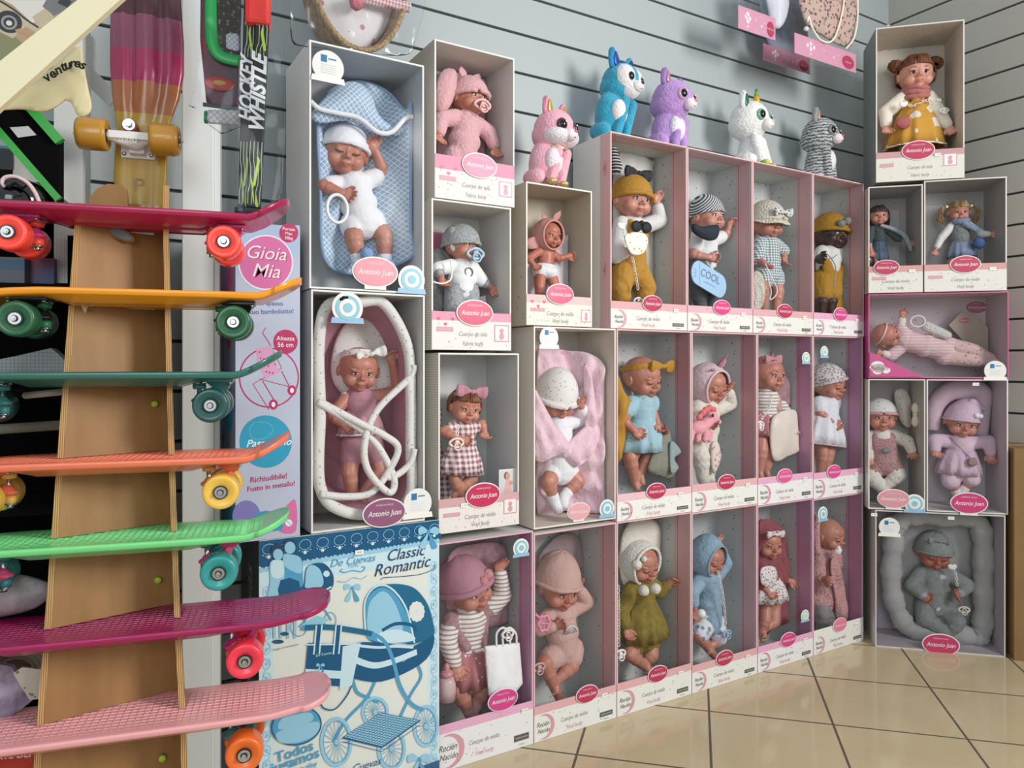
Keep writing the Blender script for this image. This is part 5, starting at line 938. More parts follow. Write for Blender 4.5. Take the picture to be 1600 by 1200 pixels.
d = doll(D, VD, 'slim fashion doll with straight dark hair and a grey knitted scarf', (1373, 338, 15), (1375, 388), [((1358, 372), (1361, 393, .3)), ((1402, 372), (1421, 378, .3))], [((1370, 412), (1371, 440)), ((1381, 412), (1380, 440))], bfat=.82, pitch=0, eyes='big', top=(gk, 1.3, .55, 1.1), skirt=(denim, .62, .78, 1.3, 3.6), hair=('straight', hairD, .3), name='fashion_doll', group='fashion dolls')
m = MB(); m.tube(smooth_path([D.at(x, y, DV+.085) for x, y in ((1376, 352), (1390, 356), (1405, 362), (1416, 372), (1424, 392))], 6), [.006+.003*math.sin(i*.12) for i in range(25)], 10); d.part('scarf', m, greyk)
m = MB(); m.ell(D.at(1357, 408, DV+.07), (.016, .008, .02), n=3); m.ell(D.at(1359, 405, DV+.06), (.004, .002, .004), mi=1); single('small_handbag', 'dark plum handbag hanging from the hand of the dark haired fashion doll', 'bag', D, m, [M('#4a2433', .5), WHITE])
clips(26)
d = doll(D, VD, 'slim fashion doll with blonde pigtails, a grey waistcoat and blue scarf', (1498, 331, 16), (1502, 390), [((1471, 372), (1462, 391, .4)), ((1535, 366), (1555, 365, .3))], [((1484, 414), (1480, 440)), ((1514, 412), (1516, 440))], bfat=.9, eyes='big', top=(M('#dad9d6', .6, bump=1, bsc=30), 1.7, .9, 1.1), skirt=(M('#6f7d96', .85, 'noise', '#8390a6', 50), .7, 1.25, 1.4, 3.0), hair=('pigtails', hairB, .4), name='fashion_doll', group='fashion dolls')
m = MB(); m.cap(d.Sc+d.sp*.2*d.R, d.Sc+d.sp*1.3*d.R, .75*d.R, .78*d.R, 18); d.part('waistcoat', m, M('#767a78', .95, 'noise', '#8a8e8b', 90, bump=2, bsc=150), voxel=.003, it=2)
m = MB(); m.tube(smooth_path([d.Sc+Vector(p)*d.R for p in ((-.55, -.3, .3), (0, -.75, .2), (.6, -.3, .35), (.1, -.8, .05), (.7, -.8, -.35), (1.3, -.7, -.7))], 6), .011, 10); d.part('scarf', m, M('#8494ab', .95, bump=1.5, bsc=150))
m = MB(); m.ell(D.at(1530, 380, DV+.07), .02, n=3); m.displace(.003, 200); d.part('scarf_pompom', m, M('#4c6da0', .95, bump=2, bsc=200))
for s_ in (-1, 1): m = MB(); m.ell(d.T((s_*1.02, -.1, .5)), .14*d.R, n=2); d.part('hair_tie', m, WHITE)
clips(27)
yel = M('#c8953a', .8, 'floral', '#e6e0cc', 16, thr=.3, col3='#ded9c6', bump=.6, bsc=25)
d = doll(D, VD, 'girl doll with auburn hair puffs, a pink snood and a yellow dress', (1431, 118, 27), (1430, 208), [((1384, 176), (1385, 198, .5)), ((1469, 180), (1482, 198, .4))], [((1416, 235), (1414, 275)), ((1446, 236), (1448, 275))], pitch=2, eyes='big', skin=SKP, top=(M('#e6e0d2', .85, bump=.8), 1.8, .9, 1.15), skirt=(yel, .7, 1.5, .5, 2.75, M('#e2d9c6', .8)), hair=('puffs', hairA, .38), name='girl_doll', group=None)
m = MB(); [m.tube([d.Sc-d.sp*(.42-.24*k)*d.R + Vector((math.cos(a)*.6*(1+.05*math.sin(a*3+k)), math.sin(a)*.6, .05*math.sin(a*2+k)))*d.R for a in np.linspace(0, 6.283, 33)[:-1]], .17*d.R, 10, closed=True) for k in range(3)]; d.part('snood', m, M('#b4706c', .9, bump=.8))
m = MB(); m.cap(d.Sc+d.sp*.5*d.R+Vector((0, -.08*d.R, 0)), d.Sc+d.sp*.9*d.R, .68*d.R, .72*d.R)
for k in (1, -1): m.cap(d.Sc+d.la*.42*d.R*k+Vector((0, -.3*d.R, 0)), d.Sc+d.sp*.55*d.R+d.la*.4*d.R*k+Vector((0, -.5*d.R, 0)), .14*d.R, .16*d.R)
d.part('pinafore_bib', m, yel, voxel=.003, it=2)
for k in (1, -1): m = MB(); m.ell(d.Sc+d.sp*.3*d.R+d.la*.4*d.R*k+Vector((0, -.64*d.R, 0)), .09*d.R, n=2); d.part('button', m, M('#4a3322', .3))
m = MB(); m.ell(D.at(1411, 192, DV+.045), (.026, .014, .022), n=3); m.displace(.004, 40); t = Thing('shoulder_bag', 'dusty pink round shoulder bag worn by the girl doll in yellow', 'bag', D, D.at(1411, 205, DV+.045)); t.part('pouch', m, M('#a55f5c', .85, bump=.8, bsc=50), voxel=.002, it=3)
m = MB(); m.tube(smooth_path([D.at(x, y, DV+.045) for x, y in ((1418, 182), (1430, 170), (1442, 152))], 6), .003, 6); t.part('strap', m, M('#a97050', .7))
pacifier(D, D.at(1476, 172, DV+.06), .016, WHITE, 'white chain with a cloud clip across the chest of the girl doll in yellow', ring=True, chain=[D.at(1470, 156, DV+.05), D.at(1445, 157, DV+.045), D.at(1428, 165, DV+.045), D.at(1412, 163, DV+.045)], clip=WHITE)
inside(None)
# ------------------------------------------------------------------ plush animals on top of the boxes
def plush(label, hp, Rp, bp, v, zb, c1, c2, muz, yaw=18, ears=(), eye='#c9a24a', nose='#d9607a', feet=None, chest=None, pat='fur', nm='plush_animal', facemask=None, extra=None, psc=45, pitch=0):
    mpp = v/L.ray(hp[0], hp[1])[1]/1156; R = Rp*mpp; H = L.at(*hp, v); B = L.at(*bp, v); Rm = rotm(yaw, pitch, 0); T = lambda p: H + Rm @ (Vector(p)*R)
    t = Thing(nm, label, 'plush toy', L, (B.x, v, zb), 'plush animals on top of the doll boxes'); fur = M(c1, .98, pat, c2, psc, bump=1.2, bsc=170, sheen=.3); ws = lambda c: M(c, .98, bump=1.2, bsc=170, sheen=.3)
    m = MB(); m.ell(H, (.98*R, .95*R, .95*R), Rm, 3); m.ell(T((0, .1, -.25)), (1.0*R, .95*R, .75*R), Rm, 3)
    hb = max(.02, (H.z-R*.6)-zb); c = Vector((B.x, v+.1*R, zb+hb*.5)); m.ell(c, (.72*R, .7*R, hb*.55), n=3); m.ell(Vector((B.x-.1*R, v+.25*R, zb+.5*R)), (.85*R, .7*R, .5*R), n=3)
    for s_ in (-1, 1):
        m.cap(T((s_*.32, -.45, -1.1)), Vector((0, 0, 0))+Vector((B.x, v, zb+.18*R)) + Rm @ Vector((s_*.36*R, -.62*R, 0)), .26*R, .2*R); m.ell(Vector((B.x, v+.1*R, zb+.4*R)) + Rm @ Vector((s_*.62*R, 0, 0)), (.34*R, .5*R, .4*R), Rm, 3)
    m.displace(.0012, 300); t.part('body', m, fur, voxel=.0028, it=1)
    if facemask:
        m = MB(); [m.ell(T(p), [q*R for q in r], Rm, 3) for p, r in facemask[1]]; m.displace(.001, 300); t.part('face_patch', m, ws(facemask[0]), voxel=.0028, it=1)
    if chest: m = MB(); m.ell(Vector((B.x, v, (H.z-R*.75)*.6+zb*.4)) + Rm @ Vector((0, -.5*R, 0)), (.5*R, .36*R, .62*R), Rm, 3); m.displace(.001, 300); t.part('chest_patch', m, ws(chest), voxel=.0028, it=1)
    m = MB(); m.ell(T((0, -.95, -.38)), (.36*R, .3*R, .27*R), Rm, 3); t.part('muzzle', m, ws(muz))
    m = MB(); m.ell(T((0, -1.22, -.28)), (.11*R, .08*R, .08*R), Rm, 2); t.part('nose', m, M(nose, .3))
    m = MB(); m.tube([T((x, -1.2+abs(x)*.5, -.5+.25*x*x*4-.04)) for x in np.linspace(-.18, .18, 7)], .018*R, 5); t.part('mouth', m, M('#5a2a35', .6))
    for s_ in (-1, 1):
        m = MB(); m.ell(T((s_*.46, -.8, .02)), (.26*R, .14*R, .29*R), Rm @ Matrix.Rotation(s_*.45, 3, 'Z'), 3, 0); m.ell(T((s_*.47, -.86, .02)), (.19*R, .13*R, .21*R), Rm @ Matrix.Rotation(s_*.45, 3, 'Z'), 3, 1); m.ell(T((s_*.4, -1.0, .12)), .045*R, n=1, mi=2); t.part('eye', m, [M(eye, .15, metal=.3), M('#0d0b0c', .05), WHITE])
    for (p, r, ci, co, inn) in ears:
        m = MB(); d_ = Vector(p[1]); n = 8
        for k in range(n+1):
            q = k/n; m.ell(T(Vector(p[0])+d_*q), (r*R*(.2+.8*math.sin(math.pi*(.5+.48*q))), .2*R, r*R*.6), Rm, 2)
        e = t.part('ear', m, ws(co), voxel=.0028, it=2)
        m = MB()
        for k in range(n): q = k/n; m.ell(T(Vector(p[0])+d_*q*.85+Vector((0, -.19, 0))), (r*R*.68*(.2+.8*math.sin(math.pi*(.5+.48*q))), .07*R, r*R*.4), Rm, 2)
        t.part('ear_lining', m, M(inn, .25, metal=.4), voxel=.0025, it=1, parent=None)
    if feet:
        for s_ in (-1, 1): m = MB(); m.ell(Vector((B.x, v, zb+.17*R)) + Rm @ Vector((s_*.4*R, -.72*R, 0)), (.24*R, .28*R, .17*R), Rm, 2); t.part('paw', m, feet[0] if s_ < 0 else feet[-1])
    if extra: extra(t, T, R, Rm, H)
    return t
gold = M('#c8a25a', .3, 'noise', '#efe0b0', 160, metal=.7)
def collar(t, T, R, Rm, H):
    m = MB(); m.tube([T((math.cos(a)*.62, math.sin(a)*.6, -.92)) for a in np.linspace(0, 6.283, 33)[:-1]], .07*R, 8, closed=True); t.part('collar', m, gold)
plush('pink fox like plush with glittering gold ears and paws, on the small open box', (866, 204), 34, (852, 262), 1.70, 1.4885, '#ef9fb4', '#e6b9c6', '#e9e3ea', ears=[(((-.5, 0, .75), (-.12, 0, .55)), .3, 0, '#ef9fb4', '#c8a25a'), (((.5, 0, .75), (.12, 0, .5)), .26, 0, '#ef9fb4', '#c8a25a')], nose='#e0607f', feet=[gold, gold], chest='#e6dde4', facemask=('#e5dde6', [((.35, -.35, -.4), (.62, .68, .42)), ((-.35, -.35, -.4), (.62, .68, .42))]), eye='#5a3a4a', extra=collar)
plush('tall blue and white husky plush above the turban doll box', (970, 130), 32, (954, 190), 1.735, 1.668, '#1f93b5', '#3aa9c8', '#e8e6e6', ears=[(((-.55, .0, .7), (-.25, 0, .6)), .42, 0, '#2a8fc0', '#2a55a8'), (((.5, 0, .72), (.25, 0, .55)), .38, 0, '#1f93b5', '#154a86')], nose='#17171a', chest='#e6e2e4', facemask=('#e6e3e4', [((.34, -.36, .06), (.56, .6, .66)), ((-.34, -.36, .06), (.56, .6, .66)), ((0, -.45, -.4), (.6, .6, .5))]), eye='#8fb4d0')
plush('lilac cat plush with a pale muzzle, second from the husky plush', (1050, 157), 33, (1043, 212), 1.735, 1.668, '#a981c9', '#c39bd4', '#eae2ec', ears=[(((-.62, 0, .7), (-.1, 0, .5)), .3, 0, '#a985c6', '#c98fa8'), (((.58, 0, .7), (.12, 0, .42)), .26, 0, '#a985c6', '#c98fa8')], nose='#f0708a', chest='#e8e2ea', eye='#d7a7c0')
def uni(t, T, R, Rm, H):
    m = MB(); [m.ell(T((.05, -.35+.0*k, .85+.09*k)), (.2-.02*k)*R, n=2, mi=k // 3) for k in range(8)]; t.part('horn', m, [M('#d8a93a', .3, metal=.3), M('#7fae3c', .3, metal=.3), M('#2f8f5a', .3, metal=.3)])
plush('white unicorn plush with a green and gold horn', (1171, 188), 31, (1178, 232), 1.735, 1.668, '#e3e3e3', '#f1f1ef', '#eceaea', ears=[(((-.66, 0, .55), (-.15, 0, .6)), .3, 0, '#e6e6e6', '#1f6f5a')], nose='#d9b8c8', eye='#7fb49a', feet=[M('#2c9a4a', .6, 'noise', '#e8c23c', 60), M('#e2504e', .6, 'noise', '#9ad04a', 60)], extra=uni)
plush('grey striped tabby kitten plush, nearest the corner', (1281, 211), 28, (1281, 258), 1.735, 1.668, '#c3c6c8', '#3d4348', '#ecdfe6', pat='tabby', psc=28, ears=[(((-.6, 0, .72), (-.1, 0, .5)), .3, 0, '#9b9fa2', '#c99d86')], nose='#e2486a', chest='#e6e4e4', eye='#7f8f80')
# ------------------------------------------------------------------ printed cartons at the left
def ribbon(mb, pts, w, v, mi, closed=False, th=.0003):
    P = [(p.x, p.z) if isinstance(p, Vector) else p for p in pts]; n = len(P); vs = []
    for i in range(n):
        a, b = P[(i-1) % n if closed else max(i-1, 0)], P[(i+1) % n if closed else min(i+1, n-1)]; dx, dz = b[0]-a[0], b[1]-a[1]; l = math.hypot(dx, dz) or 1; nx, nz_ = -dz/l*w/2, dx/l*w/2
        vs += [(P[i][0]+nx, v, P[i][1]+nz_), (P[i][0]-nx, v, P[i][1]-nz_)]
    return mb.add(vs, [[2*i, 2*i+1, (2*i+3) % (2*n), (2*i+2) % (2*n)] for i in range(n if closed else n-1)], mi)
class Print:
    """flat printing on a carton face; coordinates are points of that face"""
    def __init__(s, v, f): s.m = MB(); s.v = v; s.f = f; s.k = 0
    def up(s): s.k += 1; return s.v - .00001*s.k
    def q(s, pts): return [(lambda p: (p.x, p.z))(s.f(*p)) for p in pts]
    def poly(s, pts, mi, sm=0):
        P = s.q(pts)
        if sm: P = [(p.x, p.z) for p in smooth_path([Vector((a, 0, b)) for a, b in P], sm, True)]
        n = len(P); v = s.up(); s.m.add([(a, v, b) for a, b in P], [list(range(n))], mi)
    def line(s, pts, w, mi, sm=6, closed=False):
        P = smooth_path([s.f(*p) for p in pts], sm, closed) if sm else [s.f(*p) for p in pts]; ribbon(s.m, P, w, s.up(), mi, closed)
    def disc(s, c, rx, ry, mi, rot=0, n=36): s.poly([(c[0]+rx*math.cos(a)*math.cos(rot)-ry*math.sin(a)*math.sin(rot), c[1]+rx*math.cos(a)*math.sin(rot)+ry*math.sin(a)*math.cos(rot)) for a in np.linspace(0, 2*math.pi, n+1)[:-1]], mi)
    def ring(s, c, rx, ry, w, mi, n=36): s.line([(c[0]+rx*math.cos(a), c[1]+ry*math.sin(a)) for a in np.linspace(0, 2*math.pi, n+1)[:-1]], w, mi, 0, True)
    def text(s, t, c, size, mi, **k): p = s.f(*c); s.m.text(t, (p.x, p.z), size, s.up(), mi, **k)
NAVY, TEAL, BLU, LBL, PBL, CRM, INKB = range(7)
cols = [M('#0d5580', .3), M('#14678c', .3), M('#4f9cc4', .3), M('#93c8e0', .3), M('#c6e2ec', .3), M('#dde2dc', .3), M('#1d3f66', .3)]
t = Thing('pram_carton', 'large blue and white carton printed with a dolls pram, on the floor behind the skateboards', 'box', L, (.56, 1.72, 0))
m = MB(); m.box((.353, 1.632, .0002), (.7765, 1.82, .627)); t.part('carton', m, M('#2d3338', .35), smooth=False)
m = MB(); m.box((.353, 1.63, .0002), (.7765, 1.632, .627)); t.part('front_print_base', m, cols[CRM], smooth=False)
f = lambda x, y: L.at(400+x/2.857, 780+y/2.857, 1.63); p = Print(1.6299, f)
def uz(u, z): return (lambda q: q)(Vector((u, 0, z)))
class PU(Print):
    def q(s, pts): return [tuple(x) for x in pts]
U0, U1, ZT = .353, .7765, .627
p.f = lambda a, b: Vector((a, 0, b)) if abs(a) < 3 else f(a, b)
p.poly([(U0, ZT-.002), (U1-.001, ZT-.002), (U1-.001, .0), (U0, .0)], PBL); p.poly([(U0+.03, ZT-.1), (U1-.03, ZT-.1), (U1-.03, .02), (U0+.03, .02)], CRM)
p.poly([(U0, ZT-.001), (U1-.0005, ZT-.001), (U1-.0005, ZT-.042), (U0, ZT-.055)], NAVY)
for k in range(21): u = U0+.012+k*.0203; p.disc((u, ZT-.05+.0005*k), .011, .011, NAVY, n=16)
for k in range(42): u = U0+.005+k*.0101; p.disc((u, ZT-.063+.0003*k), .0055, .006, LBL, n=10)
for k in range(11):
    u = U0+.02+k*.039; p.ring((u, ZT-.02), .013, .011, .0012, LBL, 18); p.disc((u, ZT-.037), .004, .004, PBL, n=10)
    for j in range(5): p.disc((u-.012+.006*j, ZT-.032-.004*math.sin(j*math.pi/4)), .0013, .0013, PBL, n=8)
for side in (U0+.016, U1-.014):
    for k in range(16): p.ring((side, ZT-.11-k*.031), .008, .011, .001, LBL, 16); p.disc((side, ZT-.11-k*.031), .003, .004, LBL, n=8)
    p.line([(side+.008*math.sin(k*1.6), ZT-.1-k*.01) for k in range(50)], .001, LBL, 2)
p.text('Classic', (665, 242), .037, INKB, shear=.35, sx=.95, rot=.03); p.text('Romantic', (650, 300), .039, INKB, shear=.35, sx=.95, rot=.03); p.line([(555, 360), (570, 350), (640, 345), (730, 335), (790, 312), (795, 290)], .0016, INKB)
p.text('De Cuevas', (430, 275), .024, BLU, shear=.35); p.text('TOYS', (432, 298), .01, BLU); p.line([(385, 310), (375, 320), (395, 326), (430, 318), (470, 322), (485, 305), (470, 300)], .002, BLU); p.line([(360, 365), (400, 368), (430, 350), (470, 355), (492, 340)], .001, BLU)
def bowp(c, s):
    for q in (-1, 1): p.poly([(c[0], c[1]), (c[0]+q*.5*s, c[1]-.5*s), (c[0]+q*s, c[1]-.35*s), (c[0]+q*.95*s, c[1]+.25*s), (c[0]+q*.4*s, c[1]+.15*s)], LBL, 4); p.poly([(c[0], c[1]), (c[0]+q*.35*s, c[1]+.5*s), (c[0]+q*.9*s, c[1]+1.5*s), (c[0]+q*.35*s, c[1]+1.7*s), (c[0]+q*.1*s, c[1]+.6*s)], BLU if q > 0 else LBL, 3)
    p.disc(c, .2*s, .2*s, BLU)
bowp((428, 395), 36); bowp((768, 145), 44)
# printed children with the small pram
p.disc((95, 232), 30, 34, INKB); p.disc((97, 246), 22, 25, LBL); p.disc((148, 205), 30, 28, INKB); p.disc((150, 216), 24, 27, LBL)
p.poly([(60, 285), (95, 268), (128, 285), (125, 360), (128, 480), (46, 480), (62, 370)], LBL, 3); p.poly([(68, 280), (95, 272), (120, 282), (118, 345), (70, 345)], PBL, 3); p.poly([(120, 250), (150, 245), (200, 262), (207, 330), (200, 420), (128, 420), (128, 330)], BLU, 3); p.poly([(128, 300), (120, 250), (150, 245), (196, 262), (200, 330)], LBL, 3)
for x0, x1 in ((75, 82), (105, 110), (140, 142), (175, 172)): p.line([(x0, 475), (x1, 620)], .006, LBL, 0)
p.disc((97, 635), 26, 9, NAVY); p.disc((125, 600), 20, 8, NAVY)
p.poly([(213, 375), (222, 310), (250, 288), (300, 285), (335, 320), (346, 360), (335, 400), (290, 420), (200, 450), (195, 400)], NAVY, 3); p.poly([(218, 370), (225, 310), (250, 292), (285, 315), (300, 370), (280, 395), (222, 395)], LBL, 3); p.disc((313, 332), 14, 14, PBL); p.poly([(108, 360), (190, 365), (195, 475), (105, 450)], NAVY, 2); p.line([(112, 440), (190, 455)], .006, PBL, 0); p.line([(195, 412), (270, 420), (335, 390)], .004, PBL)
p.ring((190, 570), 36, 40, .0016, BLU); p.ring((330, 540), 26, 36, .0016, BLU); p.line([(210, 460), (230, 520), (190, 570)], .003, BLU); p.line([(270, 450), (310, 500), (335, 540)], .003, BLU); p.poly([(200, 560), (270, 520), (330, 535), (260, 580)], LBL)
# big pram
p.line([(430, 800), (450, 860), (500, 885), (545, 905)], .007, BLU); p.line([(530, 812), (490, 890), (400, 985), (345, 1080)], .007, BLU); p.line([(715, 730), (735, 790), (690, 870), (640, 975)], .007, BLU)
for c, rx, ry in (((530, 948), 55, 62), ((757, 1012), 52, 88), ((357, 1082), 66, 105), ((603, 1112), 58, 90)):
    p.ring(c, rx, ry, .007, LBL); p.ring(c, rx*.88, ry*.88, .0015, BLU)
    for k in range(9): a = k*math.pi/9; p.line([(c[0]-rx*.85*math.cos(a), c[1]-ry*.85*math.sin(a)), (c[0]+rx*.85*math.cos(a), c[1]+ry*.85*math.sin(a))], .0012, BLU, 0)
    p.disc(c, 9, 12, LBL)
p.poly([(385, 1062), (555, 952), (730, 985), (560, 1105)], LBL)
for k in range(15): a = k/14; p.line([(385+a*175, 1062+a*43), (555+a*175, 952+a*33)], .0011, NAVY, 0); p.line([(385+a*170, 1062-a*110), (560+a*170, 1105-a*120)], .0011, NAVY, 0)
p.line([(385, 1062), (560, 1105), (730, 985)], .004, NAVY, 0); p.line([(385, 1080), (560, 1125), (730, 1005)], .0015, NAVY, 0)
p.poly([(430, 690), (450, 640), (560, 640), (700, 655), (790, 600), (775, 690), (700, 755), (560, 812), (440, 800), (418, 770)], NAVY, 3); p.poly([(487, 600), (483, 470), (510, 405), (560, 382), (640, 378), (710, 400), (765, 470), (790, 560), (788, 605), (705, 645), (640, 640), (540, 640)], TEAL, 4)
p.poly([(490, 600), (488, 470), (515, 415), (565, 392), (620, 425), (670, 510), (698, 600), (690, 635), (600, 640), (520, 630)], BLU, 4); p.poly([(500, 590), (500, 480), (530, 430), (570, 410), (610, 450), (640, 520), (650, 590), (580, 600)], LBL, 4)
p.line([(487, 600), (483, 465), (520, 398), (575, 384), (630, 425), (675, 505), (705, 640)], .004, PBL); p.poly([(540, 600), (620, 580), (690, 600), (700, 630), (560, 640)], PBL, 3); p.line([(560, 585), (620, 555), (690, 560), (715, 590)], .008, NAVY)
for k in range(12): a = k*math.pi/6; p.disc((715+26*math.cos(a), 500+34*math.sin(a)), 10, 13, CRM, n=10)
p.disc((715, 500), 24, 30, CRM); p.disc((715, 500), 8, 10, PBL)
p.line([(440, 715), (520, 740), (600, 725), (715, 680)], .014, PBL); p.line([(440, 650), (540, 660), (620, 655), (700, 660)], .006, PBL); p.text('De Cuevas', (683, 700), .009, PBL, shear=.3, rot=.4)
p.poly([(230, 640), (440, 650), (410, 835), (215, 822)], NAVY, 0); p.poly([(385, 655), (465, 640), (425, 830), (370, 850)], PBL, 0); p.poly([(218, 755), (385, 765), (380, 800), (216, 790)], PBL, 0); p.line([(222, 648), (460, 645)], .003, PBL, 0)
p.line([(200, 575), (300, 570), (420, 580), (520, 600), (575, 640), (610, 720), (640, 830), (690, 910), (745, 940)], .0085, BLU); p.line([(215, 572), (330, 570), (470, 590), (515, 600)], .012, TEAL)
for x in (268, 355): p.line([(x+12, 560), (x, 690)], .016, PBL, 0); p.line([(x+12, 560), (x, 690)], .009, NAVY, 0)
bowp((285, 740), 18); p.line([(280, 895), (300, 930), (350, 935), (400, 880), (425, 830)], .003, NAVY); p.text('De Cuevas', (300, 690), .008, PBL)
p.disc((178, 1008), 114, 88, NAVY, -.2); p.disc((178, 1008), 108, 82, BLU, -.2); p.poly([(90, 1040), (180, 1010), (275, 990), (270, 1040), (200, 1080), (110, 1085)], LBL, 3); p.poly([(110, 980), (170, 960), (240, 950), (250, 985), (180, 1010), (100, 1025)], LBL, 3)
p.text('Todos', (170, 1125), .032, BLU, bold=.02, rot=.08); p.text('jugamos', (175, 1165), .032, BLU, bold=.02, rot=.08); p.text('we play', (222, 1192), .016, BLU, bold=.01, rot=.05); p.text('Handmade', (132, 842), .014, INKB, shear=.4, rot=.06)
p.text('Imagen no contractual', (130, 658), .006, INKB, rot=.03); p.text('De Cuevas', (455, 1195), .024, NAVY, shear=.35); p.poly([(U0, .001), (U1-.001, .001), (U1-.001, .045), (U0, .03)], NAVY); bowp((725, 1160), 50)
t.part('front_artwork', p.m, cols, smooth=False)
m = MB(); m.text('De Cuevas', (1.72, .40), .07, 0, 0, shear=.3, rot=math.pi/2); m.v = [(.3525, 1.72+(1.72-a), c) for a, b, c in m.v]; t.part('side_lettering', m, M('#8d9194', .4), smooth=False)
t_tag = f(458, 235); tag_price(t, (t_tag.x, t_tag.z), 1.6255, .02, '89,90')
# doll pushchair carton
t = Thing('pushchair_carton', 'narrow pale blue and pink carton with a pink lettered circle, standing on the pram carton', 'box', L, (.37, 1.71, .6275))
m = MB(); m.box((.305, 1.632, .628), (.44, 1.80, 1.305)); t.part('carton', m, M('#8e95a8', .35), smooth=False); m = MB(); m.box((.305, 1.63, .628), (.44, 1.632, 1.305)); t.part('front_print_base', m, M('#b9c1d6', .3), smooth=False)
cg = [M('#d76fa8', .3), M('#b82a62', .3), M('#ececf2', .3), M('#2b9cc0', .3), M('#2a4f96', .3), M('#7f79b8', .3), M('#d8a0c4', .3), M('#a9bfdd', .3), M('#77c1d8', .3)]
p = Print(1.6299, lambda x, y: L.at(x, y, 1.63))
p.poly([(370, 352), (468, 352), (468, 400), (370, 430)], 7); p.poly([(370, 480), (468, 500), (465, 640), (368, 640)], 2, 0) if False else None
p.disc((415, 410), 43, 43, 2); p.disc((415, 410), 41, 41, 0); p.text('Gioia', (416, 397), .04, 1, shear=.3, bold=.012); p.text('Gioia', (415, 396), .04, 2, shear=.3); p.text('Mia', (416, 425), .042, 1, shear=.3, bold=.012); p.text('Mia', (415, 424), .042, 2, shear=.3)
p.disc((451, 364), 15, 15, 1); [p.text(w, (451, y), .009, 2, bold=.01) for w, y in (('Portata', 358), ('Max', 365), ('50kg', 372))]
p.text('a spasso', (425, 474), .014, 4, bold=.01); p.text('tuo bambolotto!', (425, 487), .014, 4, bold=.01, rot=.06)
p.ring((420, 590), 46, 46, .003, 1); p.line([(415, 512), (410, 520), (420, 535), (440, 575), (395, 600), (420, 640)], .002, 1, 0); p.poly([(400, 545), (425, 540), (432, 575), (440, 580), (415, 592), (402, 570)], 6, 0)
for k in range(12): p.disc((405+(k*7) % 26, 550+(k*11) % 34), 1.5, 1.5, 1, n=8)
p.line([(440, 580), (455, 610)], .002, 1, 0); p.line([(410, 595), (428, 625)], .002, 1, 0); p.line([(405, 592), (455, 605)], .0015, 1, 0); [p.disc(c, 7, 8, 1) or p.disc(c, 3, 4, 2) for c in ((427, 632), (456, 610))]
p.disc((446, 534), 19, 19, 1); p.text('Altezza', (446, 529), .013, 2, bold=.01); p.text('56 cm', (446, 539), .014, 2, bold=.01)
p.disc((415, 690), 41, 41, 3); p.text('Passeggino', (420, 692), .022, 2, shear=.3, bold=.01); p.line([(390, 670), (400, 660), (420, 662), (426, 674), (410, 686), (394, 684)], .001, 8, 4, True)
p.text('Richiudibile!', (420, 747), .016, 1, bold=.015, rot=.05); p.text('Fusto in metallo!', (424, 760), .015, 1, bold=.015, rot=.05)
p.disc((385, 807), 22, 25, 5); p.poly([(436, 830), (436, 808), (448, 790), (462, 782), (462, 830)], 0, 3); p.poly([(390, 828), (395, 808), (415, 798), (435, 806), (440, 828)], 3, 3)
p.disc((451, 817), 6.5, 6.5, 2); p.ring((451, 817), 6, 6, .001, 4); p.line([(447, 813), (455, 821)], .001, 4, 0)
t.part('front_artwork', p.m, cg, smooth=False)
for (vv, zz, r, mi) in ((1.7, 1.2, .05, 0), (1.71, .90, .05, 3), (1.71, .68, .055, 3), (1.7, 1.06, .022, 1)): m = MB(); m.prism([(vv+r*math.cos(q), zz+r*math.sin(q)) for q in np.linspace(0, 6.283, 33)[:-1]], .3042, .305, 0, 'vz'); t.part('side_print', m, cg[mi], smooth=False)
# ------------------------------------------------------------------ wicker basket in clear wrapping, on the big box
t = Thing('moses_basket', 'wicker basket lined with floral cloth, film wrapped, on the large grey box', 'basket', L, (.6, 1.75, 1.7225))
wick = M('#b3915f', .6, 'noise', '#7d6039', 70, bump=2.5, bsc=110); bc = L.at(553, -52, 1.665); n = 56
el = lambda s_, v_, dz=0: [Vector((bc.x+.011+.118*s_*math.cos(a), v_, bc.z+dz+.192*s_*math.sin(a))) for a in np.linspace(0, 2*math.pi, n+1)[:-1]]
m = MB(); rs = [el(1.0, 1.665), el(.97, 1.70), el(.9, 1.76), el(.82, 1.80), el(.78, 1.80), el(.86, 1.76), el(.92, 1.70), el(.95, 1.665)]
m.add([q for r in rs for q in r], [[i*n+j, i*n+(j+1) % n, ((i+1) % 8)*n+(j+1) % n, ((i+1) % 8)*n+j] for i in range(8) for j in range(n)]); t.part('basket_wall', m, wick)
for k in range(2): m = MB(); m.tube([q + Vector((0, .004*math.sin(i*1.57+k*3.14), .0)) for i, q in enumerate(smooth_path(el(1.0, 1.66), 3, True))], .006, 8, closed=True); t.part('plaited_rim', m, M('#c9a871', .55, 'noise', '#9a7848', 130, bump=2, bsc=150))
cl = M('#e3dedb', .85, 'floral', '#c08a90', 30, thr=.2, col3='#b8747c', bump=.8, bsc=30)
P = [q for q in el(.9, 1.72)]; m = pillow(P, 1.715, .035, .01, .007, .006, 20, .2, .05); t.part('floral_lining', m, cl)
m = MB(); m.tube(smooth_path([L.at(x, y, 1.66) for x, y in ((558, -6), (585, 2), (615, 6), (640, 12))], 6), .012, 8); t.part('gingham_frill', m, M('#e8dcd8', .8, 'gingham', '#c9787c', 120, bump=1))
m = MB(); m.ell(L.at(557, 4, 1.65), .017, n=3); m.displace(.003, 150); t.part('pompom', m, M('#d9808a', .95, bump=2, bsc=200))
WR = film(.14, .3, 9, .03); rnd = random.Random(3)
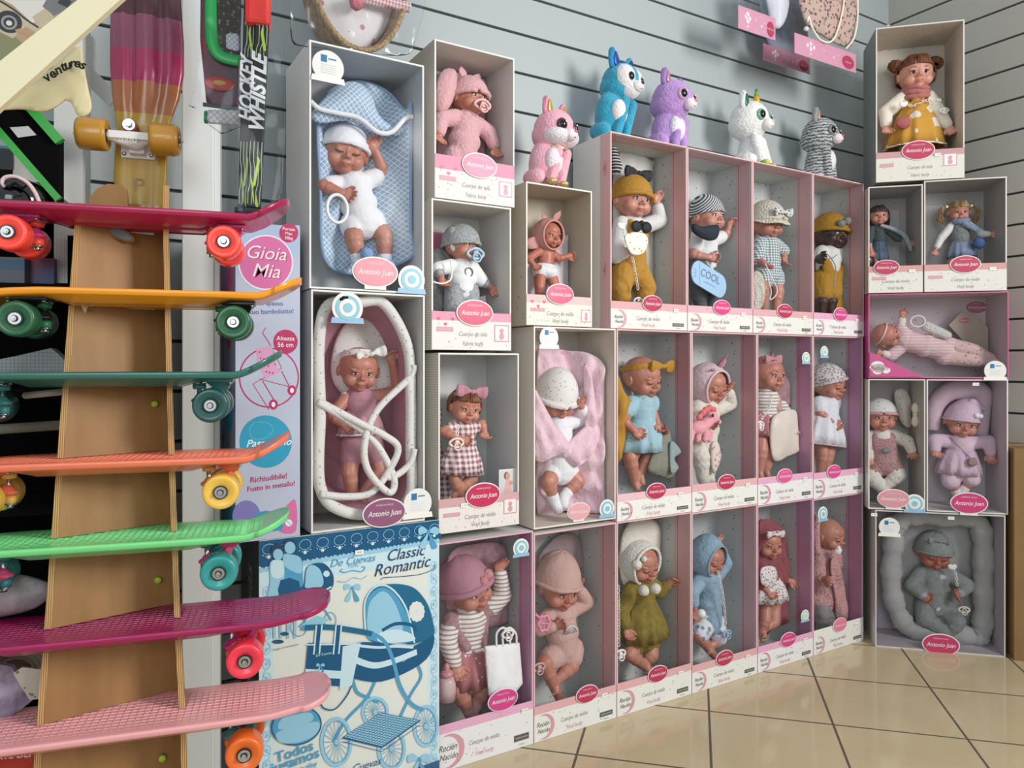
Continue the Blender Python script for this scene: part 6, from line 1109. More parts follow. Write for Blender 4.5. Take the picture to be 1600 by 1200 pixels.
def wrap(t, P, v, b, name='clear_wrapping', mat=None, amp=.006, sc=24):
    m = pillow(P, v, .0, .0006, .008, amp, sc, .0, .02, 5); return t.part(name, m, mat or WR)
wrap(t, poly_px(L, [(452, 0), (450, -60), (560, -120), (668, -60), (664, 8), (650, 62), (640, 84), (600, 86), (540, 78), (470, 72), (455, 60)], 1.64, 4), 1.64, 0)
# ------------------------------------------------------------------ hanging accessory bags, upper right
clearbag = film(.1, .3, 12, .05)
def hang(label, lab, v, conts, dx=0, tone='#d99fb4'):
    a, b, c, d_ = [L.at(x, y, v) for x, y in lab]; t = Thing('accessory_bag', label, 'packet', L, ((a.x+b.x)/2, v, d_.z-.005), 'doll clothes packets hanging from the wall')
    for nm, pts, mt, pf in conts: t.part(nm, pillow(poly_px(L, pts, v+.012), v+.012, pf, .006, .006, .006, 30, .3, .015), mt)
    u0, u1, z = min(a.x, d_.x), max(b.x, c.x), (c.z+d_.z)/2; zt = (a.z+b.z)/2
    m = MB(); m.box((u0, v-.002, z), (u1, v-.0005, zt), 0); w = u1-u0; h = zt-z
    m.prism([(u1-w*.14+w*.1*math.cos(q), z+h*.42+h*.34*math.sin(q)) for q in np.linspace(0, 6.283, 25)[:-1]], v-.003, v-.002, 1); m.text('Antonio Juan', (u1-w*.14, z+h*.42), h*.14, v-.0034, 2, shear=.2, sx=.7)
    for i, (fx, fz, s_) in enumerate(((.25, .72, .1), (.25, .45, .1), (.2, .6, .09), (.3, .58, .09), (.25, .2, .05), (.46, .6, .035), (.62, .42, .05), (.7, .6, .03), (.66, .2, .025), (.5, .2, .02))): m.prism([(u0+w*fx+s_*h*math.cos(q), z+h*fz+s_*h*1.2*math.sin(q)) for q in np.linspace(0, 6.283, 13)[:-1]], v-.0026, v-.002, 2)
    t.part('header_card', m, [M(tone, .4), M('#b83a5e', .4), M('#f0e2e6', .4)], smooth=False)
    zz = 2.5; m = MB(); m.add([(u0-.012, v-.006, z-.006), (u1+.012, v-.006, z-.006), (u1+.012, v-.006, zz), (u0-.012, v-.006, zz), (u0-.012, v+.03, z-.006), (u1+.012, v+.03, z-.006), (u1+.012, v+.03, zz), (u0-.012, v+.03, zz)], [[0, 1, 2, 3], [4, 5, 6, 7]]); t.part('clear_pouch', m, clearbag, smooth=False)
    return t
wg = M('#d4d6de', .85, bump=.8, bsc=30); gg = M('#a9b2c2', .85, bump=.8)
hang('packet with the lower pink card, hanging behind the two others', ((1193, 68), (1265, 91), (1263, 118), (1192, 91)), 1.76, [('garment', [(1190, -10), (1240, -10), (1262, 60), (1240, 82), (1205, 72), (1196, 40)], gg, .01)], tone='#d093a6')
hang('leftmost packet with white doll clothes and a slanting pink card', ((1155, 7), (1211, 30), (1210, 66), (1153, 41)), 1.66, [('garment', [(1195, -30), (1232, -30), (1230, 20), (1218, 44), (1206, 36), (1200, 10)], wg, .012)])
t = hang('rightmost packet with a floral doll bag and cream cords', ((1244, 53), (1337, 84), (1334, 115), (1241, 81)), 1.62, [('floral_bag', [(1250, -30), (1252, 10), (1262, 38), (1285, 55), (1325, 74), (1336, 50), (1342, 0), (1342, -30)], M('#cdb0a2', .85, 'floral', '#7d4a52', 75, thr=.38, col3='#6f7f7c', bump=.5), .012)])
for pts in (((1320, -10), (1316, 20), (1306, 55), (1295, 66), (1280, 60), (1268, 40), (1264, 26), (1262, 34)), ((1340, -10), (1340, 30), (1334, 60), (1322, 76))): m = MB(); m.tube(smooth_path([L.at(x, y, 1.612) for x, y in pts], 6), .0032, 7); t.part('cord', m, CREAM)
m = MB(); m.ell(L.at(1260, 45, 1.61), (.01, .008, .008), n=2); t.part('cord_bead', m, M('#c9d6d2', .15))
# brown carton at the right edge
t = Thing('brown_carton', 'plain brown cardboard carton at the right edge beside the corner stack', 'box', D, (1.13, 2.95, 0)); a = D.at(1577, 693, 2.90); b = D.at(1577, 1031, 2.90)
m = MB(); m.box((1.052, 2.85, .0002), (1.3, 3.1, .72)); t.part('carton', m, M('#8d6f46', .8, 'noise', '#836640', 8), bevel=.002); m = MB(); m.box((1.052, 2.95, .7202), (1.3, 3.0, .7208)); t.part('packing_tape', m, M('#a98f62', .3), smooth=False)
# ------------------------------------------------------------------ skateboards on their plywood stand
CHR = M('#b9b9b8', .25, metal=1); PLY = M('#a27846', .55, 'wood', '#8f6637', 26); PLYE = M('#cfa568', .6, 'stripes', '#8f6a3c', 330, ax='xz', thr=.6)
def wheel(t, c, ax, col, r=.0295, w=.042, sign=-1):
    """sign: which side along the axle carries the face"""
    h = w/2; P = [(.0105, -h+.006), (.013, -h+.004), (.020, -h+.003), (.0255, -h), (r-.001, -h+.003), (r, -h+.009), (r, h-.009), (r-.001, h-.003), (.0255, h), (.02, h-.003), (.0105, h-.006)]
    m = MB(); m.lathe(c, P if sign < 0 else P, ax, 40); o = t.part('wheel', m, col)
    d = {'y': Vector((0, 1, 0)), 'x': Vector((1, 0, 0))}[ax]
    for s_ in ((-1, 1) if ax == 'x' else (-1,)):
        m = MB(); q = c + d*s_*(h-.004)
        def L_(r0, a, b, mi): m.lathe(q, [(r0, min(a, b)), (r0, max(a, b))], ax, 24, mi)
        L_(.0115, .0, s_*.0025, 1); L_(.0095, .0, s_*.0035, 0); L_(.0055, 0, s_*.0045, 1); m.lathe(q, [(.0045, min(0, s_*.009)), (.0045, max(0, s_*.009))], ax, 6, 0); L_(.0022, 0, s_*.011, 0)
        t.part('bearing', m, [CHR, M('#202020', .4)], smooth=False, parent=o, label=None)
    # the bearing keeps its place under the wheel
    return o
def truck(t, hub, zdeck, inward, col, bush, label=None):
    u, v, z = hub; s = inward
    m = MB(); m.box((u-.03, v+.045-.0, zdeck-.006), (u+.034, v+.095, zdeck), 0); m.add([(u-.012, v+.05, zdeck-.006), (u+.03*1, v+.05, zdeck-.006), (u+.03, v+.09, zdeck-.006), (u-.012, v+.09, zdeck-.006), (u-s*.012-.008, v+.06, zdeck-.02), (u-s*.012+.012, v+.06, zdeck-.02), (u-s*.012+.012, v+.08, zdeck-.02), (u-s*.012-.008, v+.08, zdeck-.02)], [[3, 2, 1, 0], [4, 5, 6, 7], [0, 1, 5, 4], [1, 2, 6, 5], [2, 3, 7, 6], [3, 0, 4, 7]])
    o = t.part('truck', m, col, bevel=.0012)
    m = MB(); m.cap((u, v+.034, z), (u, v+.102, z), .0075, .0075, 12); m.cap((u, v+.068, z), (u-s*.014, v+.068, zdeck-.016), .012, .006, 12); m.cap((u, v+.045, z), (u+s*.02, v+.068, z+.008), .007, .013); m.cap((u, v+.09, z), (u+s*.02, v+.068, z+.008), .007, .013); m.ell((u+s*.024, v+.068, z+.006), (.015, .015, .006)); t.part('hanger', m, col, voxel=.0022, it=2, parent=o)
    c = Vector((u+s*.024, v+.068, 0)); m = MB()
    m.lathe(c, [(.012, zdeck-.0095), (.012, zdeck-.008)], 'z', 20, 1); m.lathe(c, [(.0105, zdeck-.0185), (.0115, zdeck-.014), (.0105, zdeck-.0095)], 'z', 20, 0); m.lathe(c, [(.0095, z-.012), (.0105, z-.007), (.0105, z)], 'z', 20, 0); m.lathe(c, [(.011, z-.0135), (.011, z-.012)], 'z', 20, 1); m.lathe(c, [(.006, z-.02), (.006, z-.0135)], 'z', 6, 1)
    m.lathe(c, [(.004, z-.013), (.004, zdeck-.008)], 'z', 12, 1); t.part('bushing', m, [bush, CHR], parent=o)
    for du in (-.024, .028):
        for dv in (.05, .09): m = MB(); m.ell((u+du, v+dv, zdeck-.0075), (.0035, .0035, .003), n=2); t.part('bolt', m, CHR, parent=o)
    return o
def skateboard(label, hub, vn, deck, truckc, wheelc, bushc, wb=.33, droop=.012, tail=.118, kick=.042, zoff=.047, nose=.135):
    H = S.at(hub[0], hub[1], vn); ul, ur = H.x-wb, H.x; z = H.z; zd = z+zoff; vc = vn+.068; t = Thing('skateboard', label, 'skateboard', S, ((ul+ur)/2, vc, z-.03), 'skateboards laid across the plywood stand')
    us = np.concatenate([np.linspace(ul-nose, ul-.05, 9), np.linspace(ul-.04, ur+.03, 12), np.linspace(ur+.04, ur+tail, 14)]); ring = []
    for u in us:
        a = (u-(ul-nose)); b = (ur+tail-u); hw = .0745
        if a < .06: hw = .0745*math.sqrt(max(.0, 1-((.06-a)/.06)**2))*.9+.007
        if b < .05: hw = min(hw, .066*math.sqrt(max(0, 1-((.05-b)/.05)**2))+.006)
        elif b < .12: hw = min(hw, .066+(b-.05)/.07*.0085)
        zz = zd
        if u > ur+.04: q = (u-ur-.04)/(tail-.04); zz += kick*(q**1.25)
        if u < ul+.06: q = (ul+.06-u)/(nose+.06); zz -= droop*q*q
        mid = 1 if ul+.06 < u < ur-.04 else 0
        prof = [(-1, .006), (-1.0, .0095), (-.97, .0115), (-.8, .0105), (0, .0095), (.8, .0105), (.97, .0115), (1, .0095), (1, .006), (.97, .001), (.9, -.001), (.72, -.001-.009*mid), (.5, -.001-.013*mid), (.42, -.001-.004*mid), (.3, -.001-.004*mid), (.22, -.001-.013*mid), (-.22, -.001-.013*mid), (-.3, -.001-.004*mid), (-.42, -.001-.004*mid), (-.5, -.001-.013*mid), (-.72, -.001-.009*mid), (-.9, -.001), (-.97, .001)]
        ring.append([(u, vc+p*hw, zz+h) for p, h in prof])
    n = len(ring[0]); m = MB(); m.add([p for r in ring for p in r], [[i*n+j, i*n+(j+1) % n, (i+1)*n+(j+1) % n, (i+1)*n+j] for i in range(len(ring)-1) for j in range(n)] + [list(range(n))[::-1], [(len(ring)-1)*n+j for j in range(n)]])
    # raised waffle grip on the top
    def tz(u):
        z_ = zd+.0107
        if u > ur+.04: z_ += kick*(((u-ur-.04)/(tail-.04))**1.25)
        if u < ul+.06: z_ -= droop*((ul+.06-u)/(nose+.06))**2
        return z_
    ue = ur+tail-.045
    for u in np.arange(ul-nose+.05, ue, .0105): z0_, z1_ = tz(u), tz(u+.0016); w_ = .058; m.add([(u, vc-w_, z0_), (u+.0016, vc-w_, z1_), (u+.0016, vc+w_, z1_), (u, vc+w_, z0_), (u, vc-w_, z0_-.003), (u+.0016, vc-w_, z1_-.003), (u+.0016, vc+w_, z1_-.003), (u, vc+w_, z0_-.003)], [[0, 1, 2, 3], [0, 3, 7, 4], [1, 5, 6, 2]])
    uu_ = np.linspace(ul-nose+.05, ue, 26)
    for w_ in np.arange(-.0556, .056, .0108):
        m.add([(u, vc+w_+o_, tz(u)-h_) for u in uu_ for o_, h_ in ((0, .003), (0, 0), (.0016, 0), (.0016, .003))], [[4*i+j, 4*i+j+1, 4*i+5+j, 4*i+4+j][::-1] for i in range(25) for j in range(3)])
    o = t.part('deck', m, deck)
    dm = o.modifiers.new('sub', 'BEVEL'); dm.width = .0006; dm.segments = 1; dm.limit_method = 'ANGLE'
    for h, s_ in (((ul, vn, z), 1), ((ur, vn, z), -1)): truck(t, h, zd-.001, s_, truckc, bushc)
    for u in (ul, ur):
        for dv in (.021, .115): wheel(t, Vector((u, vn+dv, z)), 'y', wheelc)
    t.zd = zd; t.H = H; t.vc = vc; return t
G = lambda c, r=.28: M(c, r, coat=.3)
specs = [('glossy dark magenta skateboard with red wheels, topmost on the plywood stand', (349, 377), '#a5164e', '#c93a82', '#ff4b3c', '#f0513f'),
 ('orange yellow skateboard with dark green wheels and black trucks', (364, 503), '#f39d1f', '#17181a', '#1d5c38', '#2a7a4c'),
 ('dark green skateboard with teal trucks and dark teal wheels', (328, 634), '#2d6c60', '#3a7b77', '#184f4c', '#3d8582'),
 ('coral skateboard with yellow wheels', (344, 770), '#ef7c5c', '#ee7552', '#efc04c', '#e9b45a'),
 ('light green skateboard with pink trucks and turquoise wheels', (341, 897), '#78dd8a', '#d9507f', '#2d9894', '#2f7f86'),
 ('dark magenta skateboard with a waffle deck and neon pink wheels', (382, 1035), '#a01657', '#c82a78', '#f63b50', '#e04a6c'),
 ('pale pink skateboard with orange wheels, lowest on the plywood stand', (381, 1182), '#efaaac', '#2e6d70', '#ee6f26', '#e8742e')]
SBs = []
for i, (lb, hub, dc, tc_, wc, bc_) in enumerate(specs):
    SBs.append(skateboard(lb, hub, 1.391-.021*i, wb=(.33, .33, .35, .352, .352, .435, .435)[i], deck=G(dc), truckc=G(tc_, .35), wheelc=G(wc, .35), bushc=M(bc_, .4), tail=(.112, .116, .116, .112, .112, .14, .14)[i], kick=(.042, .036, .04, .036, .027, .018, .013)[i], nose=.15, droop=(.006, .03, .006, .02, .012, .02, .035)[i], zoff=(.04, .041, .046, .048, .05, .052, .052)[i]))
# ---- the stand
t = Thing('skateboard_stand', 'plywood trough stand holding the skateboards', 'stand', S, (-.26, 1.42, 0))
zc_ = [b.zd for b in SBs]; vf = lambda z: 1.457 + (z-zc_[0])*(.126/(zc_[0]-zc_[-1])) - .004
def edge_u(side, z):
    py_l = [340, 600, 800, 1000, 1200, 1500]; xl = [117, 98, 82, 66, 48, 30]; xr = [254, 260, 266, 273, 284, 292]
    us = [S.at(x, y, vf(1+(572-y)/1156*1.28)) for x, y in zip(xl if side < 0 else xr, py_l)]
    zs = [p.z for p in us][::-1]; uu = [p.x for p in us][::-1]; return float(np.interp(z, zs, uu))
th = .0095
def sect(side, z, f0, f1):
    """cut through a plank of the V shaped trough at height z, between fractions f0 and f1 of its depth"""
    v = vf(z); u = edge_u(side, z); ub = S.at(247 + (z < .9)*(.9-z)*40, 1+(572-500), v+.088).x if False else edge_u(1, z) - .012
    if side < 0: P = [(u, v), (u+th, v), (ub, v+.082), (ub-.004, v+.09)]
    else: P = [(u, v), (u+th, v), (ub+th, v+.088), (ub, v+.088)]
    l = lambda p, q, f: (p[0]+(q[0]-p[0])*f, p[1]+(q[1]-p[1])*f, z)
    return [l(P[0], P[3], f0), l(P[1], P[2], f0), l(P[1], P[2], f1), l(P[0], P[3], f1)]
FC = [[3, 2, 1, 0], [4, 5, 6, 7], [0, 1, 5, 4], [1, 2, 6, 5], [2, 3, 7, 6], [3, 0, 4, 7]]
for side in (-1, 1):
    m = MB(); cuts = [1.30] + [b for z in zc_ for b in (z+.0115, z-.014)] + [.02]
    for k in range(0, len(cuts)-1, 2):
        z1, z0 = cuts[k], cuts[k+1]
        if k == 0: z1 = S.at(250, 290, 1.47).z if side > 0 else S.at(140, 320, 1.47).z
        if z1 > z0+.002: m.add(sect(side, z0, 0, .9)+sect(side, z1, 0, .9), FC, 0); m.add([(x, y-.0004, z) for x, y, z in sect(side, z0, 0, .01)+sect(side, z1, 0, .01)], [[0, 1, 5, 4]], 1)
    zs = [c for c in cuts if c < 1.29]; zs = [S.at(250, 290, 1.47).z if side > 0 else S.at(140, 320, 1.47).z] + zs
    for z1, z0 in zip(zs, zs[1:]): m.add(sect(side, z0, .9, 1)+sect(side, z1, .9, 1), FC, 0)
    t.part('side_panel', m, [PLY, PLYE], smooth=False)
zt = S.at(190, 318, 1.55).z
P = [S.at(x, y, vf(zt)+.05) for x, y in ((137, 325), (140, 308), (152, 294), (168, 287), (190, 289), (198, 296), (200, 325))]; m = MB(); m.prism([(p.x, p.z) for p in P], vf(zt)+.05, vf(zt)+.06); t.part('rounded_top', m, PLY, smooth=False)
c = S.at(180, 362, vf(1.2)+.036); m = MB(); m.prism([(c.x+.028*math.cos(q)-.004*math.sin(q), c.z+.010*math.sin(q)-.010*math.cos(q)) for q in np.linspace(0, 6.283, 33)[:-1]], c.y-.001, c.y, 1); m.tube([(c.x+.03*math.cos(q)-.004*math.sin(q), c.y-.001, c.z+.012*math.sin(q)-.011*math.cos(q)) for q in np.linspace(0, 6.283, 33)[:-1]], .002, 6, closed=True, mi=0); t.part('handle_hole', m, [M('#7d5a34', .6), M('#6f7a80', .7)], smooth=False)
for x, y in ((240, 357), (242, 631), (247, 906), (254, 1184)):
    m = MB(); z = 1+(572-y)/1156*1.3; c = S.at(x, y, vf(z)+.07); m.lathe(c, [(.005, -.006), (.0062, -.004), (.005, .004)], 'y', 16); m.tube([c, c+Vector((.006, 0, 0))], .003, 8); t.part('plastic_cap', m, M('#a7c23a', .4))
m = MB(); c = S.at(132, 468, vf(1.1)-.004); m.add([c+Vector(q) for q in ((-.01, 0, .0), (.016, 0, -.002), (.014, -.004, -.012), (.006, -.006, -.012), (.003, -.007, -.024), (-.002, -.003, -.018))], [[0, 5, 4, 3, 2, 1]]); t.part('paper_tape', m, M('#c9ae8c', .7), smooth=False)
# ---- the board standing upright behind the stand
VU = 1.60; gz = lambda y: S.at(228, y, VU).z; t = Thing('skateboard', 'skateboard standing upright, banded mauve, pink and gold with amber wheels', 'skateboard', S, (S.at(226, 300, VU).x, VU, gz(345)), None)
b0 = gz(345); m = MB(); prof = [(345, 222, 36), (320, 221, 39), (280, 220, 42), (235, 221, 42), (200, 222, 41), (178, 224, 46), (150, 227, 53), (110, 229, 58), (60, 229, 58), (20, 228, 56), (-30, 227, 54), (-90, 226, 50), (-130, 226, 36), (-145, 226, 14)]; rg = []
for y, x, w in prof:
    a = S.at(x-w, y, VU).x; b = S.at(x+w, y, VU).x; c = (a+b)/2; h = (b-a)/2; z = gz(y); k = 1 if -60 < y < 165 else 0; vv = VU - (.0 if y < 200 else (y-200)*.0001)
    rg.append([(c+q*h, vv+o, z) for q, o in ((-1, .003), (-.96, -.001), (-.9, -.003), (-.72, -.003-.004*k), (-.6, -.004-.010*k), (-.5, -.003-.002*k), (-.3, -.003-.002*k), (-.2, -.004-.012*k), (0, -.004-.012*k), (.2, -.004-.012*k), (.3, -.003-.002*k), (.5, -.003-.002*k), (.6, -.004-.010*k), (.72, -.003-.004*k), (.9, -.003), (.96, -.001), (1, .003), (.95, .007), (0, .009), (-.95, .007))])
n = 20; m.add([p for r in rg for p in r], [[i*n+j, i*n+(j+1) % n, (i+1)*n+(j+1) % n, (i+1)*n+j] for i in range(len(rg)-1) for j in range(n)] + [list(range(n))[::-1], [(len(rg)-1)*n+j for j in range(n)]])
bm_ = M('#b28f34', .28, 'bands', ((gz(178)-b0, '#a8653a'), (gz(130)-b0, '#a82c5c'), (gz(80)-b0, '#8a4662'), (gz(27)-b0, '#4d1f2c')), coat=.3)
t.part('deck', m, bm_)
m = MB(); c = S.at(218, 292, VU-.0075); m.text('P', (c.x, c.z), .042, VU-.0142, 0); m.v = m.v; t.part('embossed_letter', m, M('#8f7128', .35), smooth=False)
m = MB(); c = S.at(216, 228, VU-.008); z = c.z; m.box((c.x-.03, c.y-.005, z-.026), (c.x+.03, c.y+.004, z+.022)); m.box((c.x-.014, c.y-.02, z-.02), (c.x+.014, c.y, z+.01)); o = t.part('truck', m, M('#e6e4e0', .35), bevel=.002)
ax_ = S.at(202, 214, VU-.045); m = MB(); m.cap(ax_+Vector((-.055, 0, 0)), ax_+Vector((.055, 0, 0)), .008, .008); m.cap(ax_+Vector((-.035, 0, 0)), Vector((c.x, VU-.03, z-.004)), .009, .012); m.cap(ax_+Vector((.035, 0, 0)), Vector((c.x, VU-.03, z-.004)), .009, .012); m.box((ax_.x-.036, ax_.y-.009, ax_.z-.006), (ax_.x+.036, ax_.y+.008, ax_.z+.009)); t.part('hanger', m, M('#e6e4e0', .35), voxel=.002, it=2, parent=o)
m = MB(); m.text('PENNY', (ax_.x, ax_.z-.012), .010, ax_.y-.0185, 0, bold=.02, rot=math.pi); t.part('lettering', m, M('#c9c6c0', .4), smooth=False)
m = MB(); k = ax_+Vector((0, -.004, .022)); m.tube([k+Vector((0, .03, 0)), k], [.013, .013], 20, mi=1); m.tube([k+Vector((0, .002, 0)), k+Vector((0, -.003, 0))], [.011, .011], 20); m.tube([k, k+Vector((0, -.01, .0))], [.006, .006], 6); t.part('kingpin', m, [CHR, M('#7e1f30', .4)], smooth=False)
for dx in (-.024, .024): m = MB(); m.ell((c.x+dx, c.y-.006, z-.018), (.0045, .003, .0045)); t.part('bolt', m, CHR, parent=o)
for s_ in (-1, 1): wheel(t, ax_+Vector((s_*.062, 0, 0)), 'x', G('#c08a2e', .3), r=.030, w=.052)
# ------------------------------------------------------------------ white posts and fittings
WP = M('#dfe3e0', .3, spec=.4)
def sbox(label, x0, x1, v0, v1, y0, y1, mat, name='post', cat='post', bevel=.0015, zz=None):
    a, b = S.at(x0, 300, v0).x, S.at(x1, 300, v0).x; z1 = S.at(x0, y0, v0).z; z0 = S.at(x0, y1, v0).z if y1 is not None else 0.0002
    m = MB(); m.box((a, v0, z0), (b, v1, z1)); return single(name, label, cat, S, m, mat, o=((a+b)/2, (v0+v1)/2, z0), smooth=False)
t = Thing('shop_post', 'wide white metal post with a stepped right edge behind the skateboards', 'post', S, (S.at(310, 300, 1.70).x, 1.72, 0)); a, b, c_ = S.at(284, 300, 1.70).x, S.at(334, 300, 1.70).x, S.at(343, 300, 1.70).x
m = MB(); m.box((a, 1.70, .0002), (b, 1.75, 2.7)); t.part('post_body', m, WP, bevel=.002); m = MB(); m.box((b+.0002, 1.705, .0002), (c_, 1.75, 2.7)); t.part('edge_strip', m, WP, bevel=.001)
sbox('square white metal post left of the upright skateboard', 84, 129, 1.62, 1.68, -40, 442, WP, 'square_post')
m = MB(); m.bar(S.at(128, 110, 1.72), S.at(182, 160, 1.72), .03, .035, up=(0, 1, 0)); m.bar(S.at(135, 60, 1.73), S.at(135, 125, 1.73), .03, .03, up=(0, 1, 0)); single('white_bracket', 'white sloping bracket between the square post and the upright skateboard', 'bracket', S, m, WP, smooth=False)
# cream board across the corner
def slab(name, label, cat, pts, v, th_, mat, extra=None, sm=0, group=None):
    P = poly_px(S, pts, v, sm or 1, bool(sm)); t = Thing(name, label, cat, S, (sum(p.x for p in P)/len(P), v, min(p.z for p in P)), group); m = MB(); m.prism([(p.x, p.z) for p in P], v, v+th_); t.part('panel' if name != 'book' else 'cover', m, mat, smooth=False); return t
slab('cream_batten', 'cream painted flat batten crossing the upper left corner diagonally', 'batten', [(-60, 142), (124, -3), (200, -12), (-60, 222)], 1.12, .012, M('#e2dbb8', .45))
ccl = M('#d9cfa6', .85, bump=.4, bsc=20); bagP = poly_px(S, [(0, 168), (30, 146), (80, 108), (124, 70), (130, 100), (138, 140), (143, 165), (138, 178), (122, 182), (114, 166), (104, 155), (88, 166), (66, 174), (30, 170), (-30, 172), (-40, 150)], 1.20, 3)
t = Thing('cloth_bag', 'cream cloth bag lettered in black under the cream batten', 'bag', S, S.at(90, 170, 1.2)); t.part('fabric', pillow(bagP, 1.20, .008, .004, .006, .008, 12, .3, .03), ccl)
m = MB()
for ch, x, y, r_ in (('v', 66, 114, .75), ('e', 75, 108, .6), ('n', 84, 102, .5), ('t', 92, 97, .42), ('u', 99, 94, .3), ('r', 107, 91, .1), ('e', 115, 91, -.1), ('s', 124, 94, -.3)): p_ = S.at(x, y, 1.17); m.text(ch, (p_.x, p_.z), .0185, 1.187, 0, rot=r_, bold=.03, shear=.15)
t.part('lettering', m, M('#17150f', .6), smooth=False)
# picture of a vintage car
t = slab('picture_card', 'card printed with a cream vintage car, behind the cream batten', 'card', [(-60, -40), (150, -40), (120, 30), (70, 70), (20, 120), (-60, 170)], 1.40, .004, M('#a88f72', .5))
p = Print(1.3998, lambda x, y: S.at(x, y, 1.4)); p.poly([(-60, 25), (0, 42), (40, 70), (60, 90), (-60, 170)], 1); p.poly([(-60, -20), (0, 0), (55, 40), (62, 45), (58, 52), (40, 42), (20, 60), (-60, 20)], 0); p.poly([(5, 0), (75, 0), (82, 28), (50, 36), (20, 8)], 2); p.poly([(50, 26), (74, 10), (84, 28), (76, 40), (60, 44)], 0); p.poly([(66, 10), (90, -30), (140, -40), (120, 10), (84, 24)], 3); p.poly([(90, 5), (106, 12), (112, 2), (95, -8)], 4)
p.line([(-10, -4), (20, 14), (40, 30), (60, 43)], .003, 4, 3); p.disc((14, 34), 21, 17, 4, .4); p.disc((14, 35), 13, 11, 5, .4); p.disc((14, 35), 9, 8, 4, .4); p.disc((14, 36), 5, 4, 2, .4); p.line([(25, 50), (38, 48), (50, 60)], .008, 6, 2)
t.part('car_print', p.m, [M('#b4a88e', .4), M('#7c7f5c', .6), M('#cdcbc4', .4), M('#6d6c70', .5), M('#26272a', .4), M('#8a8c8c', .3), M('#b08a6c', .6)], smooth=False)
# black sleeve with green edges
t = slab('green_edged_case', 'black flat case with bright green edges and a white sticker, left of the square post', 'case', [(-30, 160), (44, 160), (92, 215), (92, 318), (0, 212), (-30, 180)], 1.50, .03, M('#040405', .9, spec=.12))
m = MB(); m.bar(S.at(-20, 184, 1.498), S.at(92, 312, 1.498), .012, .010, up=(0, 1, 0)); m.bar(S.at(40, 160, 1.498), S.at(94, 222, 1.498), .016, .014, up=(0, 1, 0)); t.part('green_edge', m, M('#1f9a2a', .35), smooth=False)
P = [S.at(x, y, 1.496) for x, y in ((15, 199), (44, 197), (57, 211), (28, 215))]; m = MB(); m.prism([(q.x, q.z) for q in P], 1.4955, 1.4965); t.part('sticker', m, M('#b9babb', .5), smooth=False)
# helmet
t = Thing('helmet', 'glossy black helmet with a pinkish white rim above the topmost skateboard', 'helmet', S, S.at(30, 330, 1.52)); c = S.at(25, 318, 1.52); m = MB(); m.ell(c, (.062, .06, .045), n=4); t.part('helmet_shell', m, M('#0a0a0c', .12, coat=.5))
m = MB(); m.tube(smooth_path([S.at(x, y, 1.46) for x, y in ((8, 292), (3, 285), (8, 277), (24, 276), (42, 285), (54, 300), (62, 318))], 6), .0035, 8); t.part('rim', m, M('#e2c3c8', .3))
m = MB(); m.tube(smooth_path([S.at(x, y, 1.46) for x, y in ((10, 290), (24, 283), (38, 292))], 6), .006, 8); t.part('strap', m, M('#1c1c20', .5))
# dark shelving at the far left
BK = M('#050506', .9, spec=.1); t = Thing('dark_shelf_unit', 'tall black shelf unit behind the skateboards at the left edge', 'shelf', S, (S.at(20, 600, 1.66).x, 1.70, 0)); a, b = S.at(-90, 600, 1.66).x, S.at(92, 600, 1.66).x
m = MB(); m.box((a, 1.76, .0002), (b+.06, 1.775, 1.36)); t.part('back_board', m, BK, smooth=False); m = MB(); m.box((b+.03, 1.60, .0002), (b+.045, 1.7595, 1.25)); t.part('side_board', m, BK, smooth=False)
for y in (310, 445, 610, 790, 960, 1150): z = S.at(20, y, 1.6).z; m = MB(); m.box((a, 1.56, z-.014), (b+.0295, 1.7595, z)); t.part('shelf_board', m, M('#0a0a0b', .8, spec=.15) if y > 320 else M('#7a6850', .6), smooth=False)
def onshelf(name, label, cat, x0, x1, y0, y1, v0, v1, mat, pts=None, sm=0):
    a, b = S.at(x0, y1, v0), S.at(x1, y1, v0); z1 = S.at(x0, y0, v0).z; m = MB(); m.box((a.x, v0, a.z), (b.x, v1, z1)); return single(name, label, cat, S, m, mat, smooth=False)
onshelf('white_carton', 'small plain white box behind the case with green edges', 'box', 20, 66, 240, 282, 1.60, 1.68, M('#b9b6ae', .5)); onshelf('blue_box', 'black and blue box at the left edge behind the green edged case', 'box', -30, 22, 225, 262, 1.60, 1.68, M('#12181f', .5, 'stripes', '#3f6f8f', 18, ax='zx', thr=.7))
onshelf('grey_case', 'grey and blue display case under the red wheels of the topmost skateboard', 'case', -30, 38, 400, 443, 1.57, 1.66, M('#54616b', .4, 'stripes', '#2c5a80', 22, ax='zx', thr=.6)); onshelf('red_box', 'small red, white and blue box beside the grey display case', 'box', 42, 84, 402, 443, 1.60, 1.66, M('#8c2c35', .4, 'noise', '#3a4c86', 16))
P = poly_px(S, [(-30, 592), (-30, 568), (30, 556), (82, 544), (92, 552), (108, 568), (102, 600)], 1.50, 1, False); m = MB(); m.prism([(q.x, q.z) for q in P], 1.49, 1.52); single('blister_pack', 'grey patterned blister packet above the dark green skateboard', 'packet', S, m, M('#8a8f92', .25, 'grid', '#6c7174', 160, thr=.2), smooth=False)
m = MB(); m.cap(S.at(40, 618, 1.5), S.at(100, 612, 1.5), .006, .006); single('white_rod', 'short off-white rod behind the dark green skateboard', 'rod', S, m, M('#c9c8ba', .5))
m = MB(); m.cap(S.at(-20, 672, 1.55), S.at(100, 664, 1.55), .009, .009); single('grey_rod', 'dull grey rod above the coral skateboard', 'rod', S, m, M('#7d7a6c', .5))
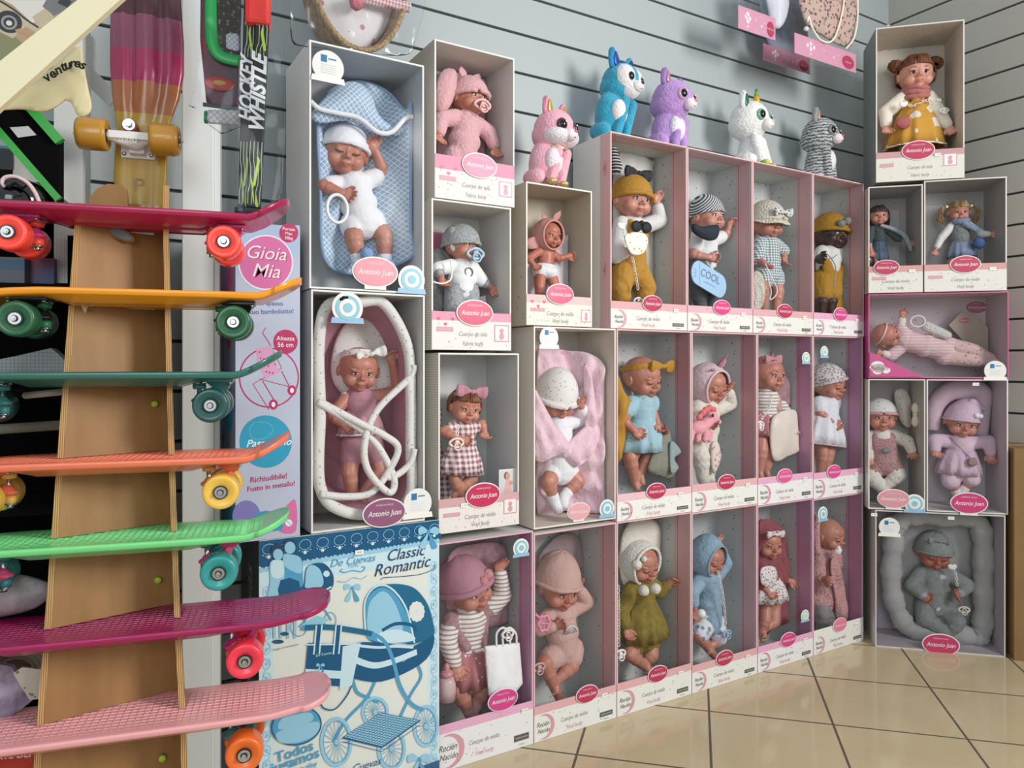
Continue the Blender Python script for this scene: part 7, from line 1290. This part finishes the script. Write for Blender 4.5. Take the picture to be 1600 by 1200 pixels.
P = poly_px(S, [(-30, 900), (10, 896), (50, 903), (80, 916), (76, 935), (40, 955), (-30, 960)], 1.42, 4); t = Thing('soft_wrapped_packet', 'white and pink papers in a clear wrap above the dark magenta waffle deck', 'packet', S, S.at(20, 958, 1.42)); t.part('papers', pillow(P, 1.42, .02, .01, .006, .008, 18, .3), M('#9a9699', .4, 'noise', '#b8a6ab', 10, bump=1, bsc=20))
t = Thing('cable_reel', 'round greyish cream coiled reel above the pale pink skateboard', 'reel', S, S.at(25, 1060, 1.45)); c = S.at(22, 1052, 1.46)
for k in range(3): m = MB(); m.tube([c+Vector((math.cos(a)*(.048-.009*k), .004*k, math.sin(a)*(.042-.008*k))) for a in np.linspace(0, 6.283, 41)[:-1]], .0055, 8, closed=True); t.part('coil', m, M('#8d8a76', .5))
m = MB(); m.lathe(c+Vector((0, .012, 0)), [(.046, 0), (.046, .004)], 'y', 32); t.part('disc', m, M('#77745f', .5))
slab('photo_pouch', 'mauve and white photographic pouch leaning above the pale pink skateboard', 'packet', [(-40, 1030), (18, 1042), (40, 1080), (50, 1095), (28, 1112), (-40, 1150)], 1.38, .01, M('#b7b3c6', .4, 'noise', '#55405c', 22))
slab('patterned_card', 'cream card with a grey leaf pattern beside the plywood stand', 'card', [(20, 1052), (34, 1043), (64, 1046), (64, 1092), (46, 1094), (34, 1075)], 1.36, .004, M('#b8b5a4', .6, 'floral', '#77766c', 110, thr=.3))
t = slab('book', 'red book cover lettered in white at the lower left corner', 'book', [(-60, 1152), (62, 1158), (62, 1230), (-60, 1230)], 1.33, .02, M('#a82c1e', .4)); p = Print(1.3298, lambda x, y: S.at(x, y, 1.33)); p.poly([(-60, 1152), (62, 1158), (62, 1172), (-60, 1160)], 0); p.poly([(24, 1160), (30, 1160), (30, 1168), (24, 1168)], 1); p.text('ARTE DEI MA', (30, 1180), .0135, 0, bold=.02, rot=-.06); p.text('la casa', (36, 1164), .005, 1); p.text('di carta', (36, 1168), .005, 1); t.part('lettering', p.m, [M('#d9d5cc', .4), M('#a82c1e', .4)], smooth=False)
# ------------------------------------------------------------------ hanging sports packets
BG = film(.08, .2, 7, .0)
VP_ = 1.50
t = Thing('table_tennis_set', 'clear bag with a green edged bat hanging on the wide white post', 'packet', S, S.at(335, 200, VP_))
P = lambda pts, k=4, sm=True: poly_px(S, pts, VP_, k, sm)
t.part('printed_card', pillow(P([(313, -40), (312, 60), (318, 120), (322, 163), (372, 168), (376, 90), (374, -40)], 1, False), VP_+.006, .0, .003, .008), M('#702226', .4, 'noise', '#262a38', 9))
m = MB(); c = S.at(343, 131, VP_+.003); m.ell(c, (.028, .003, .014), n=3, mi=0); m.ell(c+Vector((0, -.002, .001)), (.013, .003, .006), n=2, mi=1); t.part('fireball_print', m, [M('#b03a30', .5), M('#c79a52', .5)])
gp = P([(322, -30), (322, 40), (326, 72), (342, 90), (366, 97), (380, 96)], 6)[:-8]; m = MB(); m.tube(smooth_path([S.at(x, y, VP_-.004) for x, y in ((330, -30), (330, 40), (334, 72), (346, 88), (374, 95))], 6), .011, 10, flat=.35); t.part('bat_edge', m, M('#12b04e', .3))
t.part('net_bundle', pillow(P([(342, -30), (340, 50), (342, 78), (372, 84), (374, -30)]), VP_, .006, .006, .006), M('#4c443e', .8, 'dots', '#8d8478', 120, thr=.3, bump=2, bsc=150)); t.part('net_card', pillow(P([(353, 55), (354, 78), (374, 84), (374, 55)], 1, False), VP_-.008, 0, .001, .005), M('#c9ccd0', .5, 'grid', '#5c6066', 110, thr=.1, ax='de'))
t.part('folded_net', pillow(P([(322, 172), (372, 172), (372, 196), (324, 192)], 1, False), VP_, .002, .006, .005), M('#c7c6c0', .6, 'grid', '#55534e', 85, thr=.08, ax='de')); m = MB(); m.bar(S.at(317, 163, VP_-.003), S.at(372, 170, VP_-.003), .006, .006, up=(0, 1, 0)); t.part('black_bar', m, M('#101012', .4), smooth=False)
m = MB(); m.cap(S.at(322, 176, VP_), S.at(322, 190, VP_), .004, .004); t.part('net_clamp', m, M('#1f7a4c', .4))
t.part('clear_bag', pillow(P([(306, -40), (303, 60), (308, 110), (300, 160), (296, 170), (316, 176), (318, 192), (376, 202), (378, -40)], 2), VP_-.014, 0, .0006, .008, .004, 26, 0), BG)
VH = 1.46
t = Thing('hockey_stick_set', 'pair of black hockey sticks with a red sleeve in a long clear bag', 'packet', S, S.at(390, 325, VH)); q_ = lambda x, y, v=VH: S.at(x, y, v)
stk = M('#0b0c0d', .35, spec=.35)
sticks = [((392, -40), (381, 326), .021, VH+.012), ((413, -40), (396, 326), .026, VH)]
for k, (a, b, w, v) in enumerate(sticks):
    A, B = q_(*a, v), q_(*b, v); d_ = (B-A).normalized(); lat = d_.cross(Vector((0, 1, 0))); lat = lat if lat.x > 0 else -lat
    m = MB(); m.bar(A, B, w, .016, up=(0, 1, 0)); m.v = m.v; o = t.part('stick', m, stk, bevel=.003)
    ln = (B-A).length; X = lambda s_, l_: (A + d_*s_*ln + lat*l_*w/2)
    m = MB(); rnd = random.Random(k+5); vv = v-.0086
    for j in range(7):
        l0 = -.8+.26*j; pts = []
        for s_, o_ in ((.14, 0), (.2, .0), (.235, .25), (.30, .25), (.33, -.05), (.36, -.05)) if j % 2 else ((.72, 0), (.8, 0), (.83, .22), (.9, .22), (.93, 0), (.985, 0)): pts.append(X(s_, max(-.9, min(.9, l0+o_))))
        ribbon(m, pts, .0011, vv, 1)
    for pl in (((.13, .1), (.2, -.7), (.23, -.7), (.17, .4)), ((.23, .1), (.33, .75), (.335, .4), (.26, -.1)), ((.78, .3), (.9, -.2), (.91, .1), (.8, .6)), ((.86, -.6), (.97, -.1), (.985, .1), (.9, -.2)), ((.93, .2), (.995, .7), (.995, .3))): m.add([(lambda z_: (z_.x, vv-.0001, z_.z))(X(*z_)) for z_ in pl], [list(range(len(pl)))], 0)
    t.part('zigzag_print', m, [M('#b5d62e', .35), M('#c7cf9a', .4)], smooth=False, parent=o)
    m = MB(); tx = X(.52 if k else .50, 0); ang = math.atan2(-d_.z, -d_.x); m.text('WHISTLE' if k else 'HOCKEY', (tx.x, tx.z), .036 if k else .033, vv-.0004, 0, rot=ang, bold=.035, shear=.35, sx=.98 if k else .9); t.part('lettering', m, M('#ecece8', .35), smooth=False, parent=o)
m = MB(); a, b = q_(403, -40, VH-.004), q_(403, 40, VH-.004); hw = (S.at(423, 0, VH).x-S.at(383, 0, VH).x)/2; m.box((a.x-hw, VH-.014, b.z), (a.x+hw, VH+.03, a.z)); t.part('red_sleeve', m, M('#f52f1e', .35), bevel=.008)
m = MB(); m.bar(q_(389, 326, VH+.006), q_(389, 332, VH+.006), .05, .022, up=(0, 1, 0)); t.part('end_stop', m, M('#101010', .5), smooth=False)
t.part('clear_bag', pillow(poly_px(S, [(374, -40), (370, 90), (367, 200), (366, 280), (370, 336), (400, 342), (425, 336), (440, 300), (446, 200), (444, 90), (441, -40)], VH-.022, 3), VH-.022, 0, .0006, .008, .004, 26, 0), BG)
